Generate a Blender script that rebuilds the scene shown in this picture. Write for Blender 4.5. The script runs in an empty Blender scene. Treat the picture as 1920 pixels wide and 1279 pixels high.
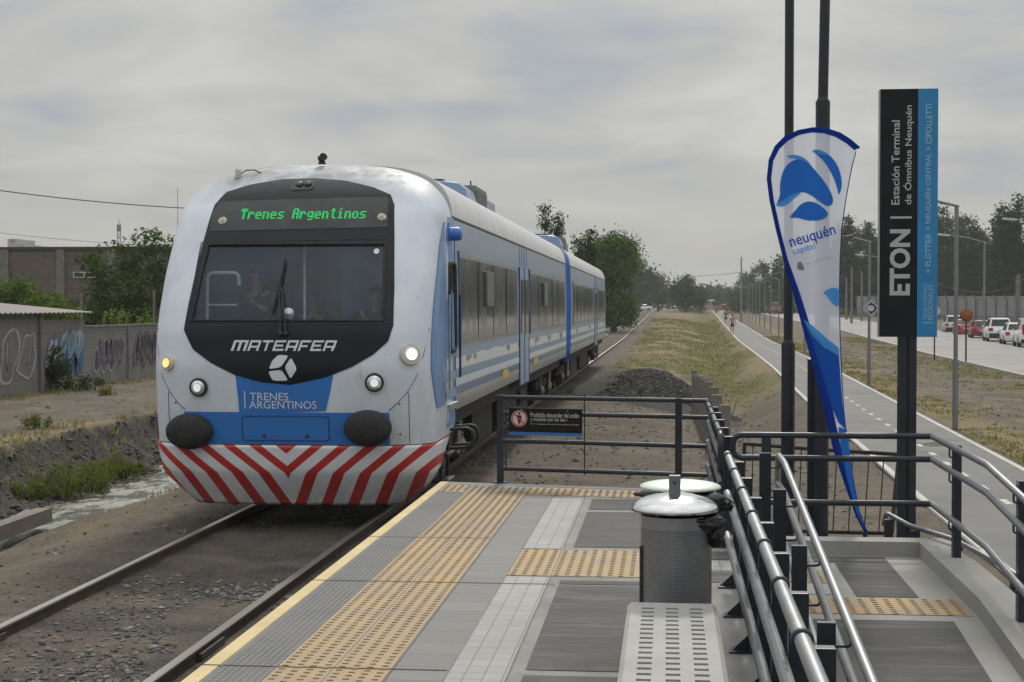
import bpy, bmesh, math, random
import numpy as np
from mathutils import Vector, Matrix, Euler
R = math.radians
sc = bpy.context.scene
C = sc.collection

# ---------------------------------------------------------------- camera
FPX, VPX, VPY = 2950.0, 1252.0, 575.0
CZ = 2.6
yaw = math.atan2(VPX - 960, FPX)
pitch = math.atan2(639.5 - VPY, FPX)
cam_d = bpy.data.cameras.new('camera')
cam = bpy.data.objects.new('camera', cam_d)
C.objects.link(cam)
cam.location = (0, 0, CZ)
cam.rotation_euler = (math.pi / 2 - pitch, 0, yaw)
cam_d.sensor_width = 36
cam_d.lens = 36 * FPX / 1920
cam_d.clip_start = 0.1
cam_d.clip_end = 9000
sc.camera = cam
ROT = Euler((math.pi / 2 - pitch, 0, yaw)).to_matrix()

# ---------------------------------------------------------------- world: overcast sky
SUN_EL, SUN_AZ = R(40), R(3)          # azimuth from +Y towards +X
w = bpy.data.worlds.new('World')
sc.world = w
w.use_nodes = True
wt = w.node_tree
for n in list(wt.nodes):
    wt.nodes.remove(n)
def wn(t, **k):
    n = wt.nodes.new(t)
    for a, b in k.items():
        setattr(n, a, b)
    return n
def wmath(op, a, b=None, clamp=False):
    n = wn('ShaderNodeMath', operation=op)
    n.use_clamp = clamp
    for i, x in enumerate((a, b)):
        if x is None: continue
        if isinstance(x, (int, float)): n.inputs[i].default_value = x
        else: wt.links.new(x, n.inputs[i])
    return n.outputs[0]
tc = wn('ShaderNodeTexCoord')
sep = wn('ShaderNodeSeparateXYZ')
wt.links.new(tc.outputs['Generated'], sep.inputs[0])
zc = wmath('MAXIMUM', sep.outputs['Z'], 0.0)
den = wmath('ADD', zc, 0.17)
cx = wmath('DIVIDE', sep.outputs['X'], den)
cy = wmath('DIVIDE', sep.outputs['Y'], den)
comb = wn('ShaderNodeCombineXYZ')
wt.links.new(cx, comb.inputs[0]); wt.links.new(cy, comb.inputs[1])
comb.inputs[2].default_value = 3.7
nz = wn('ShaderNodeTexNoise'); nz.inputs['Scale'].default_value = 1.9
nz.inputs['Detail'].default_value = 7; nz.inputs['Roughness'].default_value = 0.52
nz.inputs['Distortion'].default_value = 0.35
wt.links.new(comb.outputs[0], nz.inputs['Vector'])
ramp = wn('ShaderNodeValToRGB')
e = ramp.color_ramp.elements
e[0].position = 0.34; e[0].color = (0.385, 0.415, 0.455, 1)
e[1].position = 0.66; e[1].color = (0.61, 0.605, 0.575, 1)
m_ = e.new(0.47); m_.color = (0.495, 0.497, 0.482, 1)
wt.links.new(nz.outputs[0], ramp.inputs[0])
# flatten the cloud contrast towards the horizon
hz = wmath('MULTIPLY', zc, 9.0, True)
hmix = wn('ShaderNodeMixRGB'); hmix.inputs[1].default_value = (0.44, 0.437, 0.41, 1)
wt.links.new(hz, hmix.inputs[0]); wt.links.new(ramp.outputs[0], hmix.inputs[2])
# an overcast dome is about three times brighter overhead than at the horizon
cie = wmath('ADD', wmath('MULTIPLY', wmath('MAXIMUM', wmath('SUBTRACT', zc, 0.16), 0.0), 2.1), 1.0)
cie = wmath('MULTIPLY', cie, 10.0)
sc_ = wn('ShaderNodeVectorMath', operation='SCALE')
wt.links.new(hmix.outputs[0], sc_.inputs[0]); wt.links.new(cie, sc_.inputs['Scale'])
sky = wn('ShaderNodeTexSky', sky_type='NISHITA')
sky.sun_disc = False; sky.sun_elevation = SUN_EL; sky.sun_rotation = SUN_AZ
smix = wn('ShaderNodeMixRGB'); smix.inputs[0].default_value = 0.04
wt.links.new(sc_.outputs[0], smix.inputs[1]); wt.links.new(sky.outputs[0], smix.inputs[2])
bg = wn('ShaderNodeBackground'); bg.inputs['Strength'].default_value = 0.10
wt.links.new(smix.outputs[0], bg.inputs[0])
wo = wn('ShaderNodeOutputWorld'); wt.links.new(bg.outputs[0], wo.inputs[0])

sl = bpy.data.lights.new('sun', 'SUN'); sl.energy = 2.0; sl.angle = R(6); sl.color = (1, 0.95, 0.87)
so = bpy.data.objects.new('sun', sl); C.objects.link(so)
sd = Vector((math.sin(SUN_AZ) * math.cos(SUN_EL), math.cos(SUN_AZ) * math.cos(SUN_EL), math.sin(SUN_EL)))
so.rotation_euler = sd.to_track_quat('Z', 'Y').to_euler(); so.location = (0, 0, 60)
sc.view_settings.view_transform = 'Standard'
sc.view_settings.look = 'None'
sc.view_settings.exposure = 0.0
sc.view_settings.gamma = 1.0
sc.cycles.volume_bounces = 0
sc.cycles.max_bounces = 6
sc.cycles.transparent_max_bounces = 12

# ---------------------------------------------------------------- helpers
def ray(px, py):
    return ROT @ Vector(((px - 960) / FPX, -(py - 639.5) / FPX, -1))
def G(px, py, z=0.0):                 # the point of the level plane z seen at a place in the photo
    d = ray(px, py); t = (z - CZ) / d.z
    return Vector((d.x * t, d.y * t, z))
def P(px, py, Y):                     # the same on the upright plane at distance Y
    d = ray(px, py); t = Y / d.y
    return Vector((d.x * t, Y, CZ + d.z * t))

class MB:
    def __init__(s): s.v = []; s.f = []; s.m = []; s.s = []
    def add(s, vs, fs, m=0, sm=False):
        o = len(s.v); s.v += [tuple(v) for v in vs]
        for f in fs:
            s.f.append([i + o for i in f]); s.m.append(m); s.s.append(sm)
        return s
    def bx(s, x0, x1, y0, y1, z0, z1, m=0):
        v = [(x, y, z) for z in (z0, z1) for y in (y0, y1) for x in (x0, x1)]
        return s.add(v, [(0, 2, 3, 1), (4, 5, 7, 6), (0, 1, 5, 4), (2, 6, 7, 3), (0, 4, 6, 2), (1, 3, 7, 5)], m)
    def box(s, c, d, rot=(0, 0, 0), m=0):
        M_ = Euler(rot).to_matrix(); c = Vector(c)
        v = [c + M_ @ Vector((x * d[0] / 2, y * d[1] / 2, z * d[2] / 2)) for z in (-1, 1) for y in (-1, 1) for x in (-1, 1)]
        return s.add(v, [(0, 2, 3, 1), (4, 5, 7, 6), (0, 1, 5, 4), (2, 6, 7, 3), (0, 4, 6, 2), (1, 3, 7, 5)], m)
    def tube(s, pts, r, n=8, m=0, cap=True, sm=True, flat=None):
        pts = [Vector(p) for p in pts]; rings = []
        rr = r if isinstance(r, (list, tuple)) else [r] * len(pts)
        prev = None; vs = []
        for i, p in enumerate(pts):
            a = pts[max(i - 1, 0)]; b = pts[min(i + 1, len(pts) - 1)]
            t = (b - a).normalized()
            if prev is None:
                u = t.orthogonal().normalized() if abs(t.z) < 0.98 else Vector((1, 0, 0))
                if abs(t.z) < 0.98: u = Vector((0, 0, 1)).cross(t).normalized()
            else:
                u = (prev - t * prev.dot(t)).normalized()
            prev = u; v2 = t.cross(u)
            for k in range(n):
                a_ = 2 * math.pi * k / n + (math.pi / 4 if n == 4 else 0)
                vs.append(p + (u * math.cos(a_) + v2 * math.sin(a_)) * rr[i])
        fs = []
        for i in range(len(pts) - 1):
            for k in range(n):
                fs.append((i * n + k, i * n + (k + 1) % n, (i + 1) * n + (k + 1) % n, (i + 1) * n + k))
        s.add(vs, fs, m, sm and n > 4)
        if cap:
            o = len(pts) - 1
            s.add([vs[k] for k in range(n)], [tuple(reversed(range(n)))], m)
            s.add([vs[o * n + k] for k in range(n)], [tuple(range(n))], m)
        return s
    def lathe(s, prof, c=(0, 0, 0), n=24, m=0, rot=(0, 0, 0), sm=True, sx=1, sy=1):
        M_ = Euler(rot).to_matrix(); c = Vector(c); vs = []
        for r, z in prof:
            for k in range(n):
                a = 2 * math.pi * k / n
                vs.append(c + M_ @ Vector((r * math.cos(a) * sx, r * math.sin(a) * sy, z)))
        fs = []
        for i in range(len(prof) - 1):
            for k in range(n):
                fs.append((i * n + k, i * n + (k + 1) % n, (i + 1) * n + (k + 1) % n, (i + 1) * n + k))
        s.add(vs, fs, m, sm)
        if prof[0][0] > 1e-4: s.add(vs[:n], [tuple(reversed(range(n)))], m)
        if prof[-1][0] > 1e-4: s.add(vs[-n:], [tuple(range(n))], m)
        return s
    def prism(s, front, off, m=0):    # polygon (list of points) given thickness by a vector
        n = len(front); off = Vector(off)
        vs = [Vector(p) for p in front] + [Vector(p) + off for p in front]
        fs = [tuple(range(n)), tuple(reversed(range(n, 2 * n)))]
        fs += [(i, i + n, (i + 1) % n + n, (i + 1) % n) for i in range(n)]
        return s.add(vs, fs, m)
    def build(s, name, mats, parent=None, bevel=0, seg=2, fix=True):
        me = bpy.data.meshes.new(name)
        me.from_pydata(s.v, [], s.f)
        if not isinstance(mats, (list, tuple)): mats = [mats]
        for m in mats: me.materials.append(m)
        me.polygons.foreach_set('material_index', s.m)
        me.polygons.foreach_set('use_smooth', s.s)
        if bevel or fix:
            bm = bmesh.new(); bm.from_mesh(me)
            if bevel:
                bmesh.ops.remove_doubles(bm, verts=bm.verts, dist=1e-5)
                ed = [e for e in bm.edges if len(e.link_faces) == 2 and e.calc_face_angle(0) > 0.5]
                bmesh.ops.bevel(bm, geom=ed, offset=bevel, segments=seg, affect='EDGES', profile=0.6, clamp_overlap=True)
            if fix: bmesh.ops.recalc_face_normals(bm, faces=bm.faces)
            bm.to_mesh(me); bm.free()
        me.update()
        o = bpy.data.objects.new(name, me); C.objects.link(o)
        if parent is not None: o.parent = parent
        return o

def tag(o, label=None, cat=None, group=None, kind=None):
    if label: o['label'] = label
    if cat: o['category'] = cat
    if group: o['group'] = group
    if kind: o['kind'] = kind
    return o
def thing(name, label, cat, group=None, loc=(0, 0, 0), rz=0):
    o = bpy.data.objects.new(name, None); C.objects.link(o)
    o.location = loc; o.rotation_euler = (0, 0, rz); o.empty_display_size = 0.2
    return tag(o, label, cat, group)
def struct(o): o['kind'] = 'structure'; return o
def dup(root, loc, rz, label=None, group=None, scale=None):
    def cp(o, par):
        c = o.copy(); C.objects.link(c)
        if par is not None: c.parent = par
        for ch in kids.get(o.name, []): cp(ch, c)
        return c
    kids = {}
    def walk(o):
        kids[o.name] = list(o.children)
        for ch in o.children: walk(ch)
    walk(root)
    r = cp(root, None); r.location = loc; r.rotation_euler = (0, 0, rz)
    if scale is not None: r.scale = scale if not isinstance(scale, (int, float)) else (scale,) * 3
    if label: r['label'] = label
    if group: r['group'] = group
    return r

# ---------------------------------------------------------------- materials
class NT:
    def __init__(s, name):
        s.mat = bpy.data.materials.new(name); s.mat.use_nodes = True
        s.t = s.mat.node_tree
        for n in list(s.t.nodes): s.t.nodes.remove(n)
        s.out = s.t.nodes.new('ShaderNodeOutputMaterial')
        s._tc = None
    def n(s, typ, ins=None, **k):
        n = s.t.nodes.new(typ)
        for a, b in k.items(): setattr(n, a, b)
        for a, b in (ins or {}).items(): s.set(n, a, b)
        return n
    def set(s, n, a, b):
        if isinstance(b, bpy.types.NodeSocket): s.t.links.new(b, n.inputs[a])
        else:
            if isinstance(b, tuple) and len(b) == 3 and n.inputs[a].type == 'RGBA': b = (*b, 1)
            n.inputs[a].default_value = b
    def tc(s, which='Object'):
        if s._tc is None: s._tc = s.n('ShaderNodeTexCoord')
        return s._tc.outputs[which]
    def math(s, op, a, b=0.0, clamp=False, c=None):
        n = s.n('ShaderNodeMath', operation=op); n.use_clamp = clamp
        s.set(n, 0, a); s.set(n, 1, b)
        if c is not None: s.set(n, 2, c)
        return n.outputs[0]
    def xyz(s, vec=None):
        n = s.n('ShaderNodeSeparateXYZ', {0: vec or s.tc()}); return n.outputs
    def noise(s, scale, detail=4, rough=0.55, vec=None, stretch=None, dist=0):
        v = vec or s.tc()
        if stretch:
            mp = s.n('ShaderNodeMapping', {'Vector': v}); mp.inputs['Scale'].default_value = stretch; v = mp.outputs[0]
        n = s.n('ShaderNodeTexNoise', {'Vector': v, 'Scale': scale, 'Detail': detail, 'Roughness': rough, 'Distortion': dist})
        return n.outputs[0]
    def mix(s, f, a, b, op='MIX'):
        n = s.n('ShaderNodeMixRGB', {0: f, 1: a, 2: b}, blend_type=op); return n.outputs[0]
    def ramp(s, f, stops, interp='LINEAR'):
        n = s.n('ShaderNodeValToRGB', {0: f}); r = n.color_ramp; r.interpolation = interp
        while len(r.elements) < len(stops): r.elements.new(0.5)
        for el, (p, c) in zip(r.elements, stops):
            el.position = p; el.color = (*c, 1) if len(c) == 3 else c
        return n.outputs[0]
    def step(s, f, lo, hi):
        n = s.n('ShaderNodeMapRange', {0: f, 1: lo, 2: hi}); n.clamp = True; return n.outputs[0]
    def bsdf(s, col, rough=0.6, metal=0.0, bump=None, bstr=0.3, bdist=0.01, **k):
        b = s.n('ShaderNodeBsdfPrincipled', {'Base Color': col, 'Roughness': rough, 'Metallic': metal})
        for a, v in k.items(): s.set(b, a.replace('_', ' '), v)
        if bump is not None:
            bn = s.n('ShaderNodeBump', {'Height': bump, 'Strength': bstr, 'Distance': bdist}); s.t.links.new(bn.outputs[0], b.inputs['Normal'])
        s.t.links.new(b.outputs[0], s.out.inputs[0]); return b

def mat(name, col, rough=0.6, metal=0.0, var=0.18, scale=4.0, bump=0.0, bscale=40.0, stretch=None, dirt=0.0, dcol=(.12, .10, .08), **k):
    t = NT(name)
    f = t.noise(scale, 5, 0.6, stretch=stretch)
    lo = tuple(max(c * (1 - var), 0) for c in col); hi = tuple(min(c * (1 + var), 1) for c in col)
    cc = t.ramp(f, [(0.3, lo), (0.7, hi)])
    if dirt:
        d = t.noise(scale * 2.3 + 1, 6, 0.7)
        cc = t.mix(t.math('MULTIPLY', t.step(d, 0.5, 0.72), dirt), cc, dcol)
    ro = t.step(t.noise(scale * 1.7, 3), -1.0, 2.0)
    ro = t.math('ADD', t.math('MULTIPLY', t.math('SUBTRACT', ro, 0.5), 0.5), rough, True)
    bmp = t.noise(bscale, 4, 0.6) if bump else None
    t.bsdf(cc, ro, metal, bmp, bump, **k)
    return t.mat
def emit(name, col, s):
    t = NT(name); e_ = t.n('ShaderNodeEmission', {0: col, 1: s}); t.t.links.new(e_.outputs[0], t.out.inputs[0]); return t.mat

def vnoise(x, y, seed=0):             # value noise on arrays
    x = np.asarray(x, float); y = np.asarray(y, float)
    xi = np.floor(x).astype(np.int64); yi = np.floor(y).astype(np.int64); fx = x - xi; fy = y - yi
    fx = fx * fx * (3 - 2 * fx); fy = fy * fy * (3 - 2 * fy)
    def h(a, b):
        n = (a * 374761393 + b * 668265263 + seed * 982451653) & 0xffffffff
        n = ((n ^ (n >> 13)) * 1274126177) & 0xffffffff
        return ((n ^ (n >> 16)) & 0xffff) / 65535.0
    return (h(xi, yi) * (1 - fx) + h(xi + 1, yi) * fx) * (1 - fy) + (h(xi, yi + 1) * (1 - fx) + h(xi + 1, yi + 1) * fx) * fy
def fbm(x, y, seed=0, o=4):
    t = 0; a = 0.5; x = np.asarray(x, float); y = np.asarray(y, float)
    for i in range(o):
        t = t + a * vnoise(x, y, seed + i); a *= 0.5; x = x * 2.03; y = y * 2.03
    return t / (1 - 0.5 ** o)

def text_poly(s, w=None, h=None, shear=0.0, bold=0.0, align='LEFT', spacing=1.0):
    """letters as flat 2D verts + faces, scaled to width w and / or height h of the whole block"""
    cu = bpy.data.curves.new('lettering', 'FONT'); cu.body = s; cu.size = 1; cu.shear = shear; cu.offset = bold
    cu.align_x = align; cu.space_character = spacing; cu.resolution_u = 3
    o = bpy.data.objects.new('lettering', cu); C.objects.link(o)
    bpy.context.view_layer.update()
    me = o.to_mesh(); v = np.array([tuple(p.co) for p in me.vertices])[:, :2]; f = [tuple(p.vertices) for p in me.polygons]
    o.to_mesh_clear(); bpy.data.objects.remove(o); bpy.data.curves.remove(cu)
    v -= v.min(0); ex = v.max(0)
    kx = w / ex[0] if w else None; ky = h / ex[1] if h else None
    kx = kx or ky; ky = ky or kx
    return v * np.array([kx, ky]), f

def bent_grid(poly_v, poly_f, step, fn, box=None):
    """cut flat 2D faces along a grid and send every vertex through fn(x, y) -> point"""
    bm = bmesh.new()
    vv = [bm.verts.new((p[0], p[1], 0)) for p in poly_v]
    for f in poly_f:
        try: bm.faces.new([vv[i] for i in f])
        except ValueError: pass
    a = np.array(poly_v); lo = a.min(0); hi = a.max(0)
    for ax in (0, 1):
        k = math.ceil(lo[ax] / step) * step
        while k < hi[ax]:
            co = [0, 0, 0]; co[ax] = k; no = [0, 0, 0]; no[ax] = 1
            bmesh.ops.bisect_plane(bm, geom=bm.verts[:] + bm.edges[:] + bm.faces[:], plane_co=co, plane_no=no, dist=1e-6)
            k += step
    bmesh.ops.triangulate(bm, faces=[f for f in bm.faces if len(f.verts) > 4])
    bm.verts.index_update()
    vs = [fn(v.co.x, v.co.y) for v in bm.verts]; fs = [tuple(v.index for v in f.verts) for f in bm.faces]
    bm.free(); return vs, fs
def fillpoly(pts):
    return [tuple(p) for p in pts], [tuple(range(len(pts)))]
def smooth_poly(pts, k=2, c=.25):            # rounds a closed outline (corner cutting)
    for _ in range(k):
        q = []
        for i in range(len(pts)):
            a = pts[i]; b = pts[(i + 1) % len(pts)]
            q.append((a[0] * (1 - c) + b[0] * c, a[1] * (1 - c) + b[1] * c)); q.append((a[0] * c + b[0] * (1 - c), a[1] * c + b[1] * (1 - c)))
        pts = q
    return pts
def arc_path(pts, rad, n=5):          # polyline with rounded corners
    pts = [Vector(p) for p in pts]; out = [pts[0]]
    for i in range(1, len(pts) - 1):
        a, b, c = pts[i - 1], pts[i], pts[i + 1]
        u = (a - b); v = (c - b); d = min(rad, u.length * .49, v.length * .49)
        p0 = b + u.normalized() * d; p1 = b + v.normalized() * d
        for k in range(n + 1):
            t = k / n; out.append(p0 * (1 - t) ** 2 + b * 2 * t * (1 - t) + p1 * t * t)
    out.append(pts[-1]); return out
HAZE = 0.00033
# ---------------------------------------------------------------- ground
TC = -4.32            # track centre line
PATH_K = 0.0305       # the bike path runs off to the right of the track
def rise(y): return np.clip((np.asarray(y, float) - 120) * 0.0066, 0, 1.7)
def gz(x, y):
    x = np.asarray(x, float); y = np.asarray(y, float)
    z = rise(y) + 0.05 * (fbm(x * .7, y * .7, 3) - .5) * 2 * (1 - 0.7 * ((x > TC - 1.4) & (x < TC + 1.4)))
    wob = (fbm(y * .35, x * 0 + 2, 8) - .5) * 1.4
    xl = x + wob * 0.6
    # drainage ditch left of the track
    prof = np.interp(xl, [-12.75, -12.45, -12.15, -11.6, -10.6, -9.6, -8.8, -7.0, -6.2], [0, -.04, -.48, -.86, -1.0, -1.0, -.66, -.13, 0])
    fade = np.clip((130 - y) / 20, 0, 1)
    rough = (fbm(x * 2.6, y * 2.0, 21) - .5) * (0.34 * ((xl > -12.5) & (xl < -10.9)) + .14 * ((xl >= -10.9) & (xl < -8.3)))
    z = z + (prof + rough) * fade
    # grassy swale right of the track
    s_edge = np.clip((np.interp(y, [0, 24, 30, 40, 70, 120, 170, 300, 370], [3.0, 3.36, 3.5, 3.64, 4.45, 5.25, 6.2, 8.8, 10.2]) - .15 - x) / 1.5, 0, 1)
    c = 1.2 + 0.02 * y; wd = 2.6 + .012 * y
    s = np.exp(-((x - c) / (wd * .62)) ** 2) * np.clip((y - 28) / 14, 0, 1) * np.clip((350 - y) / 30, 0, 1) * s_edge
    z = z - 0.75 * s + s * 0.25 * (fbm(x * .5, y * .25, 33) - .5)
    z = z + 0.10 * np.exp(-((x - (TC)) / 1.9) ** 4) * 0.0
    # road bed of the level crossing
    return z
def gz1(x, y): return float(gz(np.array([x]), np.array([y]))[0])

def RL(y): return np.interp(y, [0, 40, 59, 88, 110, 150, 200, 420], [12.6, 12.9, 13.2, 14.2, 15.5, 16.8, 17.2, 18.6])
def make_ground():
    xs = np.concatenate([[-4000, -2000, -900, -400, -200, -120, -80, -60, -48, -38, -30, -26], np.arange(-24, -16, .8), np.arange(-16, -13, .22), np.arange(-13, -9.5, .11), np.arange(-9.5, 9, .22),
                         np.arange(9, 30, .8), [30, 34, 40, 48, 60, 80, 120, 200, 400, 900, 2000, 4000]])
    ys = np.concatenate([[-60, -20, -6, 0], np.arange(3, 62, .33), np.arange(62, 160, 1.6), np.arange(160, 420, 7), [430, 460, 520, 640, 800, 1100, 1600, 2400, 4000]])
    X, Y = np.meshgrid(xs, ys); Z = gz(X, Y)
    nx, ny = len(xs), len(ys)
    v = np.stack([X, Y, Z], -1).reshape(-1, 3)
    idx = np.arange(nx * ny).reshape(ny, nx)
    f = np.stack([idx[:-1, :-1], idx[:-1, 1:], idx[1:, 1:], idx[1:, :-1]], -1).reshape(-1, 4)
    me = bpy.data.meshes.new('ground'); me.from_pydata(v.tolist(), [], f.tolist())
    x, y = v[:, 0], v[:, 1]
    n1 = fbm(x * .45, y * .16, 5); n2 = fbm(x * 1.3, y * .6, 9); n3 = fbm(x * .2, y * .06, 14)
    def sm(a, lo, hi): return np.clip((a - lo) / (hi - lo), 0, 1)
    inr = sm(x, -2.6, -1.2) * sm(PATH_K * y + 2.7 - x, -.1, .3)
    far = sm(y, 34, 46)
    far = sm(y, 47, 60)
    grass = inr * far * sm(n1 + .22 * np.exp(-((x - 1.2 - .02 * y) / 2.0) ** 2) , .38, .66) * .85
    dry = inr * sm(y, 45, 56) * sm(n2 + .1 * np.exp(-((x - 3.2 - .02 * y) / 1.0) ** 2), .24, .48)
    # verge between path and road
    vr = sm(x - PATH_K * y, 4.9, 5.2) * sm(RL(y) - x, 0, .5)
    nearpath = np.exp(-((x - PATH_K * y - 5.4) / .9) ** 2)
    grass = np.maximum(grass, vr * .8 * sm(n1 + .22 * sm(x - PATH_K * y, 6.5, 9.0) - .14, .50, .74))
    dry = np.maximum(dry, vr * np.maximum(sm(n2, .5, .7) * .6, nearpath * .9))
    # bank edge and left margins
    wob = (fbm(y * .35, x * 0 + 2, 8) - .5) * 1.4; xl = x + wob * .6
    bank = np.exp(-((xl + 12.9) / .55) ** 2) + np.exp(-((xl + 7.6) / .9) ** 2) * .6 + np.exp(-((x + 18.0) / .6) ** 2) * .8
    dry = np.maximum(dry, bank * sm(n2, .3, .6))
    grass = np.maximum(grass, np.exp(-((xl + 10.9) / .45) ** 2) * sm(n1, .38, .6) * .8)
    leftfar = sm(-x, 6.2, 6.8) * far * (1 - sm(y, 60, 62)) * 0
    grass = np.maximum(grass, sm(-x, 5.9, 6.8) * sm(y, 70, 100) * sm(n1, .3, .55) * .9)
    dry = np.maximum(dry, sm(np.abs(x), 30, 60) * .6); grass = np.maximum(grass, sm(np.abs(x), 30, 60) * sm(n3, .4, .6) * .7)
    dark = np.exp(-((x - TC) / 1.75) ** 6) * (.75 - .35 * sm(y, 60, 120)) + np.exp(-((x - TC) / 1.15) ** 8) * .25
    dark = np.maximum(dark, ((xl > -12.5) & (xl < -10.7)) * 3.0)
    dry = dry * (1 - .9 * ((xl > -12.42) & (xl < -10.7))); grass = grass * (1 - .6 * ((xl > -12.42) & (xl < -11.2)))
    for nm, a in (('grass', grass), ('dry', dry), ('dark', dark)):
        at = me.attributes.new(nm, 'FLOAT', 'POINT'); at.data.foreach_set('value', np.clip(a, 0, 3).astype(np.float32))
    me.polygons.foreach_set('use_smooth', [True] * len(f))
    t = NT('earth')
    def at(nm): return t.n('ShaderNodeAttribute', attribute_name=nm).outputs['Fac']
    base = t.ramp(t.noise(.55, 7, .7), [(.3, (.070, .059, .047)), (.5, (.112, .094, .074)), (.7, (.168, .140, .108))])
    fine = t.noise(14, 5, .75); peb = t.n('ShaderNodeTexVoronoi', {'Vector': t.tc(), 'Scale': 22.0}).outputs['Distance']
    base = t.mix(t.math('MULTIPLY', t.step(fine, .54, .7), .6), base, (.23, .205, .17))
    base = t.mix(t.math('MULTIPLY', t.step(fine, .47, .32), .7), base, (.042, .036, .030))
    f3 = t.noise(55, 3, .7); base = t.mix(t.math('MULTIPLY', t.step(f3, .56, .68), .55), base, (.27, .245, .21)); base = t.mix(t.math('MULTIPLY', t.step(f3, .45, .33), .5), base, (.035, .03, .026))
    pat = t.noise(1.8, 6, .75); base = t.mix(t.math('MULTIPLY', t.step(pat, .52, .68), .45), base, (.20, .165, .115))
    stones = t.ramp(t.noise(26, 3, .7), [(.35, (.022, .020, .018)), (.55, (.066, .060, .053)), (.74, (.165, .155, .14))])
    big = t.noise(1.4, 4, .6)
    c = t.mix(t.math('MULTIPLY', at('dark'), t.step(big, .3, .62), True), base, stones)
    dn = t.noise(5, 5, .8)
    c = t.mix(t.math('MULTIPLY', t.step(t.math('ADD', at('dry'), t.math('MULTIPLY', t.math('SUBTRACT', dn, .5), 1.6)), .3, .75), .85), c,
              t.ramp(t.noise(30, 3, .7), [(.3, (.13, .10, .055)), (.7, (.26, .205, .115))]))
    c = t.mix(t.math('MULTIPLY', t.step(t.math('ADD', at('grass'), t.math('MULTIPLY', t.math('SUBTRACT', dn, .5), 1.8)), .3, .8), .88), c,
              t.ramp(t.noise(24, 4, .7), [(.3, (.05, .055, .02)), (.55, (.10, .105, .036)), (.75, (.19, .175, .07))]))
    b = t.bsdf(c, 1.0, bump=t.math('ADD', fine, t.math('MULTIPLY', peb, .5)), bstr=.7, bdist=.03); b.inputs['Specular IOR Level'].default_value = .15
    me.materials.append(t.mat)
    o = bpy.data.objects.new('ground', me); C.objects.link(o); struct(o)
make_ground()

def strip(name, left, right, ys, m, lift=.02, parent=None, thick=.06, nx=2):
    """a paved ribbon that lies on the ground; left / right give x for each y"""
    mb = MB(); n = len(ys); vs = []
    for y in ys:
        a, b = left(y), right(y)
        zz = float(rise(y)) + lift
        vs += [(a, y, zz - thick), (a, y, zz), (b, y, zz), (b, y, zz - thick)]
    fs = []
    for i in range(n - 1):
        for k in range(3): fs.append((i * 4 + k, i * 4 + k + 1, i * 4 + 4 + k + 1, i * 4 + 4 + k))
    mb.add(vs, fs)
    return mb.build(name, m, parent)
# bike path
t = NT('asphalt')
f1 = t.noise(.6, 5, .6); f2 = t.noise(60, 3, .7)
c = t.ramp(f1, [(.3, (.088, .088, .087)), (.7, (.135, .133, .128))])
c = t.mix(t.math('MULTIPLY', t.step(f2, .5, .7), .4), c, (.22, .21, .195))
c = t.mix(t.math('MULTIPLY', t.step(t.noise(.35, 6, .7, stretch=(2, .3, 1)), .5, .72), .45), c, (.19, .17, .14))
t.bsdf(c, .85, bump=f2, bstr=.3, bdist=.005); M_ASPH = t.mat
M_LINE = mat('road_paint', (.42, .41, .38), .8, var=.2, scale=3, dirt=.85, dcol=(.17, .165, .155))
def bend(y): return 0.0 if y > 26 else 0.0
PL = lambda y: float(np.interp(y, [0, 24, 30, 40, 70, 120, 170, 300, 370], [3.0, 3.36, 3.5, 3.64, 4.45, 5.25, 6.2, 8.8, 10.2]))
PR = lambda y: float(np.interp(y, [0, 25, 70, 120, 170, 300, 370], [4.9, 5.66, 7.0, 7.75, 8.6, 11.1, 12.4]))
ysp = [2, 6, 10, 14, 18, 22, 26, 30, 36, 44, 54, 66, 80, 96, 110, 120, 140, 160, 190, 220, 260, 300, 340, 364]
path = struct(strip('path', PL, PR, ysp, M_ASPH, .03))
struct(strip('path_edge_line', lambda y: PL(y) + .03, lambda y: PL(y) + .13, ysp, M_LINE, .034, thick=.001))
struct(strip('path_edge_line', lambda y: PR(y) - .13, lambda y: PR(y) - .03, ysp, M_LINE, .034, thick=.001))
mb = MB(); y = 9.0
while y < 120:
    xm = (PL(y) + PR(y)) / 2; z0 = float(rise(y)) + .034; z1 = float(rise(y + .9)) + .034
    mb.add([(xm - .05, y, z0), (xm + .05, y, z0), (xm + .05 + PATH_K * .55, y + .55, z1), (xm - .05 + PATH_K * .55, y + .55, z1)], [(0, 1, 2, 3)]); y += 1.7
struct(mb.build('path_centre_dashes', M_LINE))
# pedestrian crossing stripes near the station
# road
t = NT('road_concrete')
f1 = t.noise(.25, 6, .62); f2 = t.noise(20, 4, .7)
c = t.ramp(f1, [(.3, (.165, .16, .15)), (.7, (.235, .23, .215))])
c = t.mix(t.math('MULTIPLY', t.step(f2, .52, .75), .3), c, (.12, .115, .11))
c = t.mix(t.math('MULTIPLY', t.step(t.noise(.12, 6, .7, stretch=(1, .35, 1)), .45, .7), .45), c, (.30, .29, .265))
X_, Y_, Z_ = t.xyz()
joint = t.math('LESS_THAN', t.math('MODULO', t.math('ADD', Y_, 1000.0), 6.0), .07)
c = t.mix(t.math('MULTIPLY', joint, .6), c, (.1, .1, .1))
t.bsdf(c, .85, bump=f2, bstr=.15); M_ROAD = t.mat
RL = lambda y: 8.0 + .083 * y if y > 90 else 15.47 + (y - 90) * .03
def RL(y): return np.interp(y, [0, 40, 59, 88, 110, 150, 200, 420], [12.6, 12.9, 13.2, 14.2, 15.5, 16.8, 17.2, 18.6])
RRt = lambda y: RL(y) + 9.5
ysr = [0, 20, 40, 50, 59, 66, 75, 82, 90, 100, 115, 130, 150, 180, 210, 240, 280, 330, 400]
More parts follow.
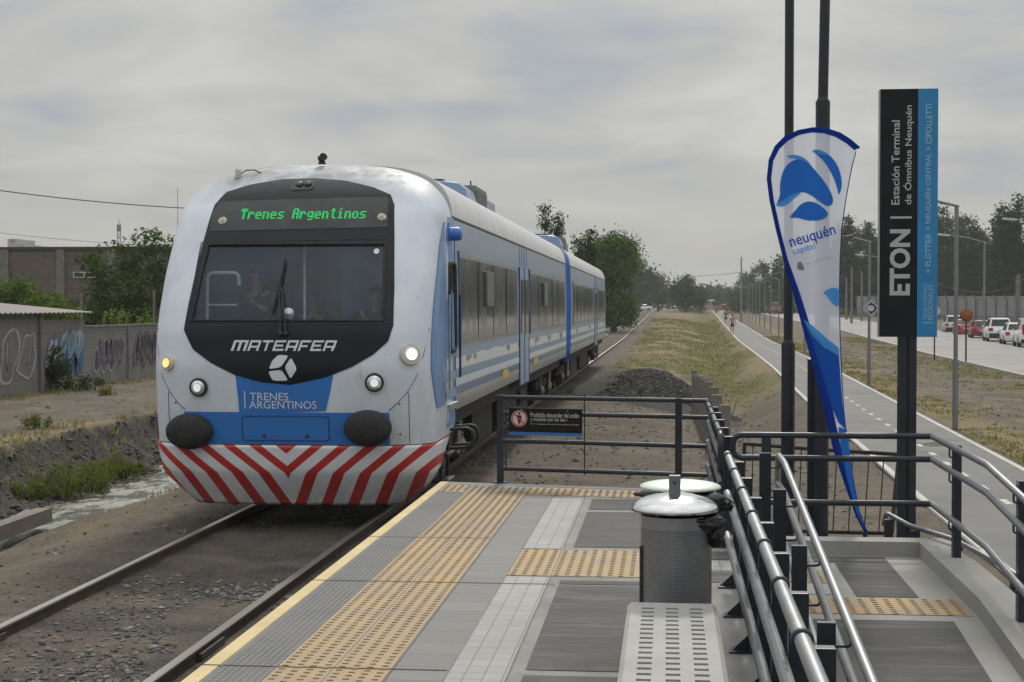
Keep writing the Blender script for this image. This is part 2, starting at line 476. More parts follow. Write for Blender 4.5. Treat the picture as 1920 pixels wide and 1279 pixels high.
struct(strip('road', RL, RRt, ysr, M_ROAD, .03))
M_KERB = mat('kerb_concrete', (.30, .29, .27), .85, var=.15, scale=2, bump=.2)
struct(strip('kerb', lambda y: RL(y) - .25, lambda y: RL(y), ysr, M_KERB, .10, thick=.2))
# cross road at the level crossing
mb = MB(); mb.add([(-120, 362, 1.66), (140, 362, 1.66), (140, 372, 1.66), (-120, 372, 1.66), (-120, 362, 1.4), (140, 362, 1.4)], [(0, 1, 2, 3), (0, 4, 5, 1)])
struct(mb.build('cross_road', M_ROAD))
# far road stretch seen bright behind the lamps
# water in the ditch
t = NT('ditch_water')
foam = t.step(t.noise(1.3, 7, .75, stretch=(1.4, .8, 1)), .44, .56)
c = t.mix(foam, (.05, .05, .035), t.ramp(t.noise(7, 5, .8), [(.35, (.10, .105, .065)), (.6, (.27, .275, .235))]))
t.bsdf(c, t.math('ADD', t.math('MULTIPLY', foam, .5), .08), bump=t.noise(9, 5, .7), bstr=.6, bdist=.03); M_WATER = t.mat
mb = MB()
mb.add([(-11.4, 14, -.945), (-9.3, 14, -.945), (-9.3, 110, -.945), (-11.4, 110, -.945)], [(0, 1, 2, 3)])
struct(mb.build('water', M_WATER))

# ---------------------------------------------------------------- rails
t = NT('rail_steel')
X_, Y_, Z_ = t.xyz()
rn = t.noise(6, 5, .7)
side = t.ramp(rn, [(.3, (.035, .026, .02)), (.7, (.085, .062, .045))])
top = t.math('GREATER_THAN', Z_, 0.092)
t.bsdf(t.mix(top, side, (.34, .32, .30)), t.math('SUBTRACT', .8, t.math('MULTIPLY', top, .48)), t.math('MULTIPLY', top, .8), rn, .3); M_RAIL = t.mat
t.mat.name = 'rail_steel'
track = thing('railway_track', None, None); struct(track)
for sx in (-1, 1):
    mb = MB(); vs = []; ysx = [-5, 5, 15, 30, 60, 100, 120, 150, 200, 260, 320, 372, 420, 600]
    pr = [(-.07, -.05), (-.07, -.025), (-.012, -.01), (-.012, .065), (-.036, .075), (-.036, .098), (-.03, .104), (.03, .104), (.036, .098), (.036, .075), (.012, .065), (.012, -.01), (.07, -.025), (.07, -.05)]
    for y in ysx:
        for a, b in pr: vs.append((TC + sx * .874 + a, y, b + float(rise(y))))
    n = len(pr); fs = [(i * n + k, i * n + (k + 1) % n, (i + 1) * n + (k + 1) % n, (i + 1) * n + k) for i in range(len(ysx) - 1) for k in range(n)]
    mb.add(vs, fs); o = mb.build('rail', M_RAIL, track)
    j = MB()
    for y in (11.2, 23.2, 35.2): j.bx(TC + sx * .874 - .055, TC + sx * .874 + .055, y, y + .6, .0, .055)
    j.build('fishplate', mat('rusty_plate', (.06, .045, .035), .8), o)

# ballast stones, one loose mass
def stones(name, spots, mt):
    rnd = random.Random(5); mb = MB()
    for (x, y, z, s) in spots:
        a, b, c_ = [s * rnd.uniform(.6, 1.25) for _ in range(3)]
        r = rnd.uniform(0, 6.3); ca, sa = math.cos(r), math.sin(r); vs = []
        for (px, py, pz) in ((1, 0, 0), (.3, .9, .1), (-.8, .5, -.1), (-.7, -.6, .1), (.4, -.9, 0), (.1, .1, .8), (-.1, 0, -.5)):
            px *= a * rnd.uniform(.8, 1.2); py *= b; pz *= c_ * .7
            vs.append((x + px * ca - py * sa, y + px * sa + py * ca, z + pz))
        mb.add(vs, [(0, 1, 5), (1, 2, 5), (2, 3, 5), (3, 4, 5), (4, 0, 5), (1, 0, 6), (2, 1, 6), (3, 2, 6), (4, 3, 6), (0, 4, 6)], rnd.choice((0, 0, 1, 2)))
    return mb.build(name, mt, fix=False)
rnd = random.Random(11); sp = []
for _ in range(14000):
    y = 6 + 28 * rnd.random() ** 1.4; x = TC + rnd.gauss(0, .9)
    if rnd.random() < .6: x = TC + .874 + rnd.choice((rnd.gauss(.35, .25), rnd.gauss(-.38, .3)))
    if abs(abs(x - TC) - .874) < .06 or x > -2.6: continue
    if fbm([x * .9], [y * .5], 77)[0] < .53: continue
    sp.append((x, y, gz1(x, y) + .006, rnd.uniform(.012, .036)))
sp2 = []
for _ in range(3200):
    y = 22 + 45 * rnd.random() ** 1.4; x = -12.5 + 1.9 * rnd.random() - float((fbm([y * .35], [2.0], 8)[0] - .5) * .84)
    sp2.append((x, y, gz1(x, y) + .01, rnd.uniform(.025, .07) * (1 if rnd.random() < .9 else 1.8)))
M_ST = [mat('stone_grey', (.10, .10, .098), .9, var=.4, scale=9), mat('stone_dark', (.05, .05, .048), .9, var=.4, scale=9), mat('stone_pale', (.19, .18, .168), .9, var=.3, scale=9)]
tag(stones('rubble', sp2, [mat('bank_rubble', (.06, .055, .048), .95, var=.5, scale=3), mat('bank_rubble_dark', (.045, .042, .038), .95, var=.5, scale=3), mat('bank_rubble_pale', (.11, .10, .09), .95, var=.4, scale=3)]), 'dark rubble and earth lumps on the steep ditch bank', 'rubble', kind='stuff')
tag(stones('gravel', sp, M_ST), 'loose grey ballast stones between and beside the rails', 'gravel', kind='stuff')
sp = []
for _ in range(2600):
    u = rnd.random()
    if u < .4: x, y = rnd.uniform(-2.4, 2.6), rnd.uniform(18.5, 45)
    elif u < .7: x, y = rnd.uniform(-18, -5.5), 14 + 40 * rnd.random()
    else:
        y = rnd.uniform(20, 90); x = PATH_K * y + rnd.uniform(5.1, 10)
    sp.append((x, y, gz1(x, y) + .008, rnd.uniform(.015, .05) * (1 + .8 * (rnd.random() < .1))))
tag(stones('gravel', sp, M_ST), 'scattered small stones on the bare earth around the station', 'gravel', kind='stuff')

# ---------------------------------------------------------------- platform
M_CONC = mat('pale_concrete', (.20, .197, .19), .85, var=.2, scale=1.6, bump=.12, bscale=60, dirt=.5, dcol=(.13, .125, .12))
M_PSIDE = mat('platform_side', (.12, .115, .105), .9, var=.3, scale=2, bump=.3)
def tile_mat(name, c1, c2, cm, w_, h_, mortar=.006, off=0.0, rough=.8, bumpy=.2, extra=None, shift=(0, 0, 0)):
    t = NT(name)
    mp = t.n('ShaderNodeMapping', {'Vector': t.tc()}); mp.inputs['Location'].default_value = shift
    b = t.n('ShaderNodeTexBrick', {'Vector': mp.outputs[0], 'Color1': c1, 'Color2': c2, 'Mortar': cm, 'Scale': 1.0, 'Mortar Size': mortar, 'Mortar Smooth': .1, 'Bias': 0.0, 'Brick Width': w_, 'Row Height': h_})
    b.offset = off; b.squash = 1.0; b.offset_frequency = 2
    n = t.noise(2.2, 5, .6); n2 = t.noise(45, 4, .7); n3 = t.noise(.7, 6, .7); n4 = t.noise(9, 6, .75)
    c = t.mix(t.math('MULTIPLY', t.step(n, .3, .75), .30), b.outputs[0], (.20, .19, .175))
    c = t.mix(t.math('MULTIPLY', t.step(n3, .48, .72), .38), c, (.15, .142, .13))
    c = t.mix(t.math('MULTIPLY', t.step(n4, .60, .70), .35), c, (.26, .25, .235))
    c = t.mix(t.math('MULTIPLY', t.step(n2, .55, .75), .18), c, (.07, .07, .07))
    hgt = t.math('SUBTRACT', t.math('MULTIPLY', n2, .15), b.outputs['Fac'])
    t.bsdf(c, rough, bump=hgt, bstr=bumpy, bdist=.006)
    return t.mat
T = .32
M_YEL = tile_mat('tactile_paving', (.40, .262, .10), (.33, .24, .145), (.33, .31, .28), T, T, .006, shift=(2.15, 0, 0))
M_YEL2 = tile_mat('tactile_paving_cross', (.40, .262, .10), (.33, .24, .145), (.33, .31, .28), T, T, .005, shift=(1.2, .0, 0))
M_BAR = mat('tactile_bar', (.21, .15, .09), .85, var=.3, scale=3)  # brown deepened so the bars' shaded sides are painted into their colour
M_EDGE = mat('yellow_edge_paint', (.50, .395, .20), .75, var=.12, scale=2, dirt=.35, dcol=(.3, .24, .14))
M_GRID = tile_mat('grooved_edge_tile', (.135, .14, .142), (.115, .12, .122), (.05, .052, .055), .0385, .06, .007, bumpy=.5, shift=(2.46, 0, 0))
M_SLAB = tile_mat('paving_slab', (.178, .178, .175), (.138, .138, .137), (.068, .075, .075), T, T, .006, shift=(1.5, .05, 0))
M_LITE = tile_mat('pale_guide_tile', (.335, .33, .316), (.30, .296, .286), (.14, .155, .15), .107, .16, .004, shift=(1.2, 0, 0))
t = NT('brushed_concrete')
st = t.noise(3.0, 6, .7, stretch=(.35, 5, 1)); st2 = t.noise(7, 3, .6, stretch=(.12, 9, 1)); b0 = t.noise(.8, 4, .6)
c = t.ramp(st, [(.28, (.042, .042, .041)), (.55, (.066, .065, .064)), (.78, (.14, .138, .134))])
c = t.mix(t.math('MULTIPLY', t.step(b0, .42, .7), .4), c, (.10, .099, .097))
c = t.mix(t.math('MULTIPLY', t.step(t.noise(2.5, 7, .75), .56, .72), .45), c, (.15, .147, .14))
c = t.mix(t.math('MULTIPLY', t.step(t.noise(1.7, 6, .7), .42, .28), .45), c, (.05, .05, .049))
X_, Y_, Z_ = t.xyz()
rib = t.math('SINE', t.math('MULTIPLY', Y_, 160.0))
t.bsdf(c, .88, bump=t.math('ADD', t.math('MULTIPLY', rib, .3), st2), bstr=.35, bdist=.006); M_RIB = t.mat
def endY(x): return 17.80 - (x + 2.57) * 0.20            # the platform end is a little askew
EX = .50
platform = MB()
vs = [(-2.57, -3), (EX, -3), (EX, endY(EX)), (-2.57, endY(-2.57))]
platform.add([(x, y, .60) for x, y in vs] + [(x + (.18 if x < -2 else 0), y - (.12 if y > 0 else 0), .0 if y > 0 else 0) for x, y in vs], [(0, 1, 2, 3)], 0)
# slab lip and recessed foot
lip = [(-2.57, -3), (EX, -3), (EX, endY(EX)), (-2.57, endY(-2.57))]
platform.v = []; platform.f = []; platform.m = []; platform.s = []
platform.prism([(x, y, .60) for x, y in lip], (0, 0, -.14), 0)
platform.bx(-2.40, EX - .02, -3, 17.0, -.6, .46, 1)
PLT = struct(platform.build('platform', [M_CONC, M_PSIDE], bevel=0))
def sheet(name, x0, x1, y0, y1, m, z=.604, skew=False, parent=PLT):
    y1a, y1b = (y1, y1) if not skew else (endY(x0) - y1, endY(x1) - y1)
    y0a, y0b = (y0, y0) if not skew or y0 < 15 else (endY(x0) - (18 - y0), endY(x1) - (18 - y0))
    mb = MB(); mb.add([(x0, y0a, z), (x1, y0b, z), (x1, y1b, z), (x0, y1a, z)], [(0, 1, 2, 3)])
    return mb.build(name, m, parent)
mb = MB()
mb.bx(-2.574, -2.48, -3, 17.74, .585, .605); mb.build('edge_stripe', M_EDGE, PLT)
sheet('grooved_strip', -2.46, -2.165, -3, 1.02, M_GRID, skew=True)
sheet('tactile_strip', -2.15, -1.515, -3, .62, M_YEL, skew=True)
sheet('slab_strip', -1.50, -1.195, -3, 1.02, M_SLAB, skew=True)
for a, b in ((-3, 11.55), (12.90, 16.35)): sheet('guide_strip', -1.185, -.865, a, b, M_LITE)
def skew_quad(name, x0, x1, a0, a1, m, z=.604):
    mb = MB(); mb.add([(x0, endY(x0) - a1, z), (x1, endY(x1) - a1, z), (x1, endY(x1) - a0, z), (x0, endY(x0) - a0, z)], [(0, 1, 2, 3)]); return mb.build(name, m, PLT)
skew_quad('tactile_strip', -2.46, -2.16, .30, .98, M_YEL); skew_quad('tactile_strip', -1.505, .30, .30, .94, M_YEL2)
for a, b in ((-3, 5.3), (5.45, 8.45), (8.58, 11.22), (11.27, 11.42), (13.02, 15.28), (15.45, 16.3)): sheet('brushed_slab', -.775, .215, a, b, M_RIB)
sheet('tactile_strip', -1.185, .10, 11.60, 12.86, M_YEL2)
sheet('guide_strip', .13, .49, 11.95, 12.40, M_LITE)
sheet('brushed_slab', .22, .49, 12.48, 12.9, M_RIB); sheet('brushed_slab', .22, .49, 11.45, 11.88, M_RIB)
M_JOINT = mat('joint_dirt', (.05, .048, .044), .95)
for yj, x1_ in ((11.24, -.80), (13.42, -1.52), (8.51, -1.2), (5.4, -.8)): sheet('joint', -2.575, x1_, yj - .008, yj + .008, M_JOINT, z=.6075)
for xj in (-1.8325, -1.5075, -2.158, -1.19, -.86): sheet('joint', xj - .004, xj + .004, -3, 16.9, mat('joint_grey', (.20, .195, .185), .95), z=.6062)
# raised bars of the tactile tiles
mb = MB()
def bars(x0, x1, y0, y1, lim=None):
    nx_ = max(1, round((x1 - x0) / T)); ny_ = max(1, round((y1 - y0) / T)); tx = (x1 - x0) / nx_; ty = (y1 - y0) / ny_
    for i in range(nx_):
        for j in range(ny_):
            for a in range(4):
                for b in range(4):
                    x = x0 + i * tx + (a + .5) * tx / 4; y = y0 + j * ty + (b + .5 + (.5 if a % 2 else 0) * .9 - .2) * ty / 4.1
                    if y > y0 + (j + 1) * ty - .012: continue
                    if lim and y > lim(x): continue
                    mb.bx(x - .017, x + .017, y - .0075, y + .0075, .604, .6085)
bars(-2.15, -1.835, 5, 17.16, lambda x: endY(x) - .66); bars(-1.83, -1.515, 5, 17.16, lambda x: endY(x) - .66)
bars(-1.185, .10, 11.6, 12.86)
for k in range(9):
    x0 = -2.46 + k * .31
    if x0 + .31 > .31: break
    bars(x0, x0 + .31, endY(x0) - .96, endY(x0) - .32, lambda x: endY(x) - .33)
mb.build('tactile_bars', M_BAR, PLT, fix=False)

# ---------------------------------------------------------------- ramp
M_RCONC = mat('ramp_concrete', (.27, .265, .25), .85, var=.1, scale=1.5, bump=.12, bscale=50, dirt=.2, dcol=(.15, .145, .14))
RS = .085
def rz(y): return .60 if y >= 10.35 else .60 - RS * (10.35 - y)
rp = MB()
prof = [(12.78, .60), (10.35, .60), (3.0, rz(3.0))]
vs = []
for y, z in prof: vs += [(EX, y, z), (2.0, y, z), (EX, y, -.3), (2.0, y, -.3)]
rp.add(vs, [(0, 1, 5, 4), (4, 5, 9, 8), (0, 2, 3, 1)], 0)
ks = []
for y, z in prof + []: ks.append((y, z))
def kerb_run(x0, x1, pts, h):
    vs = []
    for y, z in pts: vs += [(x0, y, z - .7), (x0, y, z + h), (x1, y, z + h), (x1, y, z - .7)]
    fs = [(i * 4 + k, i * 4 + (k + 1) % 4, i * 4 + 4 + (k + 1) % 4, i * 4 + 4 + k) for i in range(len(pts) - 1) for k in range(4)]
    n = (len(pts) - 1) * 4
    rp.add(vs, fs + [(0, 1, 2, 3), (n, n + 3, n + 2, n + 1)], 0)
kerb_run(2.0, 2.27, [(13.02, .60), (10.35, .60), (3.0, rz(3.0))], .12)
rp.bx(EX, 1.998, 12.78, 13.02, -.1, .72)
RAMP = struct(rp.build('ramp', M_RCONC))
def rsheet(name, x0, x1, y0, y1, m, dz=.004):
    mb = MB(); mb.add([(x0, y0, rz(y0) + dz), (x1, y0, rz(y0) + dz), (x1, y1, rz(y1) + dz), (x0, y1, rz(y1) + dz)], [(0, 1, 2, 3)]); return mb.build(name, m, RAMP)
rsheet('tactile_strip', .56, 1.15, 11.50, 12.05, M_YEL2); rsheet('guide_strip', .56, 1.18, 11.05, 11.46, M_LITE)
rsheet('brushed_slab', 1.30, 1.72, 10.98, 12.4, M_RIB); rsheet('brushed_slab', .54, 1.72, 12.45, 12.72, M_RIB)
rsheet('tactile_strip', .56, 1.96, 10.36, 10.92, M_YEL2)
rsheet('brushed_slab', .56, 1.82, 3.0, 10.22, M_RIB)
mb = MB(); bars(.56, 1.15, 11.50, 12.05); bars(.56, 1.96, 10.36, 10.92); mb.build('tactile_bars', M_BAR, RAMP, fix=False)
# ---------------------------------------------------------------- train
TRAIN = thing('train', 'white and blue two-car train with red chevron stripes and a black windscreen mask', 'train', None, (TC, 17.4, 0))
TO = Vector((TC, 17.4, 0))
YB = 19.75                                   # where the moulded cab meets the car side
YFZ = [.30, .50, .72, 1.03, 1.40, 1.90, 2.30, 2.60, 3.0, 3.4, 3.7, 3.95, 4.12, 4.25, 4.34, 4.40]
YFY = [17.92, 17.78, 17.62, 17.55, 17.50, 17.45, 17.50, 17.62, 17.84, 18.10, 18.32, 18.56, 18.78, 19.02, 19.30, 19.74]
def yf(z):
    return (np.interp(z - .05, YFZ, YFY) + np.interp(z, YFZ, YFY) * 2 + np.interp(z + .05, YFZ, YFY)) / 4
def hw(z, n=2.7):
    if z > 3.55:
        q = min((z - 3.55) / .85, 1); return 1.605 * max(1 - q ** n, 0) ** (1 / n)
    return float(np.interp(z, [.30, .42, .55, .68, 1.03, 1.5, 3.0, 3.55], [1.20, 1.36, 1.50, 1.585, 1.62, 1.63, 1.625, 1.605]))
DD, NN = .60, 5.2
def hwn(z): return hw(z) * 1.02
def nose_y(x, z):
    w_ = max(hwn(z), 1e-3); y0 = float(yf(z)); d = max(min(DD, YB - y0), 0)
    q = min(abs(x) / w_, 1.0)
    return y0 + d * (1 - max(1 - q ** NN, 0) ** .5)
def nosexz(px, py):
    Y = 17.7
    for _ in range(12):
        p = P(px, py, Y); x = p.x - TC; z = p.z; Y = nose_y(x, min(z, 4.38))
    return (x, z)
def on_nose(off=.006):
    return lambda x, z: (x + TC, nose_y(x, z) - off, z)
def on_nose_local(off=.006): 
    return lambda x, z: (x, nose_y(x, z) - off - 17.4, z)
def NP(mb): return mb
def rel(v): return Vector(v) - TO

def paint(name, col, rough=.35, var=.06, dirt=.25, dcol=(.25, .24, .22), coat=.3, scale=1.2):
    t = NT(name)
    n = t.noise(scale, 5, .6); lo = tuple(c * (1 - var) for c in col); hi = tuple(min(c * (1 + var), 1) for c in col)
    c = t.ramp(n, [(.3, lo), (.7, hi)])
    d = t.noise(2.1, 8, .72, stretch=(1, 1, .45)); s = t.noise(9, 6, .8)
    c = t.mix(t.math('MULTIPLY', t.step(d, .52, .78), dirt), c, dcol)
    c = t.mix(t.math('MULTIPLY', t.step(s, .66, .70), dirt * 1.6, True), c, tuple(x * .4 for x in dcol))
    t.bsdf(c, t.math('ADD', t.math('MULTIPLY', d, .25), rough - .1), Coat_Weight=coat, Coat_Roughness=.15)
    return t.mat
M_WHITE = paint('white_train_paint', (.70, .745, .82), .38, dirt=.22)
# front shell gets grime at the roof line, as in the photo: a shape of its own
t = NT('cab_shell_paint')
X_, Y_, Z_ = t.xyz()
n = t.noise(1.2, 5, .6); c = t.ramp(n, [(.3, (.56, .62, .71)), (.7, (.65, .705, .79))])
d = t.noise(2.0, 8, .72, stretch=(1, 1, .4)); s = t.noise(11, 7, .8)
roofd = t.math('MULTIPLY', t.step(Z_, 3.8, 4.2), t.math('ADD', .35, t.math('MULTIPLY', .65, t.step(t.noise(2.6, 9, .78), .32, .56))))
c = t.mix(t.math('MULTIPLY', roofd, .85), c, (.17, .17, .172))
c = t.mix(t.math('MULTIPLY', t.step(d, .48, .76), .32), c, (.30, .30, .305))
lowd = t.math('MULTIPLY', t.step(Z_, 1.9, 1.1), t.step(t.noise(2.6, 7, .75, stretch=(1, 1, .35)), .42, .7)); c = t.mix(t.math('MULTIPLY', lowd, .4), c, (.24, .22, .20))
lines = t.noise(5.5, 9, .8, stretch=(1, 1, .22)); c = t.mix(t.math('MULTIPLY', t.step(lines, .60, .66), .35), c, (.22, .21, .20))
c = t.mix(t.math('MULTIPLY', t.step(s, .67, .71), .5), c, (.10, .10, .10))
t.bsdf(c, t.math('ADD', t.math('ADD', t.math('MULTIPLY', d, .3), .22), t.math('MULTIPLY', roofd, .3)), Coat_Weight=t.math('SUBTRACT', .2, t.math('MULTIPLY', roofd, .2)), Coat_Roughness=.15); M_SHELL = t.mat
M_BLUE = paint('blue_train_paint', (.026, .165, .52), .42, dirt=.18, dcol=(.02, .06, .16))
M_LBLUE = paint('light_blue_paint', (.24, .36, .56), .35, dirt=.3, dcol=(.22, .26, .33))
t = NT('black_mask')
d = t.noise(1.8, 7, .7, stretch=(1, 1, .5)); X_, Y_, Z_ = t.xyz()
c = t.ramp(d, [(.3, (.005, .008, .014)), (.75, (.014, .019, .028))])
dust = t.math('MULTIPLY', t.step(Z_, 3.92, 4.15), t.step(t.noise(2.4, 6, .7), .3, .62)); c = t.mix(t.math('MULTIPLY', dust, .6), c, (.075, .075, .08))
t.bsdf(c, t.math('ADD', t.math('MULTIPLY', d, .3), .18), Specular_IOR_Level=.22); M_MASK = t.mat
M_RUB = mat('black_rubber', (.016, .016, .017), .75, var=.4, scale=6, bump=.4, bscale=12, dirt=.35, dcol=(.05, .046, .042))
M_BLK = mat('black_steel', (.022, .022, .023), .6, var=.4, scale=5, dirt=.4, dcol=(.07, .06, .05))
M_CHROME = mat('chrome', (.75, .76, .78), .12, 1.0, var=.08)
M_ALU = mat('brushed_metal', (.42, .43, .45), .38, .9, var=.15, scale=6)
M_LETTER = mat('white_lettering', (.62, .65, .70), .5, var=.05)
M_SEAM = mat('dark_seam', (.03, .035, .045), .8)

def nose_rows(zs): return zs
def make_nose(name, zs, mats, ybz, matfn=None, hole=None):
    cols = []                                # (kind, value): side points then front points
    ns = 7
    A = [math.sin(a) for a in np.linspace(-math.pi / 2, math.pi / 2, 61)]
    A = [math.copysign(abs(a) ** .72, a) for a in A]
    vs = []; nc = len(A) + 2 * ns
    for z in zs:
        w_ = hwn(z); wr = hw(z); y0 = float(yf(z)); d = max(min(DD, ybz(z) - y0), 0.0); yb = max(ybz(z), y0 + d)
        row = []
        for k in range(ns): row.append((-(wr + (w_ - wr) * k / ns), yb + (y0 + d - yb) * k / ns))
        for a in A: row.append((a * w_, y0 + d * (1 - max(1 - abs(a) ** NN, 0) ** .5)))
        for k in range(ns): row.append((w_ + (wr - w_) * (k + 1) / ns, y0 + d + (yb - y0 - d) * (k + 1) / ns))
        vs += [(x, y - 17.4, z) for x, y in row]
    fs = [(i * nc + k, i * nc + k + 1, (i + 1) * nc + k + 1, (i + 1) * nc + k) for i in range(len(zs) - 1) for k in range(nc - 1)]
    bm = bmesh.new(); vv = [bm.verts.new(v) for v in vs]
    for f in fs: bm.faces.new([vv[i] for i in f])
    if hole:
        for i in range(len(hole)):
            a = Vector((hole[i][0], 0, hole[i][1])); b = Vector((hole[(i + 1) % len(hole)][0], 0, hole[(i + 1) % len(hole)][1]))
            no = (b - a).cross(Vector((0, 1, 0))).normalized()
            bmesh.ops.bisect_plane(bm, geom=bm.verts[:] + bm.edges[:] + bm.faces[:], plane_co=a, plane_no=no, dist=1e-5)
        kill = [f for f in bm.faces if inside((f.calc_center_median().x, f.calc_center_median().z), hole) and f.calc_center_median().y < 1.2]
        bmesh.ops.delete(bm, geom=kill, context='FACES')
    bmesh.ops.remove_doubles(bm, verts=bm.verts, dist=1e-5)
    bmesh.ops.recalc_face_normals(bm, faces=bm.faces)
    me = bpy.data.meshes.new(name); bm.to_mesh(me); bm.free()
    for m in mats: me.materials.append(m)
    me.polygons.foreach_set('use_smooth', [True] * len(me.polygons))
    o = bpy.data.objects.new(name, me); C.objects.link(o); o.parent = TRAIN
    return o
def inside(p, poly):
    c = False; n = len(poly)
    for i in range(n):
        a, b = poly[i], poly[(i + 1) % n]
        if (a[1] > p[1]) != (b[1] > p[1]) and p[0] < (b[0] - a[0]) * (p[1] - a[1]) / (b[1] - a[1]) + a[0]: c = not c
    return c
def decal(name, pts, m, parent=TRAIN, off=.006, step=.07, hole=None, thick=0):
    bm = bmesh.new(); vv = [bm.verts.new((p[0], p[1], 0)) for p in pts]; bm.faces.new(vv)
    def cut(co, no): bmesh.ops.bisect_plane(bm, geom=bm.verts[:] + bm.edges[:] + bm.faces[:], plane_co=co, plane_no=no, dist=1e-6)
    if hole:
        for i in range(len(hole)):
            a = Vector((*hole[i], 0)); b = Vector((*hole[(i + 1) % len(hole)], 0)); d = b - a
            cut(a, Vector((d.y, -d.x, 0)).normalized())
    xs = [p[0] for p in pts]; zs = [p[1] for p in pts]
    k = math.ceil(min(xs) / step) * step
    while k < max(xs): cut((k, 0, 0), (1, 0, 0)); k += step
    k = math.ceil(min(zs) / step) * step
    while k < max(zs): cut((0, k, 0), (0, 1, 0)); k += step
    if hole:
        kill = [f for f in bm.faces if inside(f.calc_center_median().xy, hole)]
        bmesh.ops.delete(bm, geom=kill, context='FACES')
    fn = on_nose_local(off)
    for v in bm.verts: v.co = fn(v.co.x, v.co.y)
    bmesh.ops.recalc_face_normals(bm, faces=bm.faces)
    me = bpy.data.meshes.new(name); bm.to_mesh(me); bm.free(); me.materials.append(m)
    me.polygons.foreach_set('use_smooth', [True] * len(me.polygons))
    o = bpy.data.objects.new(name, me); C.objects.link(o); o.parent = parent
    return o
def tdecal(name, s, x0, x1, z0, z1, m, parent=TRAIN, off=.01, **k):
    v, f = text_poly(s, x1 - x0, z1 - z0, **k)
    vs, fs = bent_grid([(x0 + a, z0 + b) for a, b in v], f, .12, on_nose_local(off))
    return MB().add(vs, fs).build(name, m, parent)

# windscreen opening, made symmetric
WB, WTt, WZ0, WZ1 = 1.115, 1.055, 2.44, 3.33
HOLE = [(-WB, WZ0), (WB, WZ0), (WTt, WZ1), (-WTt, WZ1)]
zs = list(np.linspace(1.03, 3.5, 36)) + list(3.55 + .85 * np.sin(np.linspace(0, math.pi / 2, 22)))
zs[-1] = 4.398
SHELL = make_nose('cab_shell', zs, [M_SHELL], lambda z: YB, hole=HOLE)
# skirt with its chevrons
t = NT('chevron_paint')
X_, Y_, Z_ = t.xyz()
ax = t.math('ABSOLUTE', X_)
up = t.math('MULTIPLY', t.math('MAXIMUM', t.math('SUBTRACT', 1.03, t.math('MAXIMUM', Z_, .70)), 0.0), 1.22)
lowz = t.math('MULTIPLY', t.math('MAXIMUM', t.math('SUBTRACT', .70, Z_), 0.0), .50)
tt = t.math('ADD', ax, t.math('ADD', up, lowz))
fr = t.math('MODULO', t.math('ADD', tt, .31 * 20 + .005), .31)
red = t.math('LESS_THAN', fr, .135)
wear = t.noise(5, 8, .75); red = t.math('MULTIPLY', red, t.step(wear, .22, .30))
d = t.noise(2.4, 7, .7); s = t.noise(12, 7, .8)
c = t.mix(red, t.ramp(d, [(.3, (.62, .65, .70)), (.7, (.74, .77, .82))]), t.ramp(d, [(.3, (.40, .024, .022)), (.7, (.52, .035, .03))]))
low = t.math('MULTIPLY', t.step(Z_, .60, .33), t.step(t.noise(6, 7, .75), .35, .65))
c = t.mix(t.math('MULTIPLY', low, .55), c, (.13, .115, .10))
c = t.mix(t.math('MULTIPLY', t.step(s, .62, .70), .55), c, (.10, .09, .08))
t.bsdf(c, t.math('ADD', t.math('MULTIPLY', d, .3), .32), Coat_Weight=.15); M_CHEV = t.mat
zs2 = list(np.linspace(.31, 1.022, 20))
sk = make_nose('skirt', zs2, [M_CHEV], lambda z: np.interp(z, [.3, .5, .7, .85, 1.03], [18.25, 18.35, 18.75, 19.0, 19.35]))
sk.modifiers.new('s', 'SOLIDIFY').thickness = -.02
# dark lip between shell and skirt
MB().tube([(x, nose_y(x, 1.027) - 17.4 + .004, 1.027) for x in np.linspace(-1.58, 1.58, 60)], .007, 6).build('seam', M_SEAM, TRAIN)

for sg in (1, -1):
    pp = [(1.60, 2.35), (1.55, 2.05), (1.48, 1.80), (1.38, 1.62), (1.25, 1.48), (1.18, 1.42)]
    MB().tube([on_nose_local(.002)(sg * a, b) for a, b in pp], .0045, 5).build('seam', M_SEAM, SHELL)
    MB().tube([on_nose_local(.002)(sg * 1.40, b) for b in (1.62, 1.4, 1.2, 1.04)], .004, 5).build('seam', M_SEAM, SHELL)
    for z in (1.15, 1.5):
        p = on_nose_local(.003)(sg * 1.30, z); MB().lathe([(.012, 0), (.01, .006), (0, .008)], p, 8, rot=(math.pi / 2, 0, 0)).build('bolt', M_SEAM, SHELL)
# black mask
mk = [nosexz(*p) for p in [(345, 618), (356, 560), (372, 490), (388, 430), (403, 384), (425, 360), (470, 346), (530, 336), (590, 334), (650, 339), (700, 351), (733, 365), (740, 385), (740, 450), (740, 540), (738, 610), (728, 640), (700, 665), (660, 688), (610, 708), (545, 722), (490, 717), (440, 703), (395, 680), (362, 655)]]
mkr = [(-x, z) for x, z in reversed(mk)]
MASK = decal('front_mask', mk, M_MASK, off=.008, step=.06, hole=HOLE)
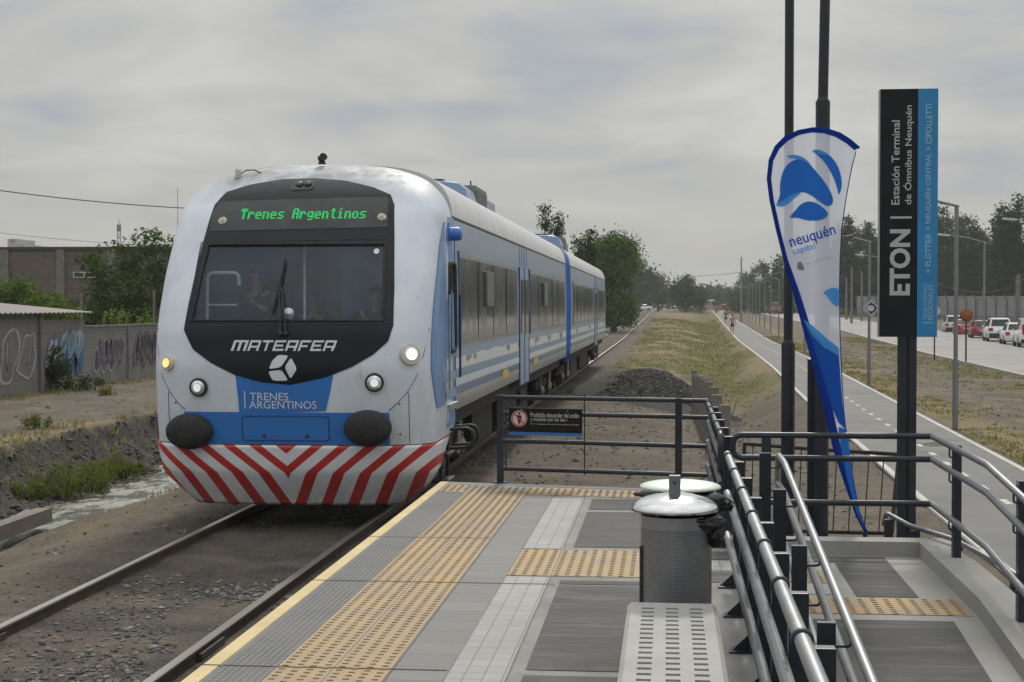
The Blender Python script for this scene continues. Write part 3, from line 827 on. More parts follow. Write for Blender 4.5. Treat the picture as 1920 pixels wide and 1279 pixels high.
# windscreen glass and its rubber frame
t = NT('windscreen_glass')
fr = t.n('ShaderNodeFresnel', {'IOR': 1.45}).outputs[0]
tr = t.n('ShaderNodeBsdfTransparent', {0: (.74, .80, .86)}); gl = t.n('ShaderNodeBsdfGlossy', {0: (.9, .95, 1), 'Roughness': .06})
mx = t.n('ShaderNodeMixShader', {0: t.math('MULTIPLY', fr, .75)}); t.t.links.new(tr.outputs[0], mx.inputs[1]); t.t.links.new(gl.outputs[0], mx.inputs[2])
df = t.n('ShaderNodeBsdfDiffuse', {0: (.26, .32, .42)}); mx2 = t.n('ShaderNodeMixShader', {0: t.math('ADD', t.math('MULTIPLY', t.step(t.noise(2.2, 6, .7), .3, .8), .09), .05)})
t.t.links.new(mx.outputs[0], mx2.inputs[1]); t.t.links.new(df.outputs[0], mx2.inputs[2]); t.t.links.new(mx2.outputs[0], t.out.inputs[0]); M_GLASS = t.mat
WS = decal('windscreen', HOLE, M_GLASS, off=-.012, step=.1)
ring = []
for i in range(4):
    a, b = HOLE[i], HOLE[(i + 1) % 4]
    for k in range(14): ring.append((a[0] + (b[0] - a[0]) * k / 14, a[1] + (b[1] - a[1]) * k / 14))
pts = [on_nose_local(.006)(x, z) for x, z in ring]; pts.append(pts[0]); MB().tube(pts, .018, 6, cap=False).build('windscreen_seal', M_RUB, WS)
# outer seam of the windscreen unit
ob = [nosexz(*p) for p in [(353, 612), (378, 455), (732, 448), (732, 606)]]
ring = []
for i in range(4):
    a, b = ob[i], ob[(i + 1) % 4]
    for k in range(14): ring.append((a[0] + (b[0] - a[0]) * k / 14, a[1] + (b[1] - a[1]) * k / 14))
pts = [on_nose_local(.008)(x, z) for x, z in ring]; pts.append(pts[0]); MB().tube(pts, .006, 5, cap=False).build('seam', mat('mask_seam', (.022, .025, .03), .6), MASK)

# destination display
dp = [nosexz(*p) for p in [(393, 434), (400, 397), (414, 378), (726, 369), (729, 374), (727, 424), (722, 426)]]
t = NT('display_glass'); d = t.noise(3, 6, .7)
t.bsdf(t.ramp(d, [(.3, (.022, .028, .028)), (.7, (.048, .055, .055))]), .2, Specular_IOR_Level=.3); M_DISP = t.mat
DISP = decal('destination_display', dp, M_DISP, off=.014, step=.08)
FONT5 = {'T': ['11111', '11111', '00100', '00100', '00100', '00100', '00100', '00000'], 'r': ['00000', '00000', '10110', '11001', '10000', '10000', '10000', '00000'],
 'e': ['00000', '00000', '01110', '10001', '11111', '10000', '01110', '00000'], 'n': ['00000', '00000', '11110', '10001', '10001', '10001', '10001', '00000'],
 's': ['00000', '00000', '01111', '10000', '01110', '00001', '11110', '00000'], 'A': ['01110', '10001', '10001', '11111', '10001', '10001', '10001', '00000'],
 'g': ['00000', '00000', '01111', '10001', '10001', '01111', '00001', '01110'], 't': ['00100', '01110', '00100', '00100', '00100', '00100', '00011', '00000'],
 'i': ['00100', '00000', '01100', '00100', '00100', '00100', '01110', '00000'], 'o': ['00000', '00000', '01110', '10001', '10001', '10001', '01110', '00000'], ' ': ['00000'] * 8}
a = nosexz(450, 413); b = nosexz(686, 408); topz = nosexz(568, 391)[1]
word = 'Trenes Argentinos'; adv = 7; ncol = adv * len(word) - 1
cw = (b[0] - a[0]) / ncol; ch = (topz - (a[1] + b[1]) / 2) / 7
fn = on_nose_local(.019); M_LED = emit('green_led', (.05, .75, .20), 1.0)
for i, chh in enumerate(word):
    mb = MB()
    for r_, row in enumerate(FONT5[chh]):
        cells = set()
        for c_, bit in enumerate(row):
            if bit == '1': cells.add(c_); cells.add(c_ + 1)
        for c_ in cells:
            x = a[0] + (i * adv + c_) * cw; z = topz - (r_ + 1) * ch
            mb.add([fn(x + cw * .08, z + ch * .1), fn(x + cw * .92, z + ch * .1), fn(x + cw * .92, z + ch * .9), fn(x + cw * .08, z + ch * .9)], [(0, 1, 2, 3)])
    if mb.v: mb.build('led_letter', M_LED, DISP)

M_WLAMP = emit('white_lamp', (1, .97, .9), 2.2); M_ALAMP = emit('amber_lamp', (1, .58, .20), 1.6)
M_CREAM = mat('lamp_cream', (.42, .41, .30), .3, var=.5, scale=30)
def lamp(name, px, py, r, ring_m, lens_m, depth=.03, lens=.8, parent=TRAIN, glow=None, gl=.5):
    x, z = nosexz(px, py); x = max(x, -1.455); y = nose_y(x, z) - 17.4
    e_ = .02; nx = (nose_y(x + e_, z) - nose_y(x - e_, z)) / (2 * e_); nzz = (nose_y(x, z + e_) - nose_y(x, z - e_)) / (2 * e_)
    if x < -1.4: nx = -.35
    nrm = Vector((nx, -1, nzz)).normalized(); q = nrm.to_track_quat('Z', 'Y').to_euler()
    o = MB().lathe([(r, -.02), (r, depth * .5), (r * .94, depth), (r * lens, depth * .9)], (x, y, z), 24, rot=q).build(name, ring_m, parent)
    MB().lathe([(r * lens, depth * .8), (r * lens * .8, depth * 1.15), (r * lens * .4, depth * 1.4), (0, depth * 1.5)], (x, y, z), 20, rot=q).build('lens', lens_m, o)
    if glow: MB().lathe([(r * gl, depth * 1.52), (r * gl * .6, depth * 1.7), (0, depth * 1.8)], (x, y, z), 18, rot=q).build('bulb', glow, o)
    return o
M_LENS = mat('ribbed_lens', (.72, .74, .76), .15, .6, var=.3, scale=30, stretch=(1, 1, .1))
lamp('marker_lamp', 418, 415, .055, M_CREAM, M_CREAM, .02, parent=DISP); lamp('marker_lamp', 716, 408, .055, M_CREAM, M_CREAM, .02, parent=DISP)
M_ARING = mat('lamp_rim', (.55, .50, .42), .4, var=.1)
lamp('side_lamp', 317, 681, .085, M_ARING, M_CREAM, .035, glow=M_ALAMP, gl=.62)
lamp('side_lamp', 768, 665, .125, mat('lamp_rim_grey', (.50, .51, .48), .35, var=.1), mat('lamp_glass', (.6, .6, .57), .2), .045, glow=M_WLAMP, gl=.52)
for p in ((373, 726), (702, 717)):
    lamp('headlight', *p, .108, M_BLK, M_LENS, .04, glow=emit('dim_lamp', (.95, .97, 1), .75), gl=.42)
# blue front panels
decal('bumper_panel', [(-1.19, 1.035), (1.19, 1.035), (1.19, 1.40), (-1.19, 1.40)], M_BLUE, off=.01)
tp = [nosexz(*p) for p in [(441, 700), (628, 688), (620, 730), (611, 771), (449, 776), (446, 740)]]
BP = decal('blue_panel', tp, M_BLUE, off=.005)
cp_ = [(-.48, 1.08), (.48, 1.08), (.50, 1.10), (.50, 1.335), (.48, 1.355), (-.48, 1.355), (-.50, 1.335), (-.50, 1.10)]
CV = decal('coupler_cover', cp_, M_BLUE, off=.016)
pts = []
for i in range(8):
    a, b = cp_[i], cp_[(i + 1) % 8]
    for k in range(6): pts.append(on_nose_local(.017)(a[0] + (b[0] - a[0]) * k / 6, a[1] + (b[1] - a[1]) * k / 6))
pts.append(pts[0]); MB().tube(pts, .005, 5, cap=False).build('seam', mat('blue_seam', (.008, .04, .16), .6), CV)
for x in (-.25, .25): MB().lathe([(.02, 0), (.018, .012), (0, .014)], on_nose_local(.016)(x, 1.13), 10, rot=(math.pi / 2, 0, 0)).build('bolt', M_BLK, CV)
# buffers: big rubber pads
for px_, py_ in ((359, 808), (692, 802)):
    x, z = nosexz(px_, py_); y = nose_y(x, z) - 17.4
    prof = [(.20, .15), (.24, .0), (.27, -.04), (.275, -.08), (.268, -.12), (.245, -.155), (.20, -.178), (.12, -.192), (.05, -.196), (0, -.197)]
    o = MB().lathe([(r, -zz) for r, zz in prof], (x, y, z), 32, rot=(math.pi / 2, 0, 0), sx=1, sy=.75).build('buffer', M_RUB, TRAIN)
    pv = o.data
# lettering and emblem
def letters5(spec): return spec
LET = {'M': [(0, 0, .18, .8), (0, .8, 1, 1), (.41, .0, .59, .8), (.82, 0, 1, .8)], 'A': [(0, 0, .2, .8), (0, .8, 1, 1), (.8, 0, 1, .8), (.2, .3, .8, .48)], 'T': [(0, .8, 1, 1), (.4, 0, .6, .8)],
       'E': [(0, 0, .2, 1), (.2, .8, 1, 1), (.2, .41, .85, .59), (.2, 0, 1, .2)], 'R': [(0, 0, .2, .8), (0, .8, 1, 1), (.8, .48, 1, .8), (.2, .3, 1, .48), (.75, 0, .97, .3)], 'F': [(0, 0, .2, .8), (0, .8, 1, 1), (.2, .36, .8, .54)]}
l0 = nosexz(433, 661); l1 = nosexz(626, 655); zt = nosexz(533, 638)[1]; zb = (l0[1] + l1[1]) / 2
wds = [1.35, 1, .95, 1, 1, .95, 1, 1]; gap = .16; tot = sum(wds) + gap * 7; kx = (l1[0] - l0[0]) / tot; pv_ = []; pf_ = []; x = l0[0]
for chh, wd in zip('MATERFER', wds):
    for (a, b, c_, d_) in LET[chh]:
        o = len(pv_); hgt = zt - zb
        for (u, v) in ((a, b), (c_, b), (c_, d_), (a, d_)): pv_.append((x + u * wd * kx + v * hgt * .33, zb + v * hgt))
        pf_.append((o, o + 1, o + 2, o + 3))
    x += (wd + gap) * kx
vs, fs = bent_grid(pv_, pf_, .15, on_nose_local(.014)); MB().add(vs, fs).build('maker_lettering', M_LETTER, MASK)
pxc = lambda p: nosexz(280 + p[0] / 3.045, 600 + p[1] / 3.045)
mb = MB()
for poly in ([(738, 199), (797, 203), (752, 270), (684, 280), (703, 232)], [(810, 213), (845, 278), (808, 338), (774, 270)], [(679, 293), (756, 285), (796, 347), (706, 347)]):
    q = smooth_poly([pxc(p) for p in poly], 2, .13); vs, fs = bent_grid(*fillpoly(q), .2, on_nose_local(.014)); mb.add(vs, fs)
mb.build('emblem', M_LETTER, MASK)
a0 = nosexz(469, 749); a1 = nosexz(541, 746); b0 = nosexz(468, 766); b1 = nosexz(594, 765)
hh = .088
tdecal('operator_lettering', 'TRENES', a0[0], a1[0], a0[1] - .01, a0[1] + hh - .01, M_LETTER, BP)
tdecal('operator_lettering', 'ARGENTINOS', b0[0], b1[0], b0[1], b0[1] + hh, M_LETTER, BP)
x, z = nosexz(460, 766); fn = on_nose_local(.012); MB().add([fn(x - .006, z), fn(x + .006, z), fn(x + .006, z + .2), fn(x - .006, z + .2)], [(0, 1, 2, 3)]).build('divider', M_LETTER, BP)
# roof lamp pair in its black housing
hx = [nosexz(*p) for p in [(545, 352), (551, 339), (590, 337), (590, 349), (584, 355), (548, 357)]]
LH = decal('lamp_housing', hx, mat('housing_black', (.008, .008, .009), .4), off=.02, step=.05)
for p in ((562, 347), (578, 346.5)): lamp('spot_lamp', *p, .048, M_BLK, mat('dark_lens', (.10, .105, .11), .12), .03, parent=LH)
x, z = nosexz(592, 306); z = 4.40
mb = MB(); mb.lathe([(.05, 0), (.045, .03), (.03, .05)], (0, 2.05, 4.385), 14); mb.box((-.005, 2.03, 4.455), (.07, .09, .05)); mb.lathe([(.045, -.03), (.045, .03)], (.03, 2.0, 4.475), 14, rot=(math.pi / 2, 0, 0)); mb.build('roof_camera', M_BLK, TRAIN)
p = rel(P(447, 326, 18.95)); mb = MB(); mb.lathe([(.045, -.06), (.038, .05), (.02, .06)], p, 12); mb.build('antenna', mat('antenna_grey', (.42, .42, .40), .5), TRAIN)
MB().tube([p + Vector((.03, 0, 0)), p + Vector((.09, .03, .045)), p + Vector((.18, .06, .05)), p + Vector((.27, .12, .01))], .008, 6).build('antenna_cable', M_BLK, TRAIN)
# wiper: two arms and a blade
mb = MB()
def np3(px_, py_, off): x, z = nosexz(px_, py_); return Vector(on_nose_local(off)(x, z))
for p in ((528, 626), (538, 626)): mb.lathe([(.028, -.01), (.026, .05), (.0, .055)], np3(*p, .01), 12, rot=(math.pi / 2, 0, 0))
mb.tube([np3(528, 626, .05), np3(527, 575, .07), np3(526, 540, .06)], .011, 6); mb.tube([np3(538, 626, .05), np3(534, 575, .075), np3(530, 540, .065)], .011, 6)
WP = mb.build('wiper', M_BLK, TRAIN)
mb = MB(); mb.tube([np3(536, 487, .035), np3(527, 535, .045), np3(512, 585, .035)], .014, 6); mb.tube([np3(532, 505, .05), np3(527, 537, .07), np3(518, 565, .05)], .010, 6); mb.build('wiper_blade', M_RUB, WP)
# white round stickers on the glass
decal('sticker', [(nosexz(706, 471)[0] + .033 * math.cos(a), nosexz(706, 471)[1] + .033 * math.sin(a)) for a in np.linspace(0, 6.283, 16)[:-1]], mat('sticker_white', (.62, .66, .7), .5), WS, off=.002)
x, z = nosexz(540, 588); mb = MB(); mb.lathe([(.065, 0), (.05, .015), (.022, .02), (.018, .035), (0, .04)], on_nose_local(-.03)(x, z), 18, rot=(math.pi / 2, 0, 0)); mb.build('sticker', mat('sticker_white2', (.62, .66, .7), .4), WS)

# ---------------- cab interior
M_IBLUE = mat('cab_blue_panel', (.05, .22, .62), .6, var=.1); M_IGREY = mat('cab_grey_panel', (.30, .30, .29), .7, var=.1); M_IDARK = mat('cab_dark', (.03, .035, .04), .8)
M_IBEI = mat('cab_beige_panel', (.26, .23, .18), .7)
mb = MB()
yl = YB - 17.4
mb.bx(-1.4, 1.4, .3, yl + .02, 1.40, 1.44, 2)              # floor
mb.bx(-1.4, 1.4, 1.25, yl + .02, 3.585, 3.62, 1)              # ceiling
mb.prism([(-1.45, .75, 1.44), (-1.45, .75, 2.3), (-1.45, 1.45, 3.58), (-1.45, yl, 3.58), (-1.45, yl, 1.44)], (-.03, 0, 0), 0); mb.prism([(1.45, .75, 1.44), (1.45, .75, 2.3), (1.45, 1.45, 3.58), (1.45, yl, 3.58), (1.45, yl, 1.44)], (.03, 0, 0), 3)
mb.bx(-1.45, -.62, yl, yl + .04, 1.44, 3.6, 0); mb.bx(-.62, -.02, yl, yl + .04, 1.44, 3.6, 3); mb.bx(.12, .78, yl + .9, yl + .94, 1.44, 3.6, 2); mb.bx(.88, 1.45, yl, yl + .04, 1.44, 3.6, 3)
mb.bx(.12, .17, yl, yl + .9, 1.44, 3.6, 1); mb.bx(.74, .78, yl, yl + .9, 1.44, 3.6, 1); mb.bx(-.02, .12, yl - .03, yl + .04, 1.44, 3.6, 1); mb.bx(.78, .88, yl - .02, yl + .04, 1.44, 3.6, 1)
INT = mb.build('cab_interior', [M_IBLUE, M_IGREY, M_IDARK, M_IBEI], TRAIN)
mb = MB(); mb.prism([(-1.28, .28, 2.38), (-1.28, .95, 2.42), (-1.28, .95, 2.30), (-1.28, .28, 1.5)], (2.56, 0, 0)); mb.build('dashboard', mat('dash_grey', (.34, .36, .38), .6, var=.1), INT, bevel=.02)
mb = MB(); mb.tube(arc_path([(-1.10, .75, 2.36), (-1.10, .78, 3.0), (-.72, .78, 3.0), (-.72, .80, 2.85)], .08), .022, 8); mb.tube([(-1.10, .76, 2.62), (-.75, .78, 2.62)], .014, 6); mb.build('grab_frame', mat('rail_white', (.62, .62, .6), .4), INT)
mb = MB(); mb.tube([(.02, 1.0, 2.45), (.02, 1.0, 3.5)], .018, 8); mb.tube([(.83, 1.6, 1.5), (.83, 1.6, 3.5)], .018, 8); mb.build('pole', mat('rail_white2', (.6, .6, .6), .35), INT)
for sx_ in (-.55, 1.05):
    mb = MB(); mb.bx(sx_ - .24, sx_ + .24, 1.25, 1.70, 1.83, 1.93); mb.box((sx_, 1.74, 2.36), (.5, .12, .82), (-.12, 0, 0)); mb.box((sx_, 1.80, 2.80), (.34, .1, .2)); mb.bx(sx_ - .06, sx_ + .06, 1.4, 1.56, 1.44, 1.83)
    mb.build('driver_seat', mat('seat_cloth', (.025, .03, .04), .9), INT, bevel=.03)

# ---------------- car bodies
t = NT('car_side_paint')
X_, Y_, Z_ = t.xyz()
big = t.noise(.8, 6, .65); d = t.noise(2.6, 8, .75, stretch=(1, .6, 1)); streak = t.noise(3.0, 6, .75, stretch=(1, .55, .22))
blue = t.ramp(big, [(.3, (.17, .27, .43)), (.7, (.25, .335, .47))])
white = t.ramp(big, [(.3, (.60, .65, .72)), (.7, (.70, .74, .80))])
strp = t.ramp(big, [(.3, (.16, .27, .45)), (.7, (.21, .33, .51))])
wz = t.math('ADD', Z_, t.math('MULTIPLY', t.math('SUBTRACT', t.noise(1.1, 3, .5, stretch=(1, 1, .2)), .5), .10))
c = t.mix(t.math('GREATER_THAN', wz, 1.955), white, blue)
def band(lo, hi): return t.math('MULTIPLY', t.math('GREATER_THAN', Z_, lo), t.math('LESS_THAN', Z_, hi))
c = t.mix(band(1.685, 1.80), c, strp); c = t.mix(band(1.47, 1.58), c, strp)
# weathered upper band: streaks and scratches down to the metal
upm = t.math('GREATER_THAN', Z_, 3.26)
c = t.mix(t.math('MULTIPLY', upm, t.math('MULTIPLY', t.step(streak, .40, .62), .75)), c, (.25, .295, .36))
sc1 = t.noise(6, 9, .85, stretch=(1, .16, 1.5)); c = t.mix(t.math('MULTIPLY', upm, t.math('MULTIPLY', t.step(sc1, .585, .615), .8)), c, (.10, .13, .17))
c = t.mix(t.math('MULTIPLY', t.step(streak, .58, .75), .3), c, (.40, .42, .46))
pn = t.noise(.42, 4, .6, stretch=(.0, 1, .0)); pd = t.math('MULTIPLY', t.math('MAXIMUM', t.math('SUBTRACT', pn, .52), 0.0), 1.5)
pe = t.math('MULTIPLY', t.math('LESS_THAN', wz, 1.95), t.math('GREATER_THAN', Z_, t.math('SUBTRACT', 1.935, pd)))
pe = t.math('MULTIPLY', pe, t.math('GREATER_THAN', pn, .545)); c = t.mix(pe, c, (.17, .175, .18))
c = t.mix(t.math('MULTIPLY', t.step(d, .56, .78), .3), c, (.30, .29, .27))
roofm = t.math('GREATER_THAN', Z_, 3.735)
c = t.mix(roofm, c, t.ramp(t.noise(2.2, 7, .7), [(.3, (.46, .47, .48)), (.7, (.60, .61, .62))]))
t.bsdf(c, t.math('ADD', t.math('MULTIPLY', big, .2), .24), bump=t.noise(2.0, 3, .5), bstr=.06, bdist=.02, Coat_Weight=.25, Coat_Roughness=.1); M_SIDE = t.mat
t = NT('tinted_window')
n1 = t.noise(1.5, 6, .7, stretch=(1, 1.5, .4)); X_, Y_, Z_ = t.xyz(); n2 = t.noise(5, 6, .7, stretch=(1, 2, .2))
c = t.ramp(n1, [(.3, (.055, .057, .052)), (.7, (.12, .12, .11))])
dust = t.math('MULTIPLY', t.step(Z_, 2.65, 2.15), t.step(n2, .25, .7)); c = t.mix(t.math('MULTIPLY', dust, .6), c, (.24, .235, .22))
t.bsdf(c, t.math('ADD', .07, t.math('MULTIPLY', t.step(n1, .4, .8), .22)), Specular_IOR_Level=.62); M_WIN = t.mat
M_FRAME = mat('window_frame', (.30, .31, .32), .4, .5, var=.15)
M_DKBLUE = mat('dark_blue_trim', (.012, .045, .14), .4)
def section(z0=1.28):
    pts = [(hw(z), z) for z in np.linspace(z0, 3.55, 8)] + [(hw(z, 3.4), z) for z in 3.55 + .85 * np.sin(np.linspace(0.1, math.pi / 2, 22))]
    pts[-1] = (0, 4.40)
    return [(-x, z) for x, z in pts[:-1]] + [(x, z) for x, z in reversed(pts)]
def car_body(name, y0, y1, z0=1.28, endround=None, m=M_SIDE, scale=1.0):
    sec = section(z0); n = len(sec); vs = []; ys = [y0, y1]
    k = [1.0, 1.0]
    if endround: ys = [y0, y1 - 1.6, y1 - .8, y1 - .3, y1]; k = [1, 1, .99, .96, .88]
    for y, q in zip(ys, k):
        for x, z in sec: vs.append((x * q * scale, y - 17.4, z0 + (z - z0) * (1 - (1 - q) * .4) * (1 if scale == 1 else .985)))
    fs = [(i * n + a, i * n + (a + 1) % n, (i + 1) * n + (a + 1) % n, (i + 1) * n + a) for i in range(len(ys) - 1) for a in range(n)]
    mb = MB().add(vs, fs, 0, True); o = (len(ys) - 1) * n
    mb.add(vs[:n], [tuple(range(n))]); mb.add(vs[o:], [tuple(range(n))])
    ob = mb.build(name, m, TRAIN)
    return ob
CAR1 = car_body('car_body', YB + .01, 41.9); CAR2 = car_body('car_body', 44.0, 69.6, endround=True)
CAR2['label'] = 'rear car with faded blue side'
def side_panel(name, y0, y1, z0, z1, m, parent, off=.004, side=1, thick=.02, bevel=0):
    """a panel lying along the car side, following its slight lean"""
    zs_ = [z0, z1]; vs = []
    for y in (y0, y1):
        for z in zs_:
            vs += [(side * (hw(z) + off), y - 17.4, z), (side * (hw(z) + off - thick), y - 17.4, z)]
    mb = MB().add(vs, [(0, 2, 6, 4), (1, 5, 7, 3), (0, 4, 5, 1), (2, 3, 7, 6), (0, 1, 3, 2), (4, 6, 7, 5)])
    return mb.build(name, m, parent, bevel=bevel)
def windows(car, spans, z0=2.15, z1=3.24):
    for side in (1, -1):
        for (a, b) in spans:
            fr_ = side_panel('window_frame', a - .06, b + .06, z0 - .05, z1 + .05, M_FRAME, car, .004, side)
            side_panel('window', a, b, z0, z1, M_WIN, fr_, .012, side)
            mb = MB()
            yy = a + 1.9
            while yy < b - .9:
                x = side * (hw(2.7) + .013); mb.bx(x - .004, x + .004, yy - 17.4 - .008, yy - 17.4 + .008, z0, z1); yy += 1.95
            if mb.v: mb.build('window_seam', M_SEAM, fr_)
            side_panel('window_pillar', a - .16, a - .06, z0 - .08, z1 + .08, M_DKBLUE, fr_, .016, side)
windows(CAR1, [(20.35, 28.1), (30.9, 41.2)]); windows(CAR2, [(45.0, 57.2), (61.2, 67.6)])
for (y, z) in ((23.45, 2.86), (34.3, 2.86)):
    side_panel('vent_box', y - .45, y + .45, z - .26, z + .26, mat('vent_grey', (.13, .14, .14), .6), CAR1, .06, 1, .05, bevel=.015)
def door(car, y0, y1, zb=1.16):
    for side in (1, -1):
        o = side_panel('passenger_door', y0, y1, zb, 3.30, M_LBLUE, car, .018, side)
        m_ = (y0 + y1) / 2
        for (a, b) in ((y0 + .25, m_ - .12), (m_ + .12, y1 - .25)): side_panel('door_window', a, b, 2.1, 3.1, M_WIN, o, .024, side)
        for y in (y0, m_, y1): side_panel('door_seal', y - .022, y + .022, zb, 3.32, M_SEAM, o, .026, side)
        for k in range(4): side_panel('rain_strip', y0 + .2 + k * .5, y0 + .24 + k * .5, 3.36, 3.7, M_LBLUE, o, .012, side)
door(CAR1, 28.55, 30.45); door(CAR2, 58.2, 60.3)
for car, a, b in ((CAR1, YB + .02, 41.9), (CAR2, 44.0, 68.0)):
    for s_ in (1, -1): side_panel('gutter', a, b, 3.715, 3.745, M_SEAM, car, .016, s_)
# yellow sun emblems beside the door
for y, hy in ((26.0, .56), (32.05, .60)):
    x = hw(1.49) + .008; nn = 28
    vs = [(x, y - 17.4 + hy * (1 if k % 2 else .84) * math.cos(2 * math.pi * k / nn), 1.49 + .085 * (1 if k % 2 else .84) * math.sin(2 * math.pi * k / nn)) for k in range(nn)]
    MB().add(vs, [tuple(range(nn))]).build('sun_emblem', mat('sun_yellow', (.55, .38, .07), .6, var=.2), CAR1)
# gangway between cars
gw = car_body('gangway', 41.95, 43.98, 1.15, m=mat('gangway_blue', (.012, .10, .40), .85, var=.1, Specular_IOR_Level=.1), scale=.985)
mb = MB()
for k in range(2): pass
# cab side: white sweep, blue corner band, cab door, window with black rubber, camera pod, steps
SW = side_panel('cab_door', 19.98 - .95, 19.98 - .15, 1.12, 3.45, paint('cab_door_blue', (.10, .25, .52), .4, dirt=.3, dcol=(.1, .13, .2)), SHELL, .014)
def sidex(z): return hw(z)
zz0, zz1 = 2.05, 3.14; y0_, y1_ = 19.17, 19.68
loop = arc_path([(hw(zz0) + .02, (y0_ + y1_) / 2 - 17.4, zz0), (hw(zz0) + .02, y1_ - 17.4, zz0), (hw(zz1) + .02, y1_ - 17.4, zz1), (hw(zz1) + .02, y0_ - 17.4, zz1), (hw(zz0) + .02, y0_ - 17.4, zz0), (hw(zz0) + .02, (y0_ + y1_) / 2 - 17.4, zz0)], .12)
MB().tube(loop, .035, 8, cap=False).build('door_window_seal', M_RUB, SW)
side_panel('door_window', y0_, y1_, zz0, zz1, M_WIN, SW, .018)
for y in (19.03, 19.83): side_panel('door_seal', y - .012, y + .012, 1.12, 3.5, M_SEAM, SW, .02)
MB().tube([(hw(2.4) + .06, 19.90 - 17.4, 1.7), (hw(2.4) + .06, 19.90 - 17.4, 2.75)], .016, 8).build('grab_rail', M_DKBLUE, SW)
MB().tube([(hw(2.4) + .06, 18.93 - 17.4, 1.6), (hw(2.4) + .06, 18.93 - 17.4, 2.75)], .014, 8).build('grab_rail', M_ALU, SW)
side_panel('door_step', 19.05, 19.8, 1.33, 1.40, M_ALU, SW, .05, 1, .05)
# blue band where the nose turns into the side (polygon on the corner)
def side_poly(name, pts, m, parent, off=.008):
    vs = [(hw(z) + off, y - 17.4, z) for y, z in pts]; return MB().add(vs, [tuple(range(len(pts)))]).build(name, m, parent)
side_poly('blue_corner', [(18.55, 1.90), (18.62, 2.2), (18.75, 2.7), (18.90, 3.2), (19.02, 3.55), (19.2, 3.70), (19.74, 3.72), (19.74, 1.97), (18.9, 1.97), (18.72, 1.80)], paint('corner_side_blue', (.10, .25, .52), .4, dirt=.25, dcol=(.1, .13, .2)), SHELL, .026)
M_CORN = paint('corner_blue', (.10, .25, .52), .4, dirt=.25, dcol=(.1, .13, .2))
vs = []; zz_ = np.linspace(1.42, 3.62, 30)
for z in zz_:
    z = float(z); w_ = hwn(z); y0 = float(yf(z)); fr_ = float(np.interp(z, [1.42, 1.6, 1.9, 2.6, 3.3, 3.62], [.9985, .990, .975, .977, .986, .9985])); row = []
    for k in range(12):
        q = 1 - (1 - fr_) * (1 - k / 11) ** 2.4; x = q * w_; row.append((x + .008, nose_y(x * .99999, z) - 17.4 - .010, z))
    for k in range(1, 6): row.append((w_ + (hw(z) - w_) * k / 5 * .8 + .012, y0 + DD + (18.95 - y0 - DD) * k / 5 - 17.4, z))
    vs += row
MB().add(vs, [(i * 17 + k, i * 17 + k + 1, i * 17 + 18 + k, i * 17 + 17 + k) for i in range(29) for k in range(16)], 0, True).build('blue_corner', M_CORN, SHELL, fix=False)
side_poly('side_stripe', [(18.56, 1.86), (18.70, 1.72), (18.95, 1.685), (19.74, 1.685), (19.74, 1.80), (18.95, 1.80), (18.8, 1.82), (18.62, 1.98)], M_LBLUE, SHELL, .028)
side_poly('side_stripe', [(18.55, 1.84), (18.72, 1.60), (18.88, 1.49), (19.74, 1.47), (19.74, 1.58), (18.92, 1.60), (18.80, 1.66), (18.62, 1.90)], M_LBLUE, SHELL, .030)
p = Vector((hw(3.5), 19.35 - 17.4, 3.50))
mb = MB(); mb.lathe([(.085, -.04), (.085, .13), (.07, .17), (.0, .175)], p, 18, rot=(0, math.pi / 2, 0)); mb.box(p + Vector((.0, -.02, .0)), (.06, .26, .26)); mb.build('mirror_camera', M_BLUE, TRAIN, bevel=0)
# steps and hand hoops under the cab door
mb = MB()
for y in (19.35, 19.85):
    mb.tube(arc_path([(1.5, y - 17.4, 1.06), (1.92, y - 17.4, 1.10), (1.92, y - 17.4, .86), (1.62, y - 17.4, .84)], .12), .022, 8)
for y in (19.3, 19.9): mb.bx(1.50, 1.54, y - 17.42, y - 17.38, .42, 1.1)
mb.bx(1.40, 1.62, 1.9, 2.5, .41, .44); mb.bx(1.40, 1.62, 1.9, 2.5, .74, .77); mb.build('cab_steps', M_BLK, TRAIN)
mb = MB()
for k in range(12): 
    a = k / 11; mb.bx(1.58, 1.63, 1.92 + 0 * a, 1.95, .45 + a * .5, .46 + a * .5)
# underframe and bogies
mb = MB(); mb.bx(-1.45, 1.45, 2.2, 24.4, 1.02, 1.27); mb.bx(-1.45, 1.45, 26.7, 51.6, 1.02, 1.27)
for (a, b, z0, xw) in ((6.8, 9.6, .42, 1.30), (10.2, 13.4, .5, 1.36), (14.0, 17.0, .45, 1.25), (31.5, 35, .45, 1.3), (36, 41, .5, 1.35)): mb.bx(-xw, xw, a, b, z0, 1.0)
M_UND = mat('under_black', (.009, .009, .009), .8, var=.4, dirt=.25, dcol=(.03, .027, .023))
for y in (11.0, 12.2, 15): mb.lathe([(.2, -.5), (.22, -.4), (.22, .4), (.2, .5)], (1.15, y, .75), 14, rot=(math.pi / 2, 0, 0))
mb.build('underframe', M_UND, TRAIN)
M_WHEEL = mat('wheel_steel', (.06, .055, .05), .5, .7, var=.4)
M_SPR = mat('spring_steel', (.16, .15, .14), .5, .4, var=.3)
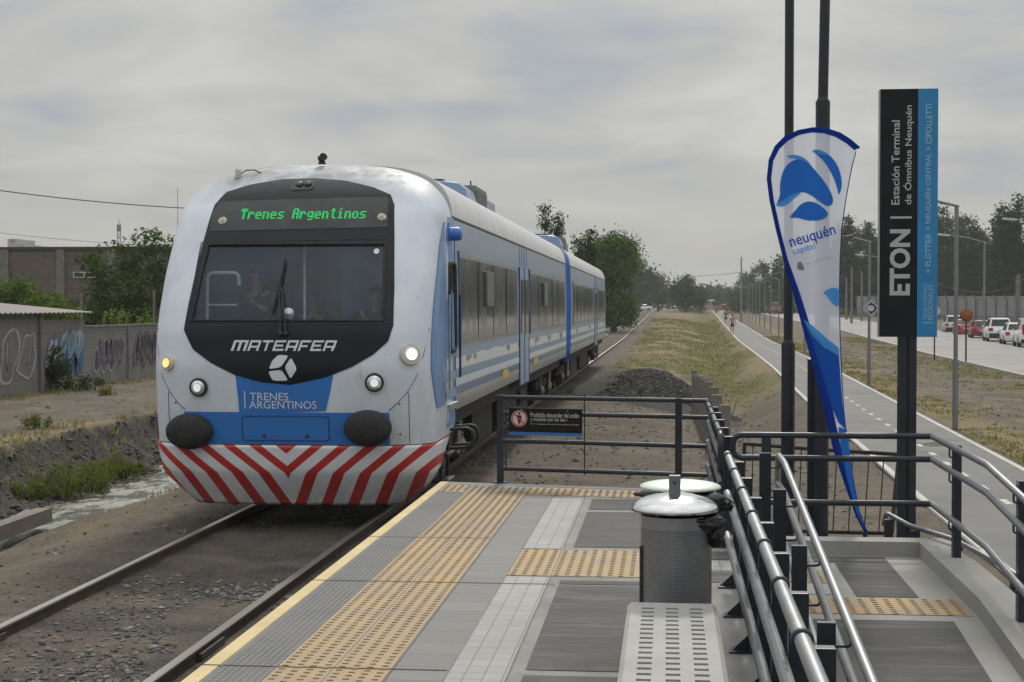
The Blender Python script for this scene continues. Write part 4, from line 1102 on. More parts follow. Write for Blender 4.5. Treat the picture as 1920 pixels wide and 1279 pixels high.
def bogie(yc):
    mb = MB()
    for s_ in (-1, 1):
        mb.prism([(s_ * 1.10, yc - 1.75, .62), (s_ * 1.10, yc - 1.75, .80), (s_ * 1.10, yc - .55, .80), (s_ * 1.10, yc - .35, .56), (s_ * 1.10, yc + .35, .56), (s_ * 1.10, yc + .55, .80), (s_ * 1.10, yc + 1.75, .80), (s_ * 1.10, yc + 1.75, .62), (s_ * 1.10, yc + .7, .58), (s_ * 1.10, yc + .4, .36), (s_ * 1.10, yc - .4, .36), (s_ * 1.10, yc - .7, .58)], (s_ * .12, 0, 0))
        for a in (-1.2, 1.2): mb.box((s_ * 1.20, yc + a, .55), (.2, .34, .34))
    mb.bx(-1.1, 1.1, yc - .3, yc + .3, .5, .8)
    B = mb.build('bogie', M_BLK, TRAIN, bevel=.012)
    for a in (-1.2, 1.2):
        m2 = MB()
        for s_ in (-1, 1): m2.lathe([(.0, -.07), (.2, -.07), (.3, -.03), (.42, -.03), (.45, -.06), (.46, .05), (.50, .07), (.50, .09), (.42, .09), (.3, .04), (.0, .05)], (s_ * .86, yc + a, .56), 28, rot=(0, -s_ * math.pi / 2, 0))
        m2.tube([(-.86, yc + a, .56), (.86, yc + a, .56)], .08, 10); m2.build('wheelset', M_WHEEL, B)
    for s_ in (-1, 1):
        for a in (-1.45, -.95, .95, 1.45):
            if s_ < 0 and abs(a) < 1: continue
            pts = [(s_ * 1.24 + .06 * math.cos(k * .9), yc + a + .06 * math.sin(k * .9), .62 + k * .008) for k in range(36)]; MB().tube(pts, .014, 5, cap=False).build('spring', M_SPR, B)
        MB().tube([(s_ * 1.33, yc + .5, .5), (s_ * 1.33, yc + .75, .98)], .045, 8).build('damper', M_SPR, B)
    for s_ in (-1, 1):
        for a in (-1.2, 1.2): MB().lathe([(.0, .13), (.09, .12), (.13, .08), (.14, -.02)], (s_ * 1.24, yc + a, .56), 16, rot=(0, s_ * math.pi / 2, 0)).build('axle_box', M_SPR, B)
for y in (4.3, 21.6, 29.0, 49.2): bogie(y)
mb = MB(); mb.prism([(-.9, 1.0, .30), (.9, 1.0, .30), (1.1, 1.9, .30), (-1.1, 1.9, .30)], (0, 0, .7)); mb.build('pilot_frame', M_BLK, TRAIN)
# roof equipment
M_ACB = mat('silver_blue_cover', (.26, .36, .54), .28, .85, var=.12, scale=1.5); M_ACG = mat('grille_grey', (.20, .205, .21), .6, .3, var=.15)
def ac(y, hw_, top):
    y -= 17.4
    prof = [(-hw_, 3.9), (-hw_, top - .30), (-hw_ + .05, top - .12), (-hw_ + .16, top - .03), (-hw_ + .4, top), (hw_ - .4, top), (hw_ - .16, top - .03), (hw_ - .05, top - .12), (hw_, top - .30), (hw_, 3.9)]
    o = MB().prism([(x, y, z) for x, z in prof], (0, 1.2, 0)).build('roof_air_conditioner', M_ACB, TRAIN, bevel=.02)
    mb = MB(); mb.bx(-hw_ + .04, hw_ - .04, y + 1.22, y + 2.9, 3.9, top + .02)
    for k in range(9): mb.bx(hw_ - .039, hw_ - .01, y + 1.3 + k * .17, y + 1.38 + k * .17, 4.2, top - .05)
    mb.build('grille_box', M_ACG, o)
    MB().bx(-hw_ + .2, hw_ - .45, y + .2, y + 1.1, top + .002, top + .05).build('lid', mat('lid_dark', (.07, .07, .075), .6), o)
    MB().prism([(hw_ - .5, y + 3.0, 3.9), (hw_ - .06, y + 3.0, 4.1), (hw_ - .06, y + 3.0, top - .1), (hw_ - .5, y + 3.0, top - .02)], (0, 1.5, 0)).build('cowl', M_ACB, o)
    MB().tube([(hw_ - .2, y + 1.9, top), (hw_ - .2, y + 1.9, top + .15)], .012, 6).build('vent_pipe', M_BLK, o)
ac(25.35, 1.1, 4.64); ac(47.5, 1.1, 4.76)
# ---------------------------------------------------------------- railings
M_NAVY = mat('navy_railing_paint', (.020, .026, .036), .38, .3, var=.25, scale=3)
M_GALV = mat('galvanised_tube', (.25, .26, .27), .46, .85, var=.12, scale=5)
def sq(mb, x, y, z0, z1, a=.06, b=.04, m=0): mb.bx(x - a / 2, x + a / 2, y - b / 2, y + b / 2, z0, z1, m)
# end railing across the far end of the platform
ER = thing('railing', 'dark four-bar railing with a warning sign across the far end of the platform', 'railing')
def ey(x): return 17.72 - (x + 1.89) * .22
for x in (-1.885, .12):
    mb = MB(); sq(mb, x, ey(x), .60, 1.60, .075, .05); mb.bx(x - .08, x + .08, ey(x) - .05, ey(x) + .05, .60, .615); mb.build('post', M_NAVY, ER)
mb = MB(); sq(mb, -1.82, ey(-1.82), .74, 1.58, .016, .03); mb.build('thin_upright', M_NAVY, ER)
mb = MB(); sq(mb, -.92, ey(-.92), .72, 1.62, .014, .014); mb.build('thin_upright', M_NAVY, ER)
for z in (1.575, 1.395, 1.08, .765):
    MB().tube([(-1.90, ey(-1.9), z), (.44, ey(.44), z)], .025, 10).build('rail', M_NAVY, ER)
SG = thing('warning_sign', 'black warning sign with a red no-walking symbol and blue bottom edge on the end railing', 'sign')
sx0, sx1, sz0, sz1 = -1.78, -.945, 1.155, 1.46
def sy(x): return ey(x) - .05
def sgn(dz=.0): return lambda x, z: (x, sy(x) - dz, z)
def squad(name, x0, x1, z0, z1, m, d=.0, par=SG): return MB().add([sgn(d)(x0, z0), sgn(d)(x1, z0), sgn(d)(x1, z1), sgn(d)(x0, z1)], [(0, 1, 2, 3)]).build(name, m, par)
M_SBLK = mat('sign_black', (.010, .010, .009), .5, var=.2, Specular_IOR_Level=.15); M_SWHT = mat('sign_white', (.50, .50, .49), .5, var=.05); M_SBLU = mat('sign_blue', (.02, .12, .38), .45, var=.1); M_SRED = mat('sign_red', (.42, .03, .05), .5)
MB().prism([sgn()(sx0, sz0), sgn()(sx1, sz0), sgn()(sx1, sz1), sgn()(sx0, sz1)], (0, .03, 0)).build('board', M_SBLK, SG)
squad('blue_edge', sx0, sx1, sz0, sz0 + .035, M_SBLU, .003)
ccx, ccz, cr = sx0 + .118, sz0 + .185, .092
def disc(name, r0, r1, m, d):
    vs = []; n = 40
    for k in range(n):
        a = 2 * math.pi * k / n
        vs += [sgn(d)(ccx + r1 * math.cos(a), ccz + r1 * math.sin(a)), sgn(d)(ccx + r0 * math.cos(a), ccz + r0 * math.sin(a))]
    MB().add(vs, [(2 * k, 2 * ((k + 1) % n), 2 * ((k + 1) % n) + 1, 2 * k + 1) for k in range(n)]).build(name, m, SG)
disc('symbol_disc', .0, cr, M_SWHT, .003); disc('symbol_ring', cr * .80, cr * .95, M_SRED, .006)
mb = MB()
for poly in ([(-.009, .045), (.009, .045), (.013, .058), (.006, .07), (-.006, .07), (-.013, .058)], [(-.024, .038), (.024, .038), (.028, -.005), (.018, -.005), (.016, .02), (.014, -.065), (.004, -.065), (.0, -.02), (-.004, -.065), (-.014, -.065), (-.016, .02), (-.018, -.005), (-.028, -.005)]):
    mb.add([sgn(.006)(ccx + a, ccz + b) for a, b in poly], [tuple(range(len(poly)))])
mb.build('walker_symbol', M_SBLK, SG)
q = cr * .62; w_ = .006; MB().add([sgn(.008)(ccx - q - w_, ccz + q - w_), sgn(.008)(ccx - q + w_, ccz + q + w_), sgn(.008)(ccx + q + w_, ccz - q + w_), sgn(.008)(ccx + q - w_, ccz - q - w_)], [(0, 1, 2, 3)]).build('symbol_bar', M_SRED, SG)
def stext(s, x0, x1, z0, h):
    v, f = text_poly(s, x1 - x0, h); vs, fs = bent_grid([(x0 + a, z0 + b) for a, b in v], f, .3, sgn(.004)); MB().add(vs, fs).build('lettering', M_SWHT, SG)
stext('Prohibido descender del andén', sx0 + .25, sx1 - .035, sz0 + .205, .052); stext('y transitar por las vías', sx0 + .25, sx1 - .19, sz0 + .150, .052)
stext('Art. 11 a. Reglamento General de Ferrocarriles Ley Nº 2873', sx0 + .25, sx1 - .035, sz0 + .118, .018)
mb = MB()
for a, b in ((.145, .285), (.67, .28), (.665, .178)): mb.lathe([(.009, 0), (.006, .006), (0, .007)], sgn(0)(sx0 + a, sz0 + b), 8, rot=(math.pi / 2, 0, 0))
mb.build('screw', M_GALV, SG)

# side railing beside the platform, near run: posts a metre apart with collars on the top tube
def side_run(label, ys, ya, yb, zt, dark, bothends):
    o = thing('railing', label, 'railing')
    X0 = .43
    zz = (zt, zt - .21, zt - .42, zt - .68) if dark else (zt, zt - .28, zt - .58)
    mt = M_NAVY if dark else M_GALV
    for z in zz:
        if dark and z == zz[0]:
            pts = arc_path([(X0, yb, z), (X0, ya, z), (X0, ya, z - .30), (X0, ya + .3, z - .30)], .10)
        else: pts = [(X0, ya + (.05 if not dark else .1), z), (X0, yb, z)]
        rl = MB().tube(pts, .027 if not dark else .025, 12).build('rail', mt, o)
        if z == zz[0]:
            for y in ys:
                MB().lathe([(.030, -.014), (.037, -.012), (.037, .012), (.030, .014)], (X0, y - .06, z), 16, rot=(math.pi / 2, 0, 0)).build('collar', M_NAVY, rl)
                MB().lathe([(.028, -.010), (.034, -.008), (.034, .008), (.028, .010)], (X0, y - .55, z), 16, rot=(math.pi / 2, 0, 0)) if False else None
    for y in ys:
        mb = MB(); mb.bx(X0 + .034, X0 + .112, y - .028, y + .028, .60, zt - .035)
        for z in zz[:3]: mb.bx(X0 - .008, X0 + .04, y - .02, y + .02, z - .05, z - .026)
        mb.prism([(X0 + .034, y - .01, .615), (X0 - .055, y - .01, .615), (X0 + .034, y - .01, .70)], (0, .012, 0)); mb.bx(X0 - .07, X0 + .13, y - .05, y + .05, .60, .614)
        P_ = mb.build('post', M_NAVY, o, bevel=.003)
        MB().lathe([(.011, 0), (.011, .022), (0, .024)], (X0 - .045, y + .0, .614), 8).build('bolt', M_GALV, P_)
    return o
NR = side_run('long navy railing with shiny steel tubes and dark collars beside the bench and bins', [11.26, 10.2, 9.15, 8.1, 7.1, 6.12, 5.14, 4.14, 3.14], 2.6, 11.42, 1.535, False, True)
FR_ = side_run('short all-dark side railing between the bins and the end railing', [17.0, 16.1, 15.1, 14.1, 13.15], 12.86, 17.15, 1.56, True, True)
# handrail on the left side of the ramp
HR = thing('handrail', 'double galvanised handrail on flat-topped dark posts on the left side of the ramp', 'handrail')
def hz_(y): return rz(y) + .98
X1 = .76
for dz in (0, -.20, -.52):
    pts = [(X1, 2.8, hz_(2.8) + dz), (X1, 10.35, hz_(10.35) + dz), (X1, 10.95, hz_(11) + dz)]
    if dz == 0: pts = arc_path(pts + [(X1, 10.98, hz_(11) - .20)], .09)
    MB().tube(pts, .022, 12).build('rail', M_GALV, HR)
for y in (10.75, 9.35, 7.95, 6.6, 5.2, 3.8):
    mb = MB(); mb.bx(X1 - .14, X1 - .065, y - .02, y + .02, rz(y) - .02, hz_(y) + .03)
    for dz in (0, -.20, -.52): mb.tube(arc_path([(X1 - .07, y, hz_(y) + dz - .07), (X1, y, hz_(y) + dz - .07), (X1, y, hz_(y) + dz - .015)], .02), .007, 6)
    mb.build('post', M_NAVY, HR)
# railing round the landing and along the right kerb
LR = thing('railing', 'dark railing looping behind the ramp landing and running down its right kerb in grey tubes', 'railing')
XR, YL = 2.12, 12.92
def kz(y): return rz(y) + .12
zs3 = (1.555, 1.37, 1.01)
MB().tube(arc_path([(XR, YL, zs3[0]), (.53, YL, zs3[0]), (.53, YL, zs3[1]), (XR, YL, zs3[1])], .085), .025, 10).build('loop_rail', M_NAVY, LR)
MB().tube([(.53, YL, zs3[2]), (XR, YL, zs3[2])], .025, 10).build('rail', M_NAVY, LR)
for z in zs3:
    MB().tube([(XR, YL + .02, z), (XR - .02, 10.62, z), (XR - .02, 2.8, z - RS * (10.62 - 2.8))], .024, 12).build('rail', M_GALV, LR)
for x, y in ((.80, YL), (XR + .04, 12.05), (XR + .04, 9.85), (XR + .04, 7.6), (XR + .04, 5.4)):
    mb = MB(); zt_ = 1.56 if y > 10.3 else 1.55 - RS * max(0, 10.0 - y)
    if x < 1: sq(mb, x, y, .70, 1.53, .075, .05)
    else:
        sq(mb, x, y, kz(y) - .01, zt_ - .0, .06, .075)
        for z in zs3: 
            z2 = z - RS * max(0, 10.62 - y); mb.tube(arc_path([(x - .02, y - .03, z2 - .085), (x - .06, y - .03, z2 - .085), (x - .06, y - .03, z2 - .02)], .02), .007, 6)
    mb.build('post', M_NAVY, LR)
# lower handrail on the outer ramp beyond the right kerb
OR = thing('handrail', 'low grey handrail on short dark posts outside the right kerb, behind the totem post', 'handrail')
a = P(1662, 962, 14.0); b = P(1680, 972, 13.9)
MB().tube(arc_path([a + Vector((0, .15, -.12)), a, P(1705, 985, 13.4), P(1790, 1012, 12.6), P(1860, 1050, 11.6), P(1990, 1130, 10.2)], .06), .02, 10).build('rail', M_GALV, OR)
for (px_, py_, Y_2) in ((1666, 974, 13.85), (1716, 995, 13.2), (1796, 1026, 12.4), (1905, 1090, 10.9)):
    p = P(px_, py_, Y_2); mb = MB(); mb.bx(p.x - .035, p.x + .035, p.y - .03, p.y + .03, -.05, p.z); mb.build('post', M_NAVY, OR)
# outer low ramp slab beyond the kerb
rp2 = MB(); rp2.prism([(2.275, 13.4, .0), (2.75, 13.4, .0), (2.75, 6, .0), (2.275, 6, .0)], (0, 0, .12)); struct(rp2.build('outer_ramp', M_RCONC))

# ---------------------------------------------------------------- bins, bench
M_STEEL = mat('bin_steel', (.66, .67, .68), .16, 1.0, var=.1, scale=3)
t = NT('perforated_steel')
v = t.tc(); X_, Y_, Z_ = t.xyz()
ang = t.math('ARCTAN2', Y_, X_); px2 = .0125; pz2 = .0108
row = t.math('FLOOR', t.math('DIVIDE', Z_, pz2)); odd = t.math('MULTIPLY', t.math('MODULO', row, 2.0), .5)
u = t.math('ADD', t.math('MULTIPLY', ang, .185 / px2), odd); fu = t.math('SUBTRACT', t.math('FRACT', t.math('ADD', u, 200.0)), .5); fv = t.math('SUBTRACT', t.math('FRACT', t.math('DIVIDE', Z_, pz2)), .5)
dd = t.math('SQRT', t.math('ADD', t.math('POWER', t.math('MULTIPLY', fu, px2), 2.0), t.math('POWER', t.math('MULTIPLY', fv, pz2), 2.0)))
holem = t.math('MULTIPLY', t.math('LESS_THAN', dd, .0036), t.math('MULTIPLY', t.math('GREATER_THAN', Z_, .04), t.math('LESS_THAN', Z_, .80)))
n = t.noise(5, 5, .6); c = t.mix(holem, t.ramp(n, [(.3, (.26, .27, .29)), (.7, (.35, .36, .38))]), (.006, .006, .007))
t.bsdf(c, t.math('ADD', .42, t.math('MULTIPLY', holem, .5)), t.math('SUBTRACT', .55, t.math('MULTIPLY', holem, .55)), bump=t.math('SUBTRACT', 1.0, holem), bstr=.4, bdist=.003); M_PERF = t.mat
M_BAG = mat('black_bin_bag', (.012, .013, .016), .22, var=.4, scale=9)
def bag(mb, c, r, seed, squash=(1, 1, 1)):
    rnd = random.Random(seed); n1, n2 = 18, 12; vs = []
    for i in range(n2 + 1):
        th = math.pi * i / n2
        for k in range(n1):
            ph = 2 * math.pi * k / n1
            rr = r * (1 + .45 * (vnoise([ph * 1.6 + seed], [th * 2.2])[0] - .5) + .18 * (vnoise([ph * 5], [th * 6 + seed])[0] - .5))
            vs.append((c[0] + rr * math.sin(th) * math.cos(ph) * squash[0], c[1] + rr * math.sin(th) * math.sin(ph) * squash[1], c[2] + rr * math.cos(th) * squash[2]))
    fs = [(i * n1 + k, i * n1 + (k + 1) % n1, (i + 1) * n1 + (k + 1) % n1, (i + 1) * n1 + k) for i in range(n2) for k in range(n1)]
    mb.add(vs, fs, 0, True)
def litter_bin(label, loc, tilt, post, bagspots, lid_m, dome=.085, lz=.895):
    B = thing('litter_bin', label, 'litter bin', None, loc)
    mb = MB(); mb.lathe([(.165, .0), (.182, .02), (.185, .04), (.185, .86), (.187, .865), (.180, .865), (.178, .80)], (0, 0, 0), 64); mb.build('drum', M_PERF, B)
    mb = MB(); mb.bx(-.19, -.178, -.07, -.045, .25, .70); mb.build('hinge_strip', mat('hinge_dark', (.05, .05, .052), .5, .5), B)
    mb = MB(); prof = [(.238, -.006), (.238, .002)] + [(.238 * math.cos(a), .002 + dome * math.sin(a)) for a in np.linspace(.05, math.pi / 2 - .03, 10)] + [(0, dome + .003)]
    mb.lathe(prof, (0, 0, lz), 56, rot=tilt); L = mb.build('lid', lid_m, B)
    if post:
        mb = MB(); mb.box((0, -.0, 1.02), (.064, .05, .12)); mb.build('lid_knob', mat('knob_grey', (.13, .14, .155), .5, .3), L, bevel=.006)
        MB().lathe([(.009, 0), (.006, .004)], (0, -.026, 1.04), 8, rot=(math.pi / 2, 0, 0)).build('bolt', M_BLK, L)
    mb = MB()
    for i, (c, r, sq_) in enumerate(bagspots): bag(mb, c, r, i + len(label), sq_)
    mb.build('bin_bag', M_BAG, B); return B
litter_bin('perforated steel litter bin in front, with shiny domed lid and black bag spilling right', (.04, 8.62, .60), (0, 0, 0), True,
           [((.15, -.05, .825), .10, (1.15, .8, .55)), ((.04, -.05, .848), .13, (1.1, .9, .2)), ((.215, -.02, .775), .062, (.8, .8, 1.3))], M_STEEL)
M_PALE = mat('sky_sheen_lid', (.60, .68, .60), .3, .35, var=.08)  # pale green base colour paints in the sky reflected by the metal lid
litter_bin('second litter bin, mostly hidden behind the shiny domed one, showing a pale greenish lid', (.075, 9.28, .66), (0, 0, 0), False,
           [((.19, -.05, .78), .10, (1.2, .8, .5)), ((-.12, -.14, .85), .10, (1.3, .7, .3)), ((.14, -.15, .82), .10, (1.2, .7, .5))], M_PALE, .036, .882)
# bench of slotted concrete
M_BENCH = mat('bench_concrete', (.33, .325, .31), .85, var=.12, scale=2.2, bump=.15, bscale=60, dirt=.2, dcol=(.2, .195, .185))
BN = thing('bench', 'pale concrete bench with three rows of dark slots in front of the litter bin', 'bench')
bx0, bx1, by0, by1, bz = -.185, .235, 5.6, 8.24, 1.05
mb = MB(); xs_ = [bx0]; c0 = [bx0 + .088, (bx0 + bx1) / 2, bx1 - .088]
for c_ in c0: xs_ += [c_ - .031, c_ + .031]
xs_.append(bx1)
ys_ = [by0]; y = by0 + .07
while y < by1 - .10: ys_ += [y, y + .042]; y += .104
ys_.append(by1)
vid = {}
vs = []; fs = []; dvs = []
for j, y in enumerate(ys_):
    for i, x in enumerate(xs_): vid[i, j] = len(vs); vs.append((x, y, bz))
for j in range(len(ys_) - 1):
    for i in range(len(xs_) - 1):
        if i % 2 == 1 and j % 2 == 1:
            o = len(vs); q = [vid[i, j], vid[i + 1, j], vid[i + 1, j + 1], vid[i, j + 1]]
            for k in q: vs.append((vs[k][0], vs[k][1], bz - .05))
            for k in range(4): fs.append((q[k], q[(k + 1) % 4], o + (k + 1) % 4, o + k))
            dvs.append([(vs[k][0], vs[k][1], bz - .045) for k in q])
        else: fs.append((vid[i, j], vid[i + 1, j], vid[i + 1, j + 1], vid[i, j + 1]))
mb.add(vs, fs)
nx_, ny_ = len(xs_) - 1, len(ys_) - 1
e0 = .022
outer = [(bx0 - e0, by0 - e0), (bx1 + e0, by0 - e0), (bx1 + e0, by1 + e0), (bx0 - e0, by1 + e0)]
inn = [(bx0, by0), (bx1, by0), (bx1, by1), (bx0, by1)]
mb.add([(x, y, bz) for x, y in inn] + [(x, y, bz - e0) for x, y in outer] + [(x, y, bz - .12) for x, y in outer], [(k, (k + 1) % 4, 4 + (k + 1) % 4, 4 + k) for k in range(4)] + [(4 + k, 4 + (k + 1) % 4, 8 + (k + 1) % 4, 8 + k) for k in range(4)])
mb.build('seat', M_BENCH, BN, fix=False)
mb = MB()
for q in dvs: mb.add(q, [(0, 1, 2, 3)])
mb.build('slot_floor', mat('slot_dark', (.02, .02, .02), .9), BN, fix=False)
for y in (5.9, 7.75):
    MB().bx(bx0 + .03, bx1 - .03, y - .1, y + .1, .60, bz - .121).build('leg', M_BENCH, BN)

# ---------------------------------------------------------------- totem sign
TS = thing('totem_sign', 'tall dark station totem with a cyan right edge reading ETON on a steel post', 'sign')
YS = 14.2
a = P(1650, 167, YS); b = P(1757, 632, YS); tx0, tx1, tz1, tz0 = a.x, b.x, a.z, b.z
xm = P(1720, 400, YS).x
M_TBLK = mat('totem_black', (.010, .014, .016), .5, var=.25, scale=5, Specular_IOR_Level=.18); M_TCY = mat('totem_cyan', (.012, .20, .45), .42, var=.1, scale=4); M_TGREY = mat('totem_grey', (.35, .36, .37), .5, .3)
MB().bx(tx0, tx1, YS, YS + .11, tz0, tz1).build('panel_box', M_TGREY, TS, bevel=.004)
MB().bx(tx0 + .004, xm, YS - .008, YS - .001, tz0 + .002, tz1 - .002).build('black_face', M_TBLK, TS)
MB().bx(xm + .001, tx1 - .002, YS - .008, YS - .001, tz0 + .002, tz1 - .002).build('cyan_face', M_TCY, TS)
p0 = P(1684, 640, YS + .05).x; p1 = P(1718, 640, YS + .05).x; pm = (p0 + p1) / 2
mb = MB(); mb.bx(p0, pm - .012, YS + .02, YS + .1, 0, tz0); mb.bx(pm + .012, p1, YS + .02, YS + .1, 0, tz0); mb.bx(pm - .02, pm + .02, YS + .045, YS + .075, 0, tz0); mb.build('post', M_NAVY, TS)
def vtext(s, x_base, z_lo, z_hi, h, m, name='lettering', **k):
    v, f = text_poly(s, z_hi - z_lo, h, **k); vs = [(x_base - b_, YS - .011, z_lo + a_) for a_, b_ in v]; MB().add(vs, f).build(name, m, TS)
M_TW = mat('totem_white', (.42, .43, .42), .5, var=.05); M_TW2 = mat('totem_pale_blue', (.25, .45, .60), .5, var=.05)
zz = lambda py: P(1690, py, YS).z
xx = lambda px_: P(px_, 400, YS).x
vtext('ETON', xx(1707), zz(554), zz(430), xx(1707) - xx(1668), M_TW, bold=.035)
MB().bx(xx(1669), xx(1709), YS - .0115, YS - .0105, zz(410), zz(406)).build('divider', M_TW, TS)
vtext('Estación Terminal', xx(1686), zz(384), zz(226), xx(1686) - xx(1671), M_TW, bold=.012); vtext('de Ómnibus Neuquén', xx(1712), zz(384), zz(198), xx(1712) - xx(1693), M_TW, bold=.012)
def vt2(s, pb, pa): vtext(s, xx(1746.5), zz(pb), zz(pa), xx(1746.5) - xx(1735), M_TW2)
vtext('> PLOTTIER', xx(1746), zz(512), zz(438), .053, M_TW2, bold=.015); vtext('> NEUQUÉN CENTRAL', xx(1746), zz(432), zz(288), .062, M_TW2, bold=.015); vtext('> CIPOLLETTI', xx(1746), zz(283), zz(196), .053, M_TW2, bold=.015)
vtext('TRENES ARGENTINOS', xx(1738.5), zz(600), zz(531), .030, M_TW2); vtext('REGIONALES', xx(1750), zz(600), zz(534), .046, M_TW2)
MB().bx(xx(1731), xx(1750), YS - .0115, YS - .0105, zz(606), zz(604)).build('divider', M_TW2, TS)

# ---------------------------------------------------------------- feather banner
BF = thing('feather_banner', 'tall white and blue teardrop feather flag in front of the dark poles', 'flag')
YF = 13.6
OUT = [(1622, 1000), (1604, 965), (1583, 905), (1562, 840), (1545, 770), (1528, 700), (1508, 625), (1488, 550), (1470, 490), (1455, 430), (1443, 375), (1438, 335), (1441, 300), (1452, 275), (1470, 257), (1495, 246), (1522, 241), (1548, 243), (1572, 251), (1592, 264), (1608, 278)]
INN = [(1626, 999), (1611, 958), (1600, 900), (1590, 840), (1582, 770), (1578, 700), (1575, 625), (1574, 550), (1575, 490), (1578, 430), (1586, 375), (1592, 340), (1598, 310), (1603, 292), (1605, 284)]
def ripple(px_, py_): return YF + .035 * math.sin((px_ - 1520) / 26 + py_ / 170) * min(1, (1000 - py_) / 250)
def Bp(px_, py_, off=0): return P(px_, py_, ripple(px_, py_) - off)
def edge(poly, y):
    for i in range(len(poly) - 1):
        (xa, ya), (xb, yb_) = poly[i], poly[i + 1]
        if (ya - y) * (yb_ - y) <= 0 and ya != yb_: return xa + (xb - xa) * (y - ya) / (yb_ - ya)
    return None
t = NT('banner_cloth')
tl = t.n('ShaderNodeBsdfTranslucent', {0: (.62, .66, .78)}); df = t.n('ShaderNodeBsdfDiffuse', {0: (.66, .69, .78)}); tp_ = t.n('ShaderNodeBsdfTransparent', {})
m1 = t.n('ShaderNodeMixShader', {0: .32}); t.t.links.new(df.outputs[0], m1.inputs[1]); t.t.links.new(tl.outputs[0], m1.inputs[2])
m2 = t.n('ShaderNodeMixShader', {0: .22}); t.t.links.new(m1.outputs[0], m2.inputs[1]); t.t.links.new(tp_.outputs[0], m2.inputs[2]); t.t.links.new(m2.outputs[0], t.out.inputs[0]); M_CLOTH = t.mat
def cloth(name, c):
    t = NT(name); tl = t.n('ShaderNodeBsdfTranslucent', {0: c}); df = t.n('ShaderNodeBsdfDiffuse', {0: c}); m1 = t.n('ShaderNodeMixShader', {0: .3})
    t.t.links.new(df.outputs[0], m1.inputs[1]); t.t.links.new(tl.outputs[0], m1.inputs[2]); t.t.links.new(m1.outputs[0], t.out.inputs[0]); return t.mat
M_HEM = cloth('banner_navy', (.012, .045, .30)); M_BB1 = cloth('banner_blue', (.030, .17, .58)); M_BB2 = cloth('banner_light_blue', (.085, .33, .72)); M_BB3 = cloth('banner_deep_blue', (.018, .10, .46))
rows = list(range(250, 1000, 8)); vs = []; fs = []; nc = 15
top = OUT[11:]                                     # the curved top part of the pole side
leftp = OUT[:12]
def lx(y): return edge(OUT[:17], y)
def rx(y):
    r = edge(OUT[16:], y) if y < 279 else None
    return r if r else edge(INN, y)
rows = [244, 248, 253, 259, 266, 273, 280] + list(range(288, 1000, 8))
for y in rows:
    a_, b_ = lx(y), rx(y)
    if a_ is None: a_ = 1497
    if b_ is None: b_ = 1607
    for k in range(nc): vs.append(Bp(a_ + (b_ - a_) * k / (nc - 1), y))
fs = [(i * nc + k, i * nc + k + 1, (i + 1) * nc + k + 1, (i + 1) * nc + k) for i in range(len(rows) - 1) for k in range(nc - 1)]
MB().add(vs, fs, 0, True).build('cloth', M_CLOTH, BF, fix=False)
def bdecal(name, pts, m, off=.006, sm_=1, step=12):
    q = smooth_poly(pts, sm_) if sm_ else pts
    vs, fs = bent_grid(*fillpoly(q), step, lambda x, y: Bp(x, y, off)); MB().add(vs, fs, 0, True).build(name, m, BF, fix=False)
# navy hem following the pole, and its pole inside
hem = OUT + [(1602, 282), (1587, 269), (1567, 257), (1545, 250), (1522, 248.5), (1499, 253), (1478, 263.5), (1461, 280), (1450, 302), (1446, 335), (1451, 375), (1463, 430), (1477, 486), (1500, 550), (1522, 620), (1545, 700), (1562, 770), (1577, 840), (1592, 905), (1607, 960), (1623, 999)]
bdecal('hem', hem, M_HEM, .004, 0)
MB().tube([Bp(x + 3, y, -.01) for x, y in OUT] , [.016] * 12 + [.012] * 9, 8).build('flag_pole', M_HEM, BF)
MB().tube([Bp(x, y, .0) for x, y in INN], .0045, 6).build('edge_cord', M_HEM, BF)
a = Bp(1622, 998); MB().tube([a, (a.x + .01, YF, 0)], .02, 8).build('ground_spike', M_NAVY, BF)
bdecal('blue_wave', [(1506, 600), (1520, 618), (1545, 640), (1573, 668), (1580, 760), (1586, 806), (1572, 792), (1558, 760), (1540, 695), (1522, 640)], M_BB3, .006, 0)
bdecal('blue_wave', [(1506, 598), (1525, 612), (1552, 636), (1573, 652), (1574, 668), (1545, 652), (1522, 628)], M_BB2, .008, 0)
bdecal('blue_leaf', [(1542, 549), (1552, 542), (1562, 539), (1574, 541), (1574, 576), (1563, 572), (1556, 562), (1549, 553)], M_BB2, .007, 1)
bdecal('blue_tip', [(1572, 800), (1588, 806), (1594, 850), (1600, 905), (1612, 962), (1622, 995), (1606, 962), (1590, 905), (1578, 850)], M_BB1, .0075, 0)
def cr7(pts): return [(1400 + x * .4924, 150 + y * .4924) for x, y in pts]
bdecal('emblem', cr7([(128, 440), (126, 400), (134, 357), (153, 322), (182, 303), (210, 301), (236, 316), (263, 346), (296, 386), (324, 432), (331, 463), (320, 480), (300, 479), (275, 461), (240, 436), (215, 426), (190, 430), (165, 444), (140, 462), (112, 474)]), M_BB1, .007, 1)
bdecal('emblem', cr7([(146, 290), (180, 283), (210, 291), (232, 306), (252, 334), (215, 304), (180, 302)]), M_BB2, .0085, 1)
bdecal('emblem', cr7([(245, 268), (272, 266), (312, 281), (345, 320), (361, 368), (363, 410), (350, 442), (344, 410), (330, 370), (302, 318), (266, 282)]), M_BB1, .007, 1)
bdecal('emblem', cr7([(245, 268), (272, 264), (300, 274), (318, 290), (290, 284), (268, 282)]), M_BB2, .009, 1)
bdecal('emblem', cr7([(160, 526), (182, 500), (206, 472), (236, 460), (272, 470), (313, 505), (302, 526), (270, 536), (230, 536), (192, 524)]), M_BB1, .007, 1)
